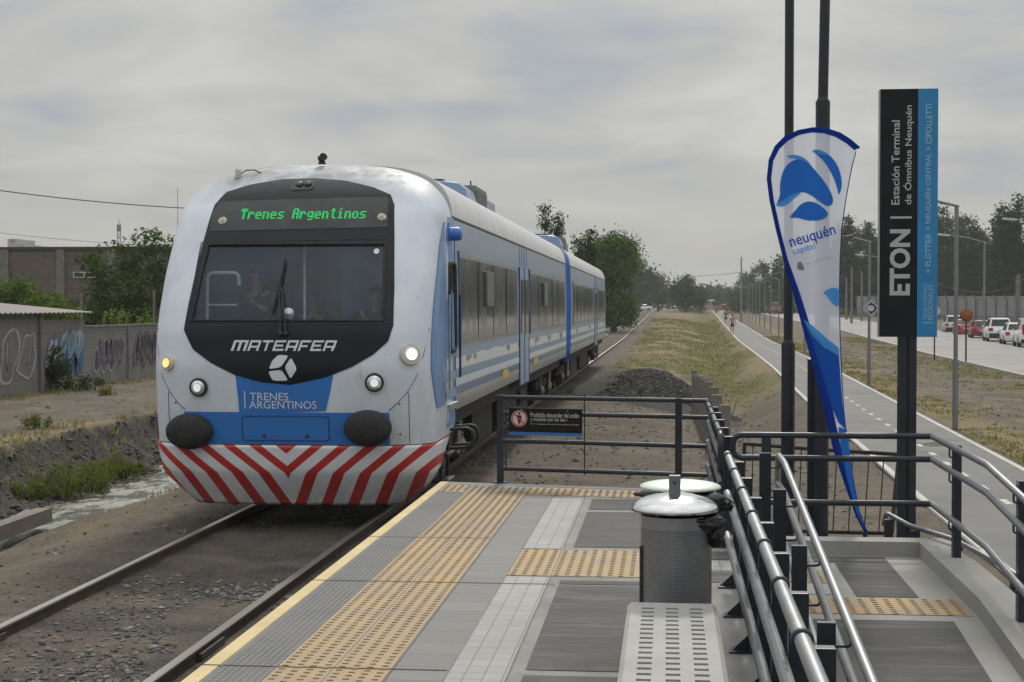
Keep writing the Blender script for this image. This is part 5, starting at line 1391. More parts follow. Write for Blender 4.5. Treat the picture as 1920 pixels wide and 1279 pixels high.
bdecal('emblem', cr7([(106, 474), (140, 458), (170, 436), (215, 425), (185, 448), (152, 478), (126, 484)]), M_BB2, .0085, 1)
def btext(s, x0, y0, x1, y1, h, m, off=.007, **k):
    v, f = text_poly(s, 1.0, None, **k); ww = math.hypot(x1 - x0, y1 - y0); ux, uy = (x1 - x0) / ww, (y1 - y0) / ww; hh_ = h / max(p[1] for p in v)
    q = [(x0 + a_ * ww * ux + b_ * hh_ * uy, y0 + a_ * ww * uy - b_ * hh_ * ux) for a_, b_ in v]
    vs, fs = bent_grid(q, f, 14, lambda x, y: Bp(x, y, off)); MB().add(vs, fs).build('lettering', m, BF, fix=False)
btext('neuquén', 1485, 470, 1570, 445, 27, M_BB3, bold=.01); btext('capital', 1489, 481, 1530, 470, 16, M_BB2)
btext('Municipalidad de Neuquén', 1512, 498, 1560, 484, 5, mat('crest_grey', (.35, .38, .45), .8))
bdecal('crest', [(1495, 494), (1498, 490), (1503, 492), (1506, 498), (1509, 504), (1504, 507), (1497, 506), (1494, 502)], mat('crest_dark', (.16, .18, .25), .8), .007, 1)

# ---------------------------------------------------------------- dark poles
def pole(label, px_, Y, r0, r1, zs_, h=7.2, lean=0):
    o = thing('lamp_pole', label, 'pole'); x = P(px_, 640, Y).x; z0 = 0
    MB().tube([(x, Y, z0), (x, Y, zs_)], r0, 20).build('lower_tube', M_NAVY, o); MB().tube([(x, Y, zs_ - .01), (x + lean, Y, h)], r1, 20).build('upper_tube', M_NAVY, o)
    MB().lathe([(r0, -.05), (r0 * 1.03, -.02), (r1 * 1.02, .03), (r1, .04)], (x, Y, zs_), 20).build('reducer', M_NAVY, o)
    return o
pole('left one of two tall dark poles, thin from sign height upward', 1478, 15.6, .066, .045, P(1478, 644, 15.6).z)
pole('right one of two tall dark poles, directly behind the feather flag', 1541, 15.2, .068, .048, P(1541, 190, 15.2).z, 8.2, .06)
o = thing('post', 'short dark square post left of the pole behind the feather flag', 'post'); p = P(1523, 676, 15.4); mb = MB(); sq(mb, p.x, 15.4, 0, p.z, .085, .085); mb.bx(p.x - .05, p.x + .05, 15.35, 15.45, p.z, p.z + .015); mb.build('shaft', M_NAVY, o, bevel=.004)
# bent rusty fence panel on the ground behind the landing
RF = thing('metal_fence', 'rusty leaning metal grille panel behind the ramp landing', 'fence')
M_RUST = mat('rusty_iron', (.030, .022, .018), .8, .2, var=.4, scale=8)
A_, B_, C_, D_ = P(1396, 832, 17.6), P(1686, 852, 16.2), P(1672, 1000, 15.8), P(1390, 992, 17.2)
mb = MB()
for a, b in ((A_, B_), (B_, C_), (C_, D_), (D_, A_)): mb.tube([a, a * .5 + b * .5 + Vector((0, .03, -.01)), b], .022, 6)
mb.build('frame', M_RUST, RF)
mb = MB()
for k in (.06, .16, .27, .39, .50, .62, .72, .82, .91): mb.tube([A_ + (B_ - A_) * k, D_ + (C_ - D_) * (k + .01)], .007, 5)
mb.build('bars', M_RUST, RF)
# row of concrete posts running away from the platform
M_CPOST = mat('weathered_concrete', (.16, .15, .135), .9, var=.25, scale=3, bump=.3)
proto = None
for i, y in enumerate([21.0, 23.4, 25.8, 28.2, 30.6, 33, 35.5, 38, 41, 44]):
    if proto is None:
        proto = MB().bx(-.075, .075, -.06, .06, -.2, 1.30).build('fence_post', M_CPOST, bevel=.008); tag(proto, 'weathered concrete post in the row running away behind the platform end', 'post', 'concrete posts in a row along the track side'); q = proto
        m3 = MB(); m3.tube([(.075, 0, 1.15), (.12, 0, 1.2), (.14, 0, 1.32)], .008, 5); m3.build('wire_hook', M_GALV, proto)
    else: q = dup(proto, (0, 0, 0), 0)
    q.location = (.74, y, gz1(.74, y)); q.rotation_euler = (0, random.Random(i).uniform(-.015, .015), .0)
# gravel heap
def heap(c, rx_, ry_, h, m, seed):
    mb = MB(); n1, n2 = 56, 22; vs = []
    for i in range(n2 + 1):
        q = i / n2
        for k in range(n1):
            a = 2 * math.pi * k / n1; ir = 1 + .22 * (vnoise([a * 1.3 + seed], [2])[0] - .5) * 2
            x = c[0] + rx_ * q * ir * math.cos(a); y = c[1] + ry_ * q * ir * math.sin(a)
            zz_ = h * (1 - q) ** .8 * (1 + .0) if q > .12 else h * .9
            zz_ = h * max(0, 1 - q ** 1.7) * (.86 + .3 * fbm([x * .9], [y * .6], seed)[0]) + .16 * (fbm([x * 2.2], [y * 2.2], seed)[0] - .5) * (1 - q)
            vs.append((x, y, gz1(x, y) - .03 + zz_))
    fs = [(i * n1 + k, i * n1 + (k + 1) % n1, (i + 1) * n1 + (k + 1) % n1, (i + 1) * n1 + k) for i in range(n2) for k in range(n1)]
    return mb.add(vs, fs, 0, True).build('gravel_heap', m)
M_HEAP = NT('heap_gravel'); t = M_HEAP; n = t.noise(22, 5, .8); t.bsdf(t.ramp(n, [(.3, (.012, .0115, .011)), (.55, (.033, .031, .028)), (.75, (.08, .075, .068))]), .95, bump=n, bstr=.8, bdist=.03); M_HEAP = t.mat
tag(heap((-.35, 48.0), 2.45, 3.4, .86, M_HEAP, 3), 'low heap of dark gravel between the track and the concrete posts', 'heap')
tag(heap((.2, 44.6), 2.0, 1.8, .26, M_HEAP, 9), 'flatter spread of dark gravel at the near foot of the heap', 'heap')

rnd = random.Random(44); sp = []
for _ in range(4200):
    a = rnd.uniform(0, 6.283); q = math.sqrt(rnd.random()) * 1.12; x = -.35 + 2.3 * q * math.cos(a); y = 47.6 + 3.6 * q * math.sin(a)
    hh_ = .86 * max(0, 1 - min(q, 1) ** 1.7); sp.append((x, y, gz1(x, y) + max(hh_ * .97, .0) + .01, rnd.uniform(.025, .075)))
tag(stones('gravel', sp, [mat('heap_stone', (.05, .048, .045), .95, var=.5, scale=4), mat('heap_stone_dark', (.02, .02, .02), .95), mat('heap_stone_brown', (.085, .072, .058), .95, var=.4)]), 'dark stones on and around the gravel heap', 'gravel', kind='stuff')
# ---------------------------------------------------------------- left side: block walls, shed, works building
WX = -18.85
t = NT('block_wall_render')
mp = t.n('ShaderNodeMapping', {'Vector': t.tc()}); mp.inputs['Rotation'].default_value = (math.pi / 2, 0, math.pi / 2)
sx = t.xyz(); cv = t.n('ShaderNodeCombineXYZ', {0: sx[1], 1: sx[2], 2: 0.0}).outputs[0]
b = t.n('ShaderNodeTexBrick', {'Vector': cv, 'Color1': (.16, .155, .145), 'Color2': (.19, .185, .17), 'Mortar': (.115, .11, .10), 'Scale': 1.0, 'Mortar Size': .012, 'Brick Width': .9, 'Row Height': .45})
n = t.noise(1.1, 7, .7); s = t.noise(2.5, 6, .7, stretch=(1, 1, .25))
c = t.mix(t.math('MULTIPLY', t.step(n, .42, .7), .6), b.outputs[0], (.19, .18, .165)); c = t.mix(t.math('MULTIPLY', t.step(s, .5, .75), .5), c, (.065, .06, .055))
t.bsdf(c, .9, bump=t.math('SUBTRACT', n, b.outputs['Fac']), bstr=.3, bdist=.02); M_BLOCK = t.mat
Y1a = 51.0
GRC = [mat('spray_white', (.34, .35, .37), .8, var=.3, scale=5), mat('spray_blue', (.045, .10, .24), .8, var=.3, scale=4), mat('spray_cyan', (.10, .22, .30), .8, var=.3, scale=4), mat('spray_mauve', (.13, .10, .145), .8, var=.3, scale=4), mat('spray_black', (.03, .03, .035), .8), mat('spray_plum', (.085, .06, .07), .8, var=.3)]
def graffiti(par, y0, y1, z0, z1, fill, line, n, seed, xo):
    """loose bubble outlines sprayed on the wall"""
    rnd = random.Random(seed); mb = MB(); mf = MB(); w_ = (y1 - y0) / n
    for k in range(n):
        c = y0 + (k + .5) * w_; pts = []
        for j in range(12):
            a = 2 * math.pi * j / 12; r = rnd.uniform(.62, 1.12)
            pts.append((c + w_ * .62 * r * math.cos(a) + .25 * (math.sin(a)) * w_, (z0 + z1) / 2 + (z1 - z0) * .5 * min(r, 1.02) * math.sin(a)))
        pts = smooth_poly(pts, 2)
        d = xo + k * .0012
        if fill is not None: mf.add([(d, y, z) for y, z in pts], [tuple(range(len(pts)))])
        m = len(pts); cc = (sum(p[0] for p in pts) / m, sum(p[1] for p in pts) / m); vs = []
        for y, z in pts: vs += [(d + .0006, y, z), (d + .0006, y + (cc[0] - y) * .16, z + (cc[1] - z) * .10)]
        mb.add(vs, [(2 * i, 2 * ((i + 1) % m), 2 * ((i + 1) % m) + 1, 2 * i + 1) for i in range(m)])
        for _ in range(2):
            za = rnd.uniform(z0 + .3, z1 - .5); ya = c + rnd.uniform(-.3, .1) * w_; mb.add([(d + .0007, ya, za), (d + .0007, ya + .07, za), (d + .0007, ya + .07 + rnd.uniform(-.1, .2), za + .5), (d + .0007, ya + rnd.uniform(-.1, .2), za + .55)], [(0, 1, 2, 3)])
    if fill is not None and mf.v: mf.build('graffiti', GRC[fill], par, fix=False)
    mb.build('graffiti', GRC[line], par, fix=False)
# shed with block front and pink sheet roof
SH = thing('shed', 'grey block shed with a faded pink sheet roof and graffiti on its wall', 'shed')
mb = MB(); mb.bx(WX - 7, WX, 34, 45.9, -.3, 2.33); mb.bx(WX - 7, WX + .02, 45.9, 49.4, -.3, 2.2)
mb.build('wall', M_BLOCK, SH)
for y in (38.2, 42.2, 45.8): MB().bx(WX - .02, WX + .09, y - .12, y + .12, -.2, 2.36).build('pillar', M_CPOST, SH)
M_PROOF = mat('pink_roof_sheet', (.22, .195, .185), .7, .1, var=.15, scale=1.2, dirt=.3)
mb = MB(); vs = []; n = 90
for k in range(n + 1):
    y = 33.7 + (49.6 - 33.7) * k / n; zc = .018 * (1 if k % 2 else -1); vs += [(WX + .28, y, 2.42 + zc), (WX - 7.4, y, 3.12 + zc)]
mb.add(vs, [(2 * i, 2 * i + 2, 2 * i + 3, 2 * i + 1) for i in range(n)]); rf = mb.build('roof', M_PROOF, SH); rf.modifiers.new('s', 'SOLIDIFY').thickness = .03
graffiti(SH, 35.5, 41.6, .25, 2.1, None, 0, 5, 3, WX + .012); graffiti(SH, 43.0, 45.4, .3, 2.0, None, 0, 2, 5, WX + .012)
graffiti(SH, 46.15, 47.2, .35, 1.85, 0, 1, 1, 7, WX + .034); graffiti(SH, 47.4, 49.3, .25, 1.9, 1, 2, 3, 8, WX + .034); graffiti(SH, 47.3, 49.2, .9, 1.95, 2, 0, 3, 28, WX + .042); graffiti(SH, 46.2, 48.9, .3, .9, None, 4, 4, 38, WX + .05)
BW = thing('block_wall', 'long grey rendered boundary wall with mauve graffiti, running from the shed to behind the train', 'wall')
mb = MB(); mb.bx(WX - .2, WX, 49.42, 96, -.3, 1.92); mb.build('wall', M_BLOCK, BW)
mb = MB(); mb.bx(WX - .23, WX + .03, 49.42, 96, 1.921, 1.98)
for y in (53.6, 60, 66.5): mb.bx(WX + .001, WX + .06, y - .1, y + .1, -.2, 1.92)
mb.build('coping', M_CPOST, BW)
graffiti(BW, 50.3, 53.2, .35, 1.6, 5, 0, 4, 12, WX + .012); graffiti(BW, 50.6, 53.0, .6, 1.5, 3, 5, 5, 22, WX + .022); graffiti(BW, 54.1, 57.6, .35, 1.75, 3, 5, 4, 13, WX + .012); graffiti(BW, 54.4, 57.2, .6, 1.6, None, 4, 5, 23, WX + .022)
# brick works building behind
t = NT('bare_brick')
sx = t.xyz(); cv = t.n('ShaderNodeCombineXYZ', {0: t.math('ADD', sx[1], sx[0]), 1: sx[2], 2: 0.0}).outputs[0]
b = t.n('ShaderNodeTexBrick', {'Vector': cv, 'Color1': (.115, .085, .072), 'Color2': (.145, .112, .095), 'Mortar': (.12, .11, .10), 'Scale': 1.0, 'Mortar Size': .02, 'Brick Width': .5, 'Row Height': .25})
n = t.noise(.6, 6, .7); t.bsdf(t.mix(t.math('MULTIPLY', t.step(n, .4, .7), .5), b.outputs[0], (.10, .092, .085)), .9); M_BRICK = t.mat
BB = thing('works_building', 'flat-roofed brown brick works building behind the trees on the left', 'building')
a = P(-60, 465, 92); 
bx0_, bx1_ = P(-140, 465, 92).x, P(330, 465, 92).x; bh = P(100, 463, 92).z
MB().bx(bx0_, bx1_, 92, 120, -.3, bh - .16).build('wall', M_BRICK, BB)
MB().bx(bx0_ - .1, bx1_ + .1, 91.85, 120.1, bh - .158, bh).build('roof_band', mat('roof_edge', (.06, .056, .052), .9), BB)
for px_ in (10, 115, 210): x = P(px_, 500, 92).x; MB().bx(x - .25, x + .25, 91.85, 91.998, -.3, bh - .17).build('pillar', M_CPOST, BB)
f_ = MB(); x0, x1, z0, z1 = P(138, 515, 92).x, P(180, 515, 92).x, P(150, 521, 92).z, P(150, 510, 92).z
f_.bx(x0, x1, 91.9, 91.99, z0, z1); wf = f_.build('window', mat('window_white', (.4, .42, .42), .5), BB)
mb = MB(); xm_ = (x0 + x1) / 2; mb.bx(x0 + .08, xm_ - .05, 91.88, 91.899, z0 + .07, z1 - .07); mb.bx(xm_ + .05, x1 - .08, 91.88, 91.899, z0 + .07, z1 - .07); mb.build('pane', mat('dark_pane', (.02, .025, .03), .1), wf)

# ---------------------------------------------------------------- trees
def leafmat(name, c, tr=.25):
    t = NT(name); n = t.noise(.9, 5, .7); n2 = t.noise(8, 2, .5)
    f = t.math('ADD', t.math('MULTIPLY', n, .65), t.math('MULTIPLY', n2, .35))
    col = t.ramp(f, [(.30, tuple(x * .5 for x in c)), (.5, c), (.68, tuple(min(1, x * 1.7) for x in c))])
    df = t.n('ShaderNodeBsdfDiffuse', {0: col}); tl = t.n('ShaderNodeBsdfTranslucent', {0: t.mix(.5, col, (.10, .13, .02))}); m1 = t.n('ShaderNodeMixShader', {0: tr})
    t.t.links.new(df.outputs[0], m1.inputs[1]); t.t.links.new(tl.outputs[0], m1.inputs[2]); t.t.links.new(m1.outputs[0], t.out.inputs[0]); return t.mat
L_DARK = leafmat('dark_leaves', (.026, .050, .012)); L_MID = leafmat('mid_leaves', (.056, .104, .018)); L_BRI = leafmat('bright_leaves', (.115, .18, .034)); L_OLV = leafmat('olive_leaves', (.045, .058, .018)); L_WIL = leafmat('willow_leaves', (.115, .18, .045)); L_YEL = leafmat('yellow_green_leaves', (.15, .19, .045))
M_BARK = mat('bark', (.075, .060, .046), .95, var=.4, scale=6, stretch=(3, 3, .5), bump=.6, bscale=14)
def crown(lobes, n, leaf, seed, aspect=1.6, gap=.42, droop=0.0, mats=2, clump=1.2):
    rnd = random.Random(seed); mb = MB(); vol = [r[3] * r[4] * r[5] for r in lobes]; tot = sum(vol)
    vs = []; fs = []; ms = []
    for lb, v in zip(lobes, vol):
        cx_, cy_, cz_, rx_, ry_, rz_ = lb; m = max(20, int(n * (v / tot) ** .8 / sum((q / tot) ** .8 for q in vol)))
        cl = []
        nc_ = max(6, m // 26)
        for _ in range(nc_):
            u = rnd.uniform(-1, 1); th = rnd.uniform(0, 6.283); q = math.sqrt(1 - u * u); r = rnd.random() ** .38
            jit = 1 + rnd.gauss(0, .10)
            cl.append((cx_ + rx_ * r * q * math.cos(th) * jit, cy_ + ry_ * r * q * math.sin(th) * jit, cz_ + rz_ * r * u * jit, rnd.uniform(.55, 1.35), 0 if rnd.random() < .62 else 1))
        for _ in range(m):
            c = rnd.choice(cl); s = leaf * clump * c[3]
            x = c[0] + rnd.gauss(0, s); y = c[1] + rnd.gauss(0, s); z = c[2] + rnd.gauss(0, s * .75)
            a = leaf * rnd.uniform(.6, 1.3); d = Vector((rnd.gauss(0, 1), rnd.gauss(0, 1), rnd.gauss(0, .6) - droop)).normalized(); nrm = Vector((rnd.gauss(0, 1), rnd.gauss(0, 1), rnd.gauss(.5, 1))).normalized()
            w_ = d.cross(nrm)
            if w_.length < .05: continue
            w_.normalize(); p = Vector((x, y, z)); w_ *= a / aspect / 2
            o = len(vs); vs += [tuple(p), tuple(p + d * a * .5 + w_), tuple(p + d * a), tuple(p + d * a * .5 - w_)]; fs.append([o, o + 1, o + 2, o + 3]); ms.append(c[4] if rnd.random() < .85 else 1 - c[4])
    mb.v = vs; mb.f = fs; mb.m = ms; mb.s = [False] * len(fs); return mb
def tree(name, label, cat, loc, lobes, n, leaf, mats, seed, trunk_r=.2, group=None, rz=0, limbs=True, **k):
    o = thing(name, label, cat, group, loc, rz)
    mb = MB(); top = max(l[2] for l in lobes); low = min(l[2] - l[5] * .4 for l in lobes)
    mb.tube([(0, 0, -.3), (.05, 0, low * .6), (-.04, .03, low + (top - low) * .5), (0, 0, top)], [trunk_r * 1.25, trunk_r, trunk_r * .6, trunk_r * .15], 9)
    if limbs:
        for l in lobes:
            st = Vector((0, 0, max(low * .75, .3))); en = Vector((l[0], l[1], l[2] + l[5] * .3)); mid = st * .5 + en * .5 + Vector((0, 0, -.1 * (en - st).length)); mb.tube([st, mid, en], [trunk_r * .55, trunk_r * .32, trunk_r * .08], 6)
    mb.build('trunk', M_BARK, o); crown(lobes, n, leaf, seed, **k).build('crown', mats, o, fix=False); return o
def rlobes(seed, n, R_, h0, h1, rr):
    rnd = random.Random(seed); out = []
    for k in range(n):
        a = rnd.uniform(0, 6.283); q = rnd.uniform(0, R_); f = k / max(n - 1, 1); z = h0 + (h1 - h0) * f; taper = 1 - .55 * f; r = rr * rnd.uniform(.75, 1.25) * (1 - .35 * f)
        out.append((q * taper * math.cos(a), q * taper * math.sin(a), z, r, r, r * rnd.uniform(.7, .95)))
    return out
# left trees
p = P(258, 590, 72); tree('tree', 'tall dark ragged tree with feathery branches over the boundary wall beside the train', 'tree', (p.x, 72, 0), [(0, 0, 3.0, 1.5, 1.5, 1.3), (-1.6, .3, 2.8, 1.3, 1.2, .9), (1.2, -.2, 4.2, 1.3, 1.2, 1.1), (-1.3, .2, 4.3, 1.3, 1.1, .8), (.7, 0, 5.5, .9, .9, .7), (-.7, 0, 5.1, .8, .8, .6), (-2.3, 0, 4.9, .8, .7, .45), (1.7, 0, 5.4, .7, .7, .5), (.1, 0, 2.0, 1.8, 1.4, .8), (1.9, .3, 3.0, 1.1, 1, .9)], 9500, .22, [L_MID, L_DARK], 4, .11, aspect=2.4, clump=1.0, droop=.3)
p = P(40, 590, 66); tree('tree', 'broad bright green bushy tree behind the shed at the left edge', 'tree', (p.x, 66, 0), [(0, 0, 2.0, 1.8, 1.6, 1.2), (-1.5, 0, 2.6, 1.5, 1.5, 1.0), (1.2, 0, 2.4, 1.2, 1.2, .8), (-.4, 0, 3.1, 1.2, 1.2, .7), (1.9, .2, 1.7, .9, .9, .7), (-2.6, 0, 3.3, 1.1, 1.1, .8)], 8500, .22, [L_BRI, L_MID], 5, .11, aspect=1.9, clump=1.0)
p = P(150, 590, 78); tree('tree', 'dark gap-filling bushy tree between the bright bush and the ragged tree', 'tree', (p.x, 78, 0), [(0, 0, 1.6, 1.8, 1.4, 1.1), (1.2, 0, 2.3, 1.2, 1.2, .8), (-1.1, 0, 2.1, 1.1, 1.1, .7)], 4200, .22, [L_DARK, L_MID], 6, .09, aspect=2.0)
def shrub(label, loc, R_, h, n, leaf, mats, seed, **k):
    o = tree('shrub', label, 'shrub', loc, [(0, 0, h * .5, R_, R_, h * .5), (R_ * .5, 0, h * .45, R_ * .6, R_ * .6, h * .45), (-R_ * .5, 0, h * .4, R_ * .6, R_ * .6, h * .4)], n, leaf, mats, seed, .03, **k); return o
p = P(230, 600, 60); shrub('yellow-green shrub showing just over the boundary wall', (p.x, 60, 0), 1.2, 2.5, 1800, .16, [L_YEL, L_BRI], 8)
p = P(290, 600, 64); shrub('leafy green shrub over the boundary wall next to the train nose', (p.x, 64, 0), .9, 2.7, 1500, .16, [L_BRI, L_MID], 9)
p = G(72, 735); shrub('dark olive shrub growing at the foot of the shed wall', (p.x + .4, p.y + .3, 0), .42, 1.35, 1500, .10, [L_OLV, L_DARK], 10)
p = G(140, 733); shrub('low dark weed clump along the foot of the painted wall', (p.x + .35, p.y, -.1), .7, .6, 900, .08, [L_DARK, L_OLV], 14)
# thin stakes behind wall
for i, (px_, y, top) in enumerate(((152, 62, 548), (288, 62, 545), (222, 60, 583))):
    p = P(px_, top, y); o = MB().tube([(p.x, y, -.2), (p.x + .02, y, p.z)], .05, 7).build('stake', M_CPOST); tag(o, ['thin grey stake behind the wall, left of the yellow-green shrub', 'thin grey stake behind the wall closest to the train', 'short dark stake in front of the yellow-green shrub'][i], 'post')
# willow and neighbours behind the train
def lobes_px(spec, Y, x0): 
    out = []
    for (px_, py_, rw, rh) in spec:
        p = P(px_, py_, Y); k = Y / FPX; out.append((p.x - x0, 0, p.z, rw * k, rw * k * .9, rh * k))
    return out
Yw = 150
shrub('dark bushes filling the foot of the willow behind the train', (P(1162, 600, 225).x, 225, gz1(-8, 225)), 2.0, 3.4, 4000, .40, [L_DARK, L_MID], 77)
xw_ = P(1150, 600, Yw).x
tree('willow_tree', 'big willow-like green tree just behind the last train car', 'tree', (xw_, Yw, gz1(xw_, Yw)), lobes_px([(1130, 580, 40, 26), (1165, 575, 24, 30), (1180, 592, 12, 14), (1152, 598, 26, 12), (1174, 598, 15, 10), (1120, 520, 38, 34), (1160, 510, 28, 40), (1140, 475, 34, 26), (1172, 470, 20, 22), (1186, 490, 14, 22), (1110, 490, 26, 24), (1150, 455, 22, 12)], Yw, xw_), 22000, .40, [L_WIL, L_MID], 21, .3, aspect=3.0, droop=.9, clump=1.1)
for i, (px_, spec, lab) in enumerate(((1022, [(1022, 393, 6, 18), (1024, 425, 9, 22), (1026, 470, 10, 28), (1028, 530, 11, 40)], 'tallest slender poplar tip rising above the second roof unit'), (1046, [(1048, 412, 5, 16), (1047, 440, 7, 20), (1046, 520, 9, 50)], 'thin sparse poplar just right of the tallest one'), (1108, [(1108, 440, 6, 12), (1107, 465, 9, 22), (1106, 520, 10, 40)], 'narrow poplar top against the left side of the willow'), (1086, [(1086, 452, 6, 9), (1086, 490, 8, 30), (1086, 540, 10, 30)], 'lowest sparse poplar tip left of the willow'))):
    Yq = 120; x = P(px_, 600, Yq).x; tree('poplar_tree', lab, 'tree', (x, Yq, 0), lobes_px(spec, Yq, x), 2200, .20, [L_DARK, L_MID], 30 + i, .12, group='poplars behind the train', limbs=False, aspect=1.5)
def tree_px(name, label, spec, Y, n, leaf, mats, seed, base_px, group=None, **k):
    x = P(base_px, 600, Y).x; return tree(name, label, 'tree', (x, Y, gz1(x, Y)), lobes_px(spec, Y, x), n, leaf, mats, seed, .25, group, **k)
tree_px('tree', 'dark rounded tree beyond the willow, in front of the tower block', [(1205, 548, 24, 28), (1200, 522, 16, 14), (1224, 556, 16, 22), (1188, 560, 16, 22), (1216, 532, 12, 12), (1205, 572, 26, 10)], 400, 5600, .8, [L_DARK, L_OLV], 41, 1205)
tree_px('tree', 'hazy tree right of the tower block at the end of the track', [(1240, 556, 11, 20), (1236, 538, 9, 10), (1250, 566, 10, 12)], 450, 1600, .8, [L_OLV, L_MID], 42, 1240)
tree_px('tree', 'small dark shrub-like tree near the white car at the crossing', [(1234, 572, 7, 9)], 350, 600, .5, [L_DARK, L_DARK], 43, 1234)
tree_px('tree', 'spreading bushy tree in the middle beyond the swale', [(1285, 560, 24, 18), (1268, 552, 12, 10), (1305, 565, 16, 14), (1285, 541, 14, 9), (1312, 557, 8, 8), (1278, 572, 18, 12), (1296, 576, 16, 8)], 345, 5600, .6, [L_MID, L_DARK], 44, 1285)
tree_px('tree', 'small round dark bush right of the spreading tree', [(1313, 576, 6, 7)], 340, 500, .45, [L_DARK, L_DARK], 45, 1313)
for i, (px_, w_, h_) in enumerate(((1332, 14, 16), (1352, 14, 20), (1372, 14, 18), (1256, 10, 13))):
    tree_px('tree', 'far hazy tree in the row behind the red car at the crossing' if i < 3 else 'far hazy tree at the vanishing end of the track', [(px_, 566, w_, h_ * .6), (px_ + 5, 559, w_ * .6, h_ * .5)], 520 + 20 * i, 900, 1.1, [L_OLV, L_MID], 50 + i, px_, group='far hazy trees' if i < 3 else None)
# belt of tall trees beyond the grey fence on the right
rnd = random.Random(8)
belt = [(1395, 440, 22, 528), (1412, 400, 24, 522), (1435, 360, 26, 510), (1460, 330, 30, 497), (1488, 320, 30, 488), (1512, 310, 34, 478), (1545, 300, 36, 468), (1572, 270, 26, 442), (1588, 262, 20, 428), (1606, 268, 24, 446), (1628, 255, 24, 436), (1650, 260, 34, 460), (1685, 250, 40, 440), (1720, 250, 44, 420), (1752, 240, 36, 408), (1775, 236, 34, 404), (1800, 230, 34, 424), (1826, 225, 34, 432), (1846, 232, 26, 450), (1868, 212, 20, 426), (1884, 206, 26, 396), (1908, 205, 30, 390), (1935, 205, 36, 402), (1965, 205, 40, 398)]
for i, (px_, Y, wpx, top) in enumerate(belt):
    Y = Y + 25 if px_ > 1590 else Y + 10
    hgt = 585 - top; sp_ = []
    for k in range(9):
        f = k / 8; rw = wpx * (.62 - .36 * f) * rnd.uniform(.8, 1.2); sp_.append((px_ + rnd.uniform(-.45, .45) * wpx * (1 - .5 * f), 580 - hgt * (.08 + .84 * f), rw, hgt * .11 * rnd.uniform(.8, 1.2)))
    sl_ = 'slim dark poplar' if wpx < 27 else 'broad dark tree'
    tree_px('tree', sl_ + ' in the tall tree belt beyond the grey fence on the right', sp_, Y, 8000 if px_ > 1560 else 3000, .40 if px_ > 1560 else .5, [(L_DARK, L_OLV), (L_DARK, L_DARK), (L_OLV, L_DARK)][i % 3], 60 + i, px_, group=('slim' if wpx < 27 else 'broad') + ' trees in the belt on the right', aspect=1.5, clump=1.3)
# undergrowth filling the foot of the belt
mbp = []
rl = []
for k in range(70):
    px_ = 1380 + 9.2 * k; Y = rnd.uniform(300, 330) if px_ < 1590 else 292 - (px_ - 1590) * .19 + rnd.uniform(0, 14); p = P(px_, 575, Y); rl.append((p.x, Y, 2.6, 4.2, 3, 2.8))
o = crown(rl, 26000, .48, 5, aspect=1.5, clump=1.6).build('undergrowth', [L_DARK, L_OLV], fix=False); tag(o, 'dense dark undergrowth at the foot of the tree belt', 'undergrowth', kind='stuff')
rl = []
for k in range(46):
    px_ = 900 + 12.5 * k; p = P(px_, 572, 560 + rnd.uniform(-40, 40)); rl.append((p.x, p.y, 4.0, 8, 6, rnd.uniform(3, 5)))
o = crown(rl, 6000, 1.6, 7, aspect=1.4).build('far_wood', [L_OLV, L_DARK], fix=False); tag(o, 'far line of hazy woodland along the horizon', 'woodland', kind='stuff')

# ditch plants and grass
def tuft(mb, c, n, h, spread, seed, wd=.012):
    rnd = random.Random(seed)
    for _ in range(n):
        a = rnd.uniform(0, 6.283); r = spread * rnd.random() ** .6; x, y = c[0] + r * math.cos(a), c[1] + r * math.sin(a); hh_ = h * rnd.uniform(.5, 1.15); lx_, ly_ = rnd.gauss(0, .25) * hh_, rnd.gauss(0, .25) * hh_; t_ = rnd.uniform(0, 6.283); wx_, wy_ = wd * math.cos(t_), wd * math.sin(t_)
        m = 0 if rnd.random() < .6 else 1; z = c[2]
        mb.add([(x - wx_, y - wy_, z), (x + wx_, y + wy_, z), (x + lx_ * .45 + wx_ * .8, y + ly_ * .45 + wy_ * .8, z + hh_ * .6), (x + lx_ * .45 - wx_ * .8, y + ly_ * .45 - wy_ * .8, z + hh_ * .6), (x + lx_, y + ly_, z + hh_)], [(0, 1, 2, 3), (3, 2, 4)], m)
L_GR1 = leafmat('grass_blades', (.12, .155, .032), .4); L_GR2 = leafmat('grass_blades_pale', (.19, .20, .065), .4); L_DRY = leafmat('dry_grass', (.36, .29, .16), .3)
ditch = [(112, 905, 26), (168, 892, 28), (182, 884, 18), (236, 882, 11), (216, 874, 18), (58, 918, 20), (262, 876, 8), (66, 870, 12), (200, 787, 10)]
proto_ = []
for i, (px_, py_, s_) in enumerate(ditch):
    p = G(px_, py_ + s_ * .8, -.85); k = s_ / 30; h_ = .62 * k + .10; r_ = .22 * k + .08
    lb = [(0, 0, h_ * .5, r_, r_, h_ * .5), (r_ * .9, .1, h_ * .35, r_ * .7, r_ * .7, h_ * .35), (-r_ * .8, -.1, h_ * .4, r_ * .7, r_ * .7, h_ * .4)]
    mb = crown(lb, int(700 * k + 250), .075, 200 + i, aspect=2.6, clump=.7); tuft(mb, (0, 0, 0), int(70 * k), h_ * 1.15, r_ * 1.2, i, .010)
    o = mb.build('weed_clump', [L_GR1, L_GR2], fix=False); o.location = (p.x, p.y, gz1(p.x, p.y) - .04)
    tag(o, 'green weed clump growing on the bank of the ditch', 'weeds', 'weed clumps along the ditch')
mb = MB(); rnd = random.Random(3)
for i in range(520):
    y = rnd.uniform(24, 62); x = rnd.choice((-12.7, -12.4, -7.6, -18.3, -18.5)) + rnd.gauss(0, .35)
    tuft(mb, (x, y, gz1(x, y) - .02), 14, .17, .16, i, .010)
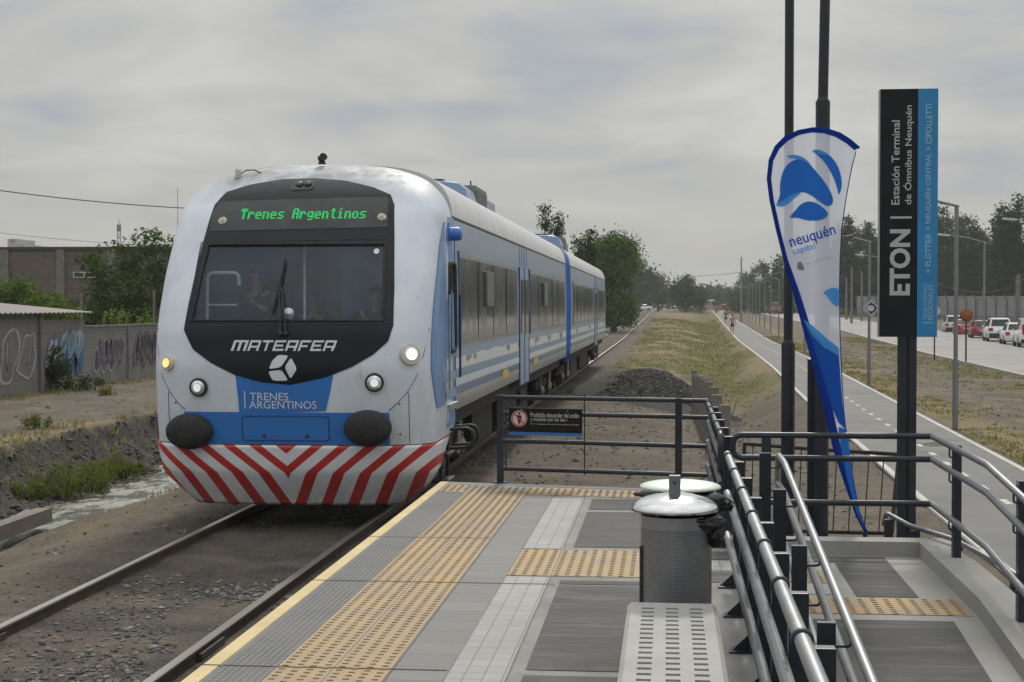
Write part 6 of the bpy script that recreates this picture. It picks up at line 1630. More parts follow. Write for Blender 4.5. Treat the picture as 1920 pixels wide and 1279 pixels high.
for i in range(900):
    y = 12 + 46 * rnd.random() ** 1.3; x = rnd.uniform(-9.3, -5.4)
    if fbm([x * .8], [y * .5], 55)[0] < .5: continue
    tuft(mb, (x, y, gz1(x, y) - .02), 7, .055, .14, i + 4000, .004)
for i in range(500):
    y = 18.6 + 24 * rnd.random(); x = rnd.uniform(-2.4, 2.6)
    if fbm([x * .8], [y * .5], 57)[0] < .53: continue
    tuft(mb, (x, y, gz1(x, y) - .02), 6, .05, .14, i + 7000, .004)
tag(mb.build('grass', [L_DRY, L_GR2], fix=False), 'dry grass along the edges of the ditch and the track road', 'grass', kind='stuff')
mb = MB()
for i in range(5200):
    y = 48 + 190 * rnd.random() ** 1.5
    if rnd.random() > (y - 46) / 22: continue
    y = y; x = rnd.uniform(-2.3, PL(y) - .4)
    if fbm([x * .45], [y * .16], 5)[0] + rnd.gauss(0, .12) < .46: continue
    tuft(mb, (x, y, gz1(x, y) - .02), 8, .05 + .0007 * y, .22 + .001 * y, i + 999, .007 + .00012 * y)
tag(mb.build('grass', [L_DRY, L_GR1], fix=False), 'sparse dry and green grass in the swale right of the track', 'grass', kind='stuff')
mb = MB()
for i in range(3000):
    y = 22 + 110 * rnd.random() ** 1.5; x = PR(y) + .1 + abs(rnd.gauss(0, 1.0)) if rnd.random() < .5 else float(RL(y)) - .4 - abs(rnd.gauss(0, 1.6))
    if fbm([x * .5], [y * .25], 6)[0] < .42 or x < PR(y) + .08: continue
    tuft(mb, (x, y, gz1(x, y) - .02), 9, .06 + .0005 * y, .2, i + 5999, .010 + .00016 * y)
tag(mb.build('grass', [L_DRY, L_GR1], fix=False), 'patchy dry grass on the verge between the path and the road', 'grass', kind='stuff')
# beam lying in the ditch corner
o = thing('beam', 'old grey timber beam lying across the ditch at the left edge', 'beam'); a = G(-10, 985, -.55); b = G(84, 952, -.62)
d = (b - a); a = a - d * .5
mb = MB(); nrm = Vector((-d.y, d.x, 0)).normalized() * .12; mb.prism([a - nrm, a + nrm, b + nrm, b - nrm], (0, 0, -.22)); mb.build('timber', mat('old_timber', (.16, .14, .12), .9, var=.3, scale=3, stretch=(1, .2, 3), bump=.4), o)
a2 = a + Vector((-.1, .55, -.16)); b2 = b + Vector((-.5, .5, -.16)); mb = MB(); mb.tube([a2, b2], .07, 8); mb.build('pipe', M_CPOST, o)

# ---------------------------------------------------------------- street lamps
M_LPOLE = mat('lamp_post_grey', (.20, .205, .215), .45, .4, var=.12)
def street_lamp(loc, label, h=4.75, head=True, group='street lamps along the bike path', armdir=-1, arm=.95):
    o = thing('street_lamp', label, 'street lamp', group, loc)
    MB().tube([(0, 0, -.2), (0, 0, 1.5)], .062, 12).build('base_tube', M_LPOLE, o)
    MB().tube([(0, 0, 1.49), (0, 0, h)], .045, 10).build('pole', M_LPOLE, o)
    MB().tube([(.05, 0, h - .02), (armdir * arm * .45, 0, h + .10), (armdir * arm * .62, 0, h + .13)], .028, 8).build('arm', M_LPOLE, o)
    mb = MB(); mb.box((armdir * (arm * .62 + .26), 0, h + .165), (.56, .2, .055), (0, armdir * .12 * -1 * -1, 0)); mb.box((armdir * arm * .62, 0, h + .18), (.12, .1, .09)); mb.build('lamp_head', mat('lamp_head_grey', (.12, .12, .13), .5, .3), o, bevel=.012)
    return o
first = None; ords = ['nearest', 'second', 'third', 'fourth', 'fifth', 'sixth', 'seventh', 'eighth', 'ninth', 'tenth', 'eleventh', 'twelfth', 'thirteenth']
for i in range(13):
    y = 34 + 19 * i; x = PATH_K * y + 5.02; lab = f'grey single-arm street lamp beside the bike path, {ords[i]} from the station'
    if first is None: first = street_lamp((x, y, gz1(x, y)), lab)
    else: dup(first, (x, y, gz1(x, y)), 0, lab)
# second tube on the nearest lamps: diamond arrow sign
def arrow_sign(label, x, y, z, s):
    o = thing('traffic_sign', label, 'sign'); q = s
    MB().prism([(x - q, y, z), (x, y, z - q), (x + q, y, z), (x, y, z + q)], (0, .02, 0)).build('plate', mat('sign_plate', (.5, .5, .52), .5), o)
    mb = MB(); mb.add([(x - q * .8, y - .004, z), (x, y - .004, z - q * .8), (x + q * .8, y - .004, z), (x, y - .004, z + q * .8)], [(0, 1, 2, 3)]); mb.build('border', mat('sign_purple', (.03, .03, .10), .5), o)
    mb = MB(); q *= .66; mb.add([(x - q, y - .008, z), (x, y - .008, z - q), (x + q, y - .008, z), (x, y - .008, z + q)], [(0, 1, 2, 3)]); mb.build('field', mat('sign_field', (.5, .5, .52), .5), o)
    mb = MB(); vs = [(x + .16 * math.cos(a), y - .012, z + .16 * math.sin(a)) for a in np.linspace(-2.2, 2.2, 14)] + [(x + .10 * math.cos(a), y - .012, z + .10 * math.sin(a)) for a in np.linspace(2.2, -2.2, 14)]
    mb.add(vs, [(k, k + 1, 26 - k, 27 - k) for k in range(13)]); mb.build('symbol', mat('sign_ink', (.02, .02, .05), .5), o); return o
p = P(1634, 578, 52.9); arrow_sign('white diamond sign with a round arrow on the second lamp post', p.x - .02, 52.82, p.z, .27)
p = P(1757, 583, 33.9); o = thing('traffic_sign', 'white arrow plate on the nearest lamp post, half hidden by the totem', 'sign')
MB().prism([(p.x - .1, 33.86, p.z + .22), (p.x + .07, 33.86, p.z + .02), (p.x + .07, 33.86, p.z - .02), (p.x - .1, 33.86, p.z - .22), (p.x - .16, 33.86, p.z - .16), (p.x - .05, 33.86, p.z), (p.x - .16, 33.86, p.z + .16)], (0, .02, 0)).build('plate', mat('sign_plate2', (.5, .5, .52), .5), o)
# tall far pole and mast
p = P(1390, 482, 210); o = MB().tube([(p.x, 210, 0), (p.x, 210, p.z)], [.16, .09], 8).build('utility_pole', M_LPOLE); tag(o, 'tall thin utility pole rising above the lamp row', 'pole')
# round orange sign seen from the back
o = thing('round_sign', 'rusty orange round sign on a thin dark post at the road edge', 'sign'); Y = 73; p = P(1812, 591, Y); zb_ = gz1(p.x, Y)
MB().lathe([(.30, 0), (.30, .02), (0, .02)], (p.x, Y, p.z), 28, rot=(math.pi / 2, 0, 0)).build('plate', mat('rusty_orange', (.24, .065, .022), .7, var=.35, scale=5), o)
MB().tube([(p.x, Y + .04, -.2), (p.x - .01, Y + .04, p.z + .28)], .038, 8).build('post', M_RUST, o)
MB().bx(p.x - .04, p.x + .04, Y - .012, Y + .012, p.z - .32, p.z + .3).build('strap', M_RUST, o)
p = P(1752, 664, 78); o = MB().tube([(p.x, 78, -.2), (p.x, 78, 2.2)], .035, 8).build('post', M_RUST); tag(o, 'thin dark post just right of the totem at the road edge', 'post')
# lamps across the road with long arms
def road_lamp(label, px_, top, Y, armpx, head_white=True):
    p = P(px_, top, Y); q = P(px_ + armpx, top - 14 if armpx else top, Y); o = thing('road_lamp', label, 'street lamp', 'road lamps on the far side', (p.x, Y, 0)); dx = q.x - p.x
    MB().tube([(0, 0, -.2), (0, 0, p.z)], [.10, .07], 9).build('pole', M_LPOLE, o); MB().tube([(0, 0, p.z - .1), (dx * .5, 0, p.z + .28), (dx, 0, p.z + .45)], .05, 7).build('arm', M_LPOLE, o)
    mb = MB(); mb.box((dx - .35, 0, p.z + .47), (.9, .3, .14), (0, .1, 0)); mb.build('lamp_head', mat('lamp_head_pale', (.45, .47, .48), .4), o, bevel=.03)
road_lamp('road lamp with a long arm reaching left, right of the totem', 1846, 452, 122, -68)
road_lamp('road lamp at the right edge of the view, arm reaching left', 1975, 424, 108, -72)
road_lamp('road lamp half hidden behind the totem, pale head to its left', 1664, 486, 172, -46)
for i, (px_, top, Y) in enumerate(((1587, 520, 230), (1597, 500, 200), (1616, 512, 215), (1907, 516, 150), (1911, 514, 160))):
    p = P(px_, top, Y); o = MB().tube([(p.x, Y, -.2), (p.x, Y, p.z)], [.17, .12], 8).build('utility_pole', M_CPOST); tag(o, ['leftmost', 'tallest', 'rightmost', 'left', 'right'][i] + (' of the three short concrete poles between flag and totem' if i < 3 else ' of the two thin poles at the right edge by the fence'), 'pole')
# grey fence beyond the road
GF = thing('boundary_fence', 'long grey panel fence with slanted post tops beyond the parked cars', 'fence')
fa, fb = Vector((52, 170, 0)), Vector((31.5, 268, 0)); nseg = 30; hF = 3.35
t = NT('grey_fence_panel'); n = t.noise(.35, 5, .6); c = t.ramp(n, [(.3, (.17, .175, .19)), (.7, (.24, .245, .26))]); t.bsdf(c, .8); M_GF = t.mat
u = (fb - fa).normalized(); nn_ = Vector((-u.y, u.x, 0))
if nn_.x > 0: nn_ = -nn_
def fz(p): return gz1(p.x, p.y)
mb = MB(); m2 = MB(); m3 = MB()
for k in range(nseg):
    a = fa + (fb - fa) * (k / nseg); b = fa + (fb - fa) * ((k + 1) / nseg); za, zb_ = fz(a), fz(b)
    mb.add([a + Vector((0, 0, za + .75)), b + Vector((0, 0, zb_ + .75)), b + Vector((0, 0, zb_ + hF)), a + Vector((0, 0, za + hF))], [(0, 1, 2, 3)])
    m3.prism([a + Vector((0, 0, za - .3)), b + Vector((0, 0, zb_ - .3)), b + Vector((0, 0, zb_ + .75)), a + Vector((0, 0, za + .75))], nn_ * -.2)
    pst = a + nn_ * .15; m2.tube([pst + Vector((0, 0, za - .2)), pst + Vector((0, 0, za + hF - .4)), pst + nn_ * .4 + Vector((0, 0, za + hF + .15))], .09, 6)
mb.build('panel', M_GF, GF, fix=False); m3.build('base_wall', M_CPOST, GF); m2.build('post', mat('fence_post_grey', (.12, .125, .13), .7), GF)
# wires
M_WIRE = mat('wire', (.03, .03, .032), .6)
def wire(label, a, b, sag, r=.02):
    pts = [a + (b - a) * k / 24 - Vector((0, 0, sag * 4 * (k / 24) * (1 - k / 24))) for k in range(25)]; o = MB().tube(pts, r, 5).build('overhead_wire', M_WIRE); tag(o, label, 'wire')
wire('upper overhead wire crossing the sky at the left', P(-300, 308, 60), P(700, 392, 75), .7, .022); wire('lower thin overhead wire above the works building', P(-300, 392, 85), P(700, 462, 95), .9, .012)
wire('upper sagging wire over the trees at the right', P(1846, 505, 122), P(2010, 485, 130), 1.2, .03); wire('lower sagging wire from the totem towards the right edge', P(1700, 500, 140), P(2000, 488, 130), 2.4, .03)
wire('faint wire over the far end of the track', P(1220, 512, 300), P(1390, 510, 210), .6, .03)
# mast and distant blocks
o = thing('lattice_mast', 'far lattice mast above the works building', 'mast'); p = P(223, 420, 260); mb = MB()
for dx in (-.5, .5): mb.tube([(p.x + dx, 260, 0), (p.x + dx * .5, 260, p.z)], .07, 5)
for k in range(24): z = p.z * k / 24; w_ = .5 - .25 * k / 24; mb.tube([(p.x - w_, 260, z), (p.x + w_, 260, z + p.z / 24)], .04, 4); mb.tube([(p.x + w_, 260, z), (p.x - w_, 260, z + p.z / 24)], .04, 4)
mb.build('lattice', M_LPOLE, o); mb = MB(); mb.bx(p.x - .32, p.x + .32, 259.8, 260.2, p.z - 1.3, p.z - .2); mb.tube([(p.x, 260, p.z - .2), (p.x, 260, p.z + .8)], .06, 5); mb.build('antenna_panel', M_LPOLE, o)
p = P(333, 352, 260); o = MB().tube([(p.x, 260, 0), (p.x, 260, p.z)], .05, 5).build('thin_mast', M_LPOLE); tag(o, 'needle-thin mast standing in the sky left of the train roof', 'mast')
p = P(1333, 527, 560); o = MB().tube([(p.x, 560, 0), (p.x, 560, p.z)], [.5, .2], 6).build('far_mast', M_LPOLE); tag(o, 'small far mast above the trees at the end of the swale', 'mast')
t = NT('far_facade'); sx = t.xyz(); cv = t.n('ShaderNodeCombineXYZ', {0: sx[0], 1: sx[2], 2: 0.0}).outputs[0]
b = t.n('ShaderNodeTexBrick', {'Vector': cv, 'Color1': (.10, .11, .13), 'Color2': (.14, .15, .17), 'Mortar': (.30, .30, .31), 'Scale': 1.0, 'Mortar Size': .8, 'Brick Width': 3.2, 'Row Height': 3.0}); b.offset = 0; t.bsdf(b.outputs[0], .8); M_FAR = t.mat
TB = thing('tower_block', 'hazy grey tower block above the dark tree at the end of the track', 'building'); Y = 900
def far_box(name, par, px0, px1, top, Y, m=M_FAR): a, b = P(px0, top, Y), P(px1, top, Y); MB().bx(a.x, b.x, Y, Y + 20, 0, a.z).build(name, m, par)
far_box('tower', TB, 1210, 1218, 507, Y); far_box('wing', TB, 1218.1, 1226, 516, Y + 1); far_box('low_wing', TB, 1226.1, 1234, 530, Y + 2)
TB2 = thing('tower_block', 'small far building above the works building roof at the left edge', 'building'); far_box('tower', TB2, 14, 28, 448, 600); far_box('wing', TB2, 28.1, 45, 458, 602)
WH = thing('low_building', 'low white-roofed far building beyond the crossing', 'building'); a, b = P(1322, 563, 470), P(1336, 563, 470); MB().bx(a.x, b.x, 470, 480, 0, a.z - .3).build('wall', M_FAR, WH); MB().bx(a.x - .5, b.x + .5, 469, 481, a.z - .29, a.z + .2).build('roof', M_WHITE, WH)
# culvert under the crossing
CUL = thing('culvert', 'dark culvert mouth under the crossing at the end of the swale', 'culvert'); a = P(1283, 590, 352); b = P(1313, 590, 352); zt_ = P(1298, 582.5, 352).z
mb = MB(); mb.bx(a.x - 1.2, b.x + 1.2, 352, 353.5, zt_, zt_ + .35); mb.bx(a.x - 1.2, a.x, 352, 353.5, -.5, zt_); mb.bx(b.x, b.x + 1.2, 352, 353.5, -.5, zt_); mb.build('headwall', M_CPOST, CUL)
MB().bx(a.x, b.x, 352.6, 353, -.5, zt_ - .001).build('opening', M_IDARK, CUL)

# ---------------------------------------------------------------- vehicles
M_TYRE = mat('tyre', (.015, .015, .016), .85); M_RIM = mat('rim', (.35, .36, .37), .35, .7); M_CGL = mat('car_glass', (.015, .018, .02), .08); M_TAIL = mat('tail_light', (.35, .012, .015), .3); M_HEAD = mat('head_light', (.6, .6, .58), .15); M_PLATE = mat('number_plate', (.45, .45, .45), .5); M_BUMP = mat('bumper_black', (.02, .02, .021), .6)
def carpaint(name, c): 
    t = NT(name); t.bsdf((*c, 1), .28, .1, Coat_Weight=.6, Coat_Roughness=.06); return t.mat
CP = {k: carpaint('car_' + k, c) for k, c in dict(white=(.62, .63, .64), silver=(.40, .42, .43), red=(.30, .02, .025), cream=(.52, .50, .44), black=(.02, .02, .022), maroon=(.16, .015, .02)).items()}
KIND = {  # length, width, height, belt profile (y, z), roof (base rear, top rear, top front, base front)
 'hatch': (3.9, 1.70, 1.48, [(-1.93, .55), (-1.92, .92), (.55, .90), (1.55, .80), (1.93, .58)], (-1.90, -1.55, .15, .95)),
 'sedan': (4.4, 1.72, 1.46, [(-2.18, .60), (-2.15, .98), (-1.35, .98), (.75, .92), (1.9, .80), (2.18, .58)], (-1.55, -.85, .30, 1.05)),
 'suv': (4.5, 1.84, 1.74, [(-2.22, .62), (-2.2, 1.08), (.75, 1.05), (1.95, .98), (2.22, .65)], (-2.15, -1.85, .25, 1.0)),
 'pickup': (5.0, 1.84, 1.74, [(-2.48, .62), (-2.46, 1.06), (.9, 1.06), (2.2, .98), (2.48, .65)], (-.85, -.62, .45, 1.2)),
 'van': (4.2, 1.80, 1.84, [(-2.08, .60), (-2.06, 1.10), (.9, 1.02), (1.8, .86), (2.08, .6)], (-2.06, -1.98, .45, 1.2)),
 'minibus': (4.6, 1.80, 1.95, [(-2.28, .60), (-2.26, 1.15), (1.9, 1.10), (2.2, .95), (2.28, .6)], (-2.26, -2.18, 1.5, 2.1))}
def car(kind, paint_, label, loc, rz, group=None, glass_rear=True, cat='car'):
    L, W, H, belt, rf = KIND[kind]; o = thing({'van': 'van', 'pickup': 'pickup_truck', 'minibus': 'van'}.get(kind, 'parked_car'), label, cat, group, loc, rz); m = CP[paint_]
    secs = [(belt[0][0] - .02, belt[0][1] - .1, .80)] + [(y, z, 1.0 if 0 < i < len(belt) - 1 else .90) for i, (y, z) in enumerate(belt)]
    vs = []
    for (y, z, k) in secs:
        w_ = W / 2 * k; zl = .24
        vs += [(-w_ * .9, y, zl), (-w_, y, zl + .12), (-w_, y, zl + (z - zl) * .62), (-w_ * .95, y, z - .04), (-w_ * .86, y, z), (w_ * .86, y, z), (w_ * .95, y, z - .04), (w_, y, zl + (z - zl) * .62), (w_, y, zl + .12), (w_ * .9, y, zl)]
    fs = [(i * 10 + k, i * 10 + (k + 1) % 10, i * 10 + 10 + (k + 1) % 10, i * 10 + 10 + k) for i in range(len(secs) - 1) for k in range(10)]; e_ = (len(secs) - 1) * 10
    mb = MB().add(vs, fs, 0, True); mb.add(vs[:10], [tuple(range(10))]); mb.add(vs[e_:], [tuple(range(10))])
    y0, y1, y2, y3 = rf; bz = lambda y: float(np.interp(y, [b[0] for b in belt], [b[1] for b in belt])) - .01
    wb, wt = W / 2 * .88, W / 2 * .70
    lo = [(-wb, y0, bz(y0)), (wb, y0, bz(y0)), (wb, y3, bz(y3)), (-wb, y3, bz(y3))]; hi = [(-wt, y1, H - .04), (wt, y1, H - .04), (wt, y2, H - .02), (-wt, y2, H - .02)]; cr_ = [(-wt * .8, y1 + .12, H), (wt * .8, y1 + .12, H), (wt * .8, y2 - .1, H), (-wt * .8, y2 - .1, H)]
    mb.add(lo + hi + cr_, [(0, 1, 5, 4), (1, 2, 6, 5), (2, 3, 7, 6), (3, 0, 4, 7), (4, 5, 9, 8), (5, 6, 10, 9), (6, 7, 11, 10), (7, 4, 8, 11), (8, 9, 10, 11)])
    B = mb.build('body', m, o)
    def pane(q, name, a=.08, b=.12, split=None):
        q = [Vector(v) for v in q]; n = (q[1] - q[0]).cross(q[3] - q[0]).normalized(); c = (q[0] + q[1] + q[2] + q[3]) / 4
        if n.dot(c - Vector((0, (y1 + y2) / 2, H * .75))) < 0: n = -n
        f = lambda s, t_: (q[0] * (1 - s) + q[1] * s) * (1 - t_) + (q[3] * (1 - s) + q[2] * s) * t_ + n * .012
        g = MB()
        for (s0, s1) in (split or [(a, 1 - a)]): g.add([f(s0, b), f(s1, b), f(s1, 1 - b), f(s0, 1 - b)], [(0, 1, 2, 3)])
        g.build(name, M_CGL, o)
    if glass_rear: pane([lo[0], lo[1], hi[1], hi[0]], 'rear_window')
    pane([lo[2], lo[3], hi[3], hi[2]], 'windscreen', .06, .08)
    sp_ = [(.06, .47), (.51, .92)] if kind not in ('van',) else [(.58, .94)]
    pane([lo[3], lo[0], hi[0], hi[3]], 'side_window', split=[(1 - b_, 1 - a_) for a_, b_ in sp_]); pane([lo[1], lo[2], hi[2], hi[1]], 'side_window', split=sp_)
    yr = belt[0][0] - .02; zr = belt[1][1]
    mb = MB(); mb.bx(-W / 2 * .88, W / 2 * .88, yr - .06, yr + .1, .28, .50 if kind not in ('suv', 'pickup') else .62); mb.bx(-W / 2 * .85, W / 2 * .85, -yr - .12, -yr + .03, .26, .42); mb.build('bumper', M_BUMP if kind in ('suv', 'pickup', 'van') else m, o, bevel=.03)
    MB().bx(-.26, .26, yr - .075, yr - .06, .60 if kind in ('hatch', 'sedan') else .66, .72 if kind in ('hatch', 'sedan') else .78).build('number_plate', M_PLATE, o)
    for s_ in (-1, 1):
        x0_, x1_ = sorted((s_ * W / 2 * .58, s_ * W / 2 * .93)); tall = .62 if kind in ('van', 'minibus') else .22
        MB().bx(min(x0_ if kind not in ('van', 'minibus') else s_ * W / 2 * .80, x1_), max(x0_ if kind not in ('van', 'minibus') else s_ * W / 2 * .80, x1_), yr - .035, yr + .12, zr - .28, zr - .28 + tall).build('tail_light', M_TAIL, o, bevel=.02)
        MB().bx(x0_, x1_, -yr - .12, -yr - .0, .60, .74).build('headlight', M_HEAD, o, bevel=.02)
        MB().box((s_ * (W / 2 + .07), y3 - .28, bz(y3) + .08), (.16, .1, .13)).build('mirror', m, o, bevel=.02)
        for yw in (-L * .31, L * .31):
            wh = MB(); wh.lathe([(.20, -.10), (.30, -.10), (.32, -.07), (.32, .07), (.30, .10), (.20, .10)], (s_ * (W / 2 - .08), yw, .32), 22, rot=(0, math.pi / 2, 0)); t_ = wh.build('tyre', M_TYRE, o)
            MB().lathe([(.205, 0), (.19, .015), (.07, .03), (0, .03)], (s_ * (W / 2 - .08 + .085), yw, .32), 16, rot=(0, s_ * math.pi / 2, 0)).build('rim', M_RIM, t_)
    return o
def kerb_pos(px_):
    Y = 45430 / (px_ - 1473); return (15.4 + .075 * Y, Y)
for px_, kind, pc, lab, cat in ((1772, 'suv', 'silver', 'silver estate car with dark rear window, just right of the totem', 'car'), (1792, 'sedan', 'red', 'dark red sedan with a pale rear window, parked left of the orange sign', 'car'), (1822, 'hatch', 'maroon', 'maroon car mostly hidden behind the orange round sign', 'car'), (1852, 'suv', 'white', 'white off-road car with black rear window and dark lower tail', 'car'), (1882, 'hatch', 'white', 'white hatchback parked between the off-road car and the van', 'car'), (1910, 'van', 'white', 'white panel van with tall red tail lights near the right edge', 'van'), (1942, 'hatch', 'cream', 'cream car cut by the right edge of the view', 'car')):
    x, y = kerb_pos(px_); car(kind, pc, lab, (x, y, .03), -.075 - .03, 'cars parked along the far side of the road', kind != 'van', cat)
p = P(1205, 582, 366); car('sedan', 'white', 'white car on the level crossing left of the track', (p.x, 366, 1.66), math.pi / 2 + .05)
p = P(1354, 582, 366); car('sedan', 'red', 'red car on the crossing at the far end of the path', (p.x, 366, 1.66), math.pi / 2)
p = P(1452, 586, 290); car('minibus', 'maroon', 'dark red minibus driving on the road past the lamp row', (p.x, 290, P(1452, 587, 290).z), math.pi + .1, None, True, 'van')
p = P(1437, 584, 320); car('hatch', 'white', 'white car behind the dark red minibus', (p.x, 320, P(1437, 586, 320).z), math.pi + .1)
# ---------------------------------------------------------------- people
def skin_mesh(name, nodes, edges, mats, parent=None, sub=2, root=0):
    me = bpy.data.meshes.new(name); me.from_pydata([n[0] for n in nodes], edges, []); o = bpy.data.objects.new(name, me); C.objects.link(o)
    sk_ = o.modifiers.new('skin', 'SKIN'); sk_.use_smooth_shade = True; sk_.branch_smoothing = .6
    sv = me.skin_vertices[0].data if me.skin_vertices else None
    if sv is None: 
        bm = bmesh.new(); bm.from_mesh(me); bm.verts.layers.skin.verify(); bm.to_mesh(me); bm.free(); sv = me.skin_vertices[0].data
    for i, n in enumerate(nodes):
        r = n[1]; sv[i].radius = (r, r) if not isinstance(r, tuple) else r; sv[i].use_root = (i == root)
    o.modifiers.new('sub', 'SUBSURF').levels = sub
    bpy.context.view_layer.update()
    ev = o.evaluated_get(bpy.context.evaluated_depsgraph_get()); m2 = bpy.data.meshes.new_from_object(ev)
    o.modifiers.clear(); o.data = m2; bpy.data.meshes.remove(me)
    m2.materials.clear()
    for m in mats: m2.materials.append(m)
    m2.polygons.foreach_set('use_smooth', [True] * len(m2.polygons)); m2.polygons.foreach_set('material_index', [0] * len(m2.polygons))
    if parent: o.parent = parent
    return o
M_SKIN = mat('skin', (.36, .20, .14), .55, var=.08); M_HAIR = mat('dark_hair', (.018, .014, .012), .7); M_EYE = mat('eye_white', (.6, .58, .55), .3); M_SHOE = mat('shoe', (.05, .05, .055), .7)
def person(label, loc, rz, J, shirt, lower, shorts=True, hair=M_HAIR, cap=None, only_top=False, group=None, sleeve=.55):
    """J: joint positions, figure faces -Y at rz = 0"""
    o = thing('person', label, 'person', group, loc, rz); V = lambda k: Vector(J[k])
    N = []; E = []; ix = {}
    def add(k, p, r, fr=None):
        ix[k] = len(N); N.append((tuple(p), r))
        if fr is not None: E.append((ix[fr], ix[k]))
    add('pelvis', V('pelvis'), (.15, .11)); add('waist', V('pelvis').lerp(V('chest'), .5), (.135, .10), 'pelvis'); add('chest', V('chest'), (.165, .115), 'waist'); add('neck0', V('neck') - Vector((0, 0, .04)), (.075, .07), 'chest'); add('neck', V('neck'), .056, 'neck0')
    hd = V('head'); up = (hd - V('neck')).normalized(); fwd = Vector(J.get('face', (0, -1, 0))).normalized()
    add('jaw', hd - up * .045 + fwd * .012, (.066, .072), 'neck'); add('mid', hd + up * .02, (.077, .088), 'jaw'); add('crown', hd + up * .085, (.07, .08), 'mid')
    add('nose', hd - up * .005 + fwd * .098, .013, 'mid')
    for s in 'LR':
        sg = 1 if s == 'L' else -1
        add('sh' + s, V('sh' + s), .062, 'chest'); add('el' + s, V('el' + s), .043, 'sh' + s); add('wr' + s, V('wr' + s), .028, 'el' + s)
        d = (V('wr' + s) - V('el' + s)).normalized(); side = d.cross(Vector((0, 0, 1)) if abs(d.z) < .8 else Vector((0, 1, 0))).normalized(); pn = side.cross(d).normalized()
        add('pa' + s, V('wr' + s) + d * .06, (.036, .018), 'wr' + s)
        for k, (off, ln) in enumerate(((-.030, .07), (-.010, .08), (.010, .075), (.030, .06))):
            b = V('wr' + s) + d * .095 + side * off; add(f'f{k}a' + s, b, .0095, 'pa' + s); add(f'f{k}b' + s, b + d * ln * .55 + pn * .012, .0085, f'f{k}a' + s); add(f'f{k}c' + s, b + d * ln * .9 + pn * .04, .007, f'f{k}b' + s)
        b = V('wr' + s) + d * .045 + side * .035; add('ta' + s, b, .011, 'pa' + s); add('tb' + s, b + d * .035 + side * .022 + pn * .01, .009, 'ta' + s)
        if not only_top:
            add('hip' + s, V('hip' + s), .088, 'pelvis'); add('kn' + s, V('kn' + s), .056, 'hip' + s); add('cf' + s, V('kn' + s).lerp(V('an' + s), .35), .054, 'kn' + s); add('an' + s, V('an' + s), .036, 'cf' + s); add('toe' + s, V('an' + s) + fwd * .14 + Vector((0, 0, -.05)), .032, 'an' + s)
    body = skin_mesh('body', N, E, [M_SKIN], o)
    # eyes, mouth and ears
    rt = fwd.cross(up).normalized(); e_ = MB()
    for s in (-1, 1): e_.lathe([(0, -.011), (.008, -.006), (.011, 0), (.008, .006), (0, .011)], hd + up * .02 + fwd * .078 + rt * s * .032, 8)
    e_.build('eyes', M_EYE, o); m_ = MB(); m_.box(hd - up * .055 + fwd * .082, (.045, .012, .009)); m_.build('mouth', mat('lips', (.25, .10, .08), .5), o)
    ear = MB()
    for s in (-1, 1): ear.lathe([(0, -.008), (.02, -.005), (.026, 0), (.02, .006), (0, .008)], hd + up * .01 + rt * s * .082, 8, rot=(0, math.pi / 2, 0), sy=.7)
    ear.build('ear', M_SKIN, o)
    # hair or cap: a shell over the skull
    hm = MB(); vs = []; n1, n2 = 18, 7; bk = -fwd
    for i in range(n2 + 1):
        th = (math.pi * .60) * i / n2
        for k in range(n1):
            ph = 2 * math.pi * k / n1; r = .098; d = up * math.cos(th) * r * .95 + (rt * math.cos(ph) * .92 + fwd * math.sin(ph) * 1.08) * math.sin(th) * r
            lim = .055 if math.sin(ph) > .35 else -.035
            p = hd + up * .035 + bk * .010 + d; hh_ = (p - hd).dot(up)
            if hh_ < lim: p += up * (lim - hh_)
            vs.append(p)
    hm.add(vs, [(i * n1 + k, i * n1 + (k + 1) % n1, i * n1 + n1 + (k + 1) % n1, i * n1 + n1 + k) for i in range(n2) for k in range(n1)], 0, True)
    hm.build('cap' if cap else 'hair', cap or hair, o)
    if cap: MB().lathe([(.075, 0), (.075, .012), (0, .014)], hd + up * .062 + fwd * .085, 14).build('cap_peak', cap, o)
    # clothes follow the body a little outside it
    SN = [(N[ix[k]][0], tuple(q + .016 for q in N[ix[k]][1]) if isinstance(N[ix[k]][1], tuple) else N[ix[k]][1] + .016) for k in ('pelvis', 'waist', 'chest')]; SE = [(0, 1), (1, 2)]
    SN.append((tuple(V('neck') - Vector((0, 0, .055))), .085)); SE.append((2, 3))
    for s in 'LR':
        a = len(SN); SN.append((J['sh' + s], .074)); SE.append((2, a)); SN.append((tuple(V('sh' + s).lerp(V('el' + s), min(sleeve, 1))), .060)); SE.append((a, a + 1))
        if sleeve > 1: SN.append((tuple(V('el' + s).lerp(V('wr' + s), sleeve - 1)), .042)); SE.append((a + 1, a + 2))
    skin_mesh('shirt', SN, SE, [shirt], o)
    if not only_top:
        LN = [(tuple(V('pelvis') - Vector((0, 0, .0))), (.172, .13)), (tuple(V('pelvis').lerp(V('chest'), .18)), (.165, .125))]; LE = [(0, 1)]
        for s in 'LR':
            a = len(LN); LN.append((J['hip' + s], .112)); LE.append((0, a)); LN.append((tuple(V('hip' + s).lerp(V('kn' + s), .85 if shorts else 1)), .088)); LE.append((a, a + 1))
            if not shorts: LN.append((tuple(V('kn' + s).lerp(V('an' + s), .95)), .062)); LE.append((a + 1, a + 2))
        skin_mesh('shorts' if shorts else 'trousers', LN, LE, [lower], o)
        for s in 'LR':
            skin_mesh('shoe', [(tuple(V('an' + s) + Vector((0, 0, -.045)) - fwd * .03), .045), (tuple(V('an' + s) + fwd * .07 + Vector((0, 0, -.055))), .046), (tuple(V('an' + s) + fwd * .165 + Vector((0, 0, -.062))), .036)], [(0, 1), (1, 2)], [M_SHOE], o, 1)
    return o
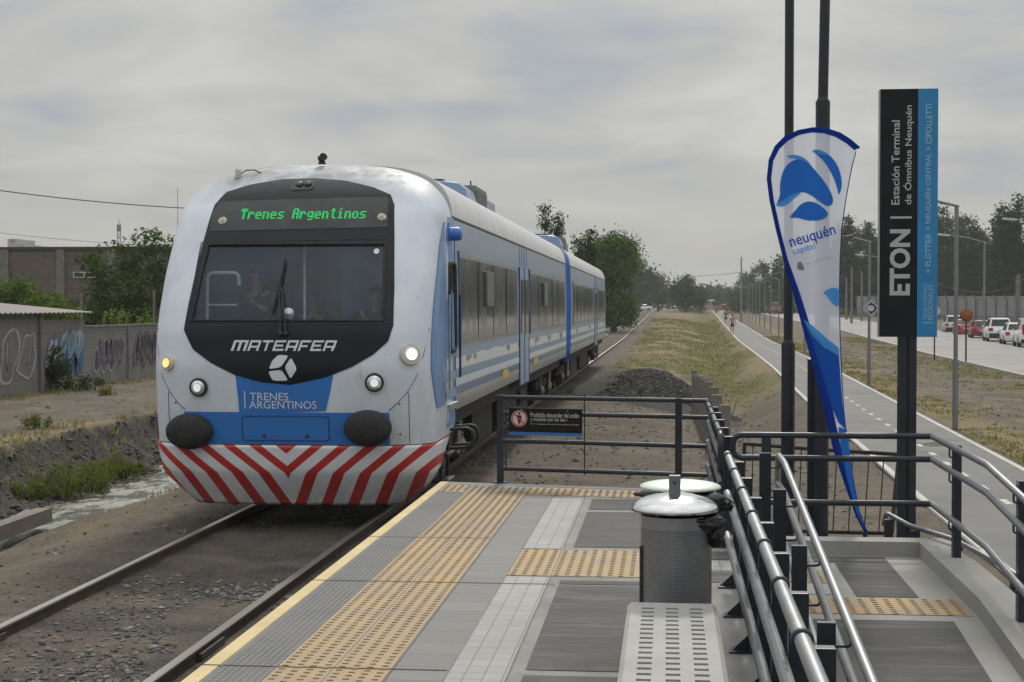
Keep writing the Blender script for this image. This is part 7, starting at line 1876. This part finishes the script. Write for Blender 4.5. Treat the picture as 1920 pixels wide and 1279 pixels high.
def walker(k=1.0, step=.22):
    return dict(pelvis=(0, 0, .95), chest=(0, -.02, 1.30), neck=(0, -.02, 1.47), head=(0, -.04, 1.60), shL=(.19, 0, 1.40), elL=(.27, .06, 1.13), wrL=(.27, -.02, .90), shR=(-.19, 0, 1.40), elR=(-.27, .10, 1.13), wrR=(-.28, .06, .90),
                hipL=(.09, 0, .90), knL=(.10, -step * .8, .52), anL=(.10, -step * .75, .10), hipR=(-.09, 0, .90), knR=(-.10, step * .05, .50), anR=(-.10, step * 1.2, .14))
def cloth_m(name, c): return mat(name, c, .9, var=.15, scale=8)
p = P(1373, 626, 141); person('person in a pink top and dark shorts walking towards the station on the bike path', (p.x, 141, P(1373, 626, 141).z), 0, walker(), cloth_m('pink_cloth', (.50, .17, .23)), cloth_m('dark_cloth', (.02, .02, .024)))
p = P(1361, 609, 176); person('person in a green top and green shorts walking on the bike path', (p.x, 176, P(1361, 609.5, 176).z), .1, walker(step=.14), cloth_m('green_cloth', (.015, .13, .04)), cloth_m('dark_green_cloth', (.015, .06, .03)))
p = P(1343, 590, 315); person('small dark figure standing at the left edge of the far path', (p.x, 315, P(1343, 590, 315).z), 0, walker(step=.05), cloth_m('charcoal_cloth', (.04, .035, .04)), cloth_m('charcoal_cloth2', (.03, .03, .035)), shorts=False)
# in the cab, seated behind the windscreen (world positions from the train)
def seated(x, y, zc, lean=0, armL=None, armR=None, face=(0, -1, 0)):
    J = dict(pelvis=(0, .0, .05), chest=(lean * .5, -.02, .40), neck=(lean * .7, -.03, .58), head=(lean, -.05, .71), face=face, shL=(.19 + lean * .5, -.02, .51), shR=(-.19 + lean * .5, -.02, .51), elL=(.27, -.14, .28), wrL=(.20, -.36, .30), elR=(-.28, -.16, .28), wrR=(-.22, -.38, .30))
    J.update(hipL=(.10, -.05, .03), knL=(.12, -.45, .05), anL=(.12, -.50, -.36), hipR=(-.10, -.05, .03), knR=(-.12, -.45, .05), anR=(-.12, -.50, -.36))
    if armL: J['elL'], J['wrL'] = armL
    if armR: J['elR'], J['wrR'] = armR
    return (TC + x, 17.4 + y, zc), J
NAVYC = cloth_m('navy_uniform', (.018, .022, .035))
def cabx(px_, Y): return P(px_, 530, Y).x - TC
yb_ = 1.38
for (px_, y, zc, lab, kw, cp_m, lean) in ((482, 1.42, 2.26, 'train driver in a dark uniform on the left of the cab, arm reaching forward', dict(armR=((-.36, -.26, .38), (-.52, -.52, .36)), armL=((.28, -.2, .24), (.14, -.4, .34))), None, 0), (588, 2.05, 1.98, 'person in a dark cap seen low in the middle of the cab windscreen', {}, cloth_m('cap_cloth', (.02, .025, .04)), 0), (700, 1.35, 2.02, 'person in dark clothes leaning in on the right of the cab windscreen', dict(armR=((-.32, -.28, .30), (-.48, -.52, .40))), None, .05)):
    Yp = 17.4 + y; loc, J = seated(P(px_, 530, Yp).x - TC, y, zc, lean, **kw); person(lab, loc, 0, J, NAVYC, NAVYC, shorts=False, cap=cp_m, sleeve=1.7)
# ---------------------------------------------------------------- haze
mb = MB(); mb.bx(-3990, 3990, -55, 3990, -3.0, 34.0); hzm = NT('haze_air')
vol = hzm.n('ShaderNodeVolumePrincipled', {'Color': (.92, .94, .97, 1), 'Density': HAZE}); hzm.t.links.new(vol.outputs[0], hzm.out.inputs['Volume'])
hz_o = mb.build('haze', hzm.mat); hz_o['kind'] = 'stuff'; hz_o['label'] = 'thin pale haze that fades the far trees'
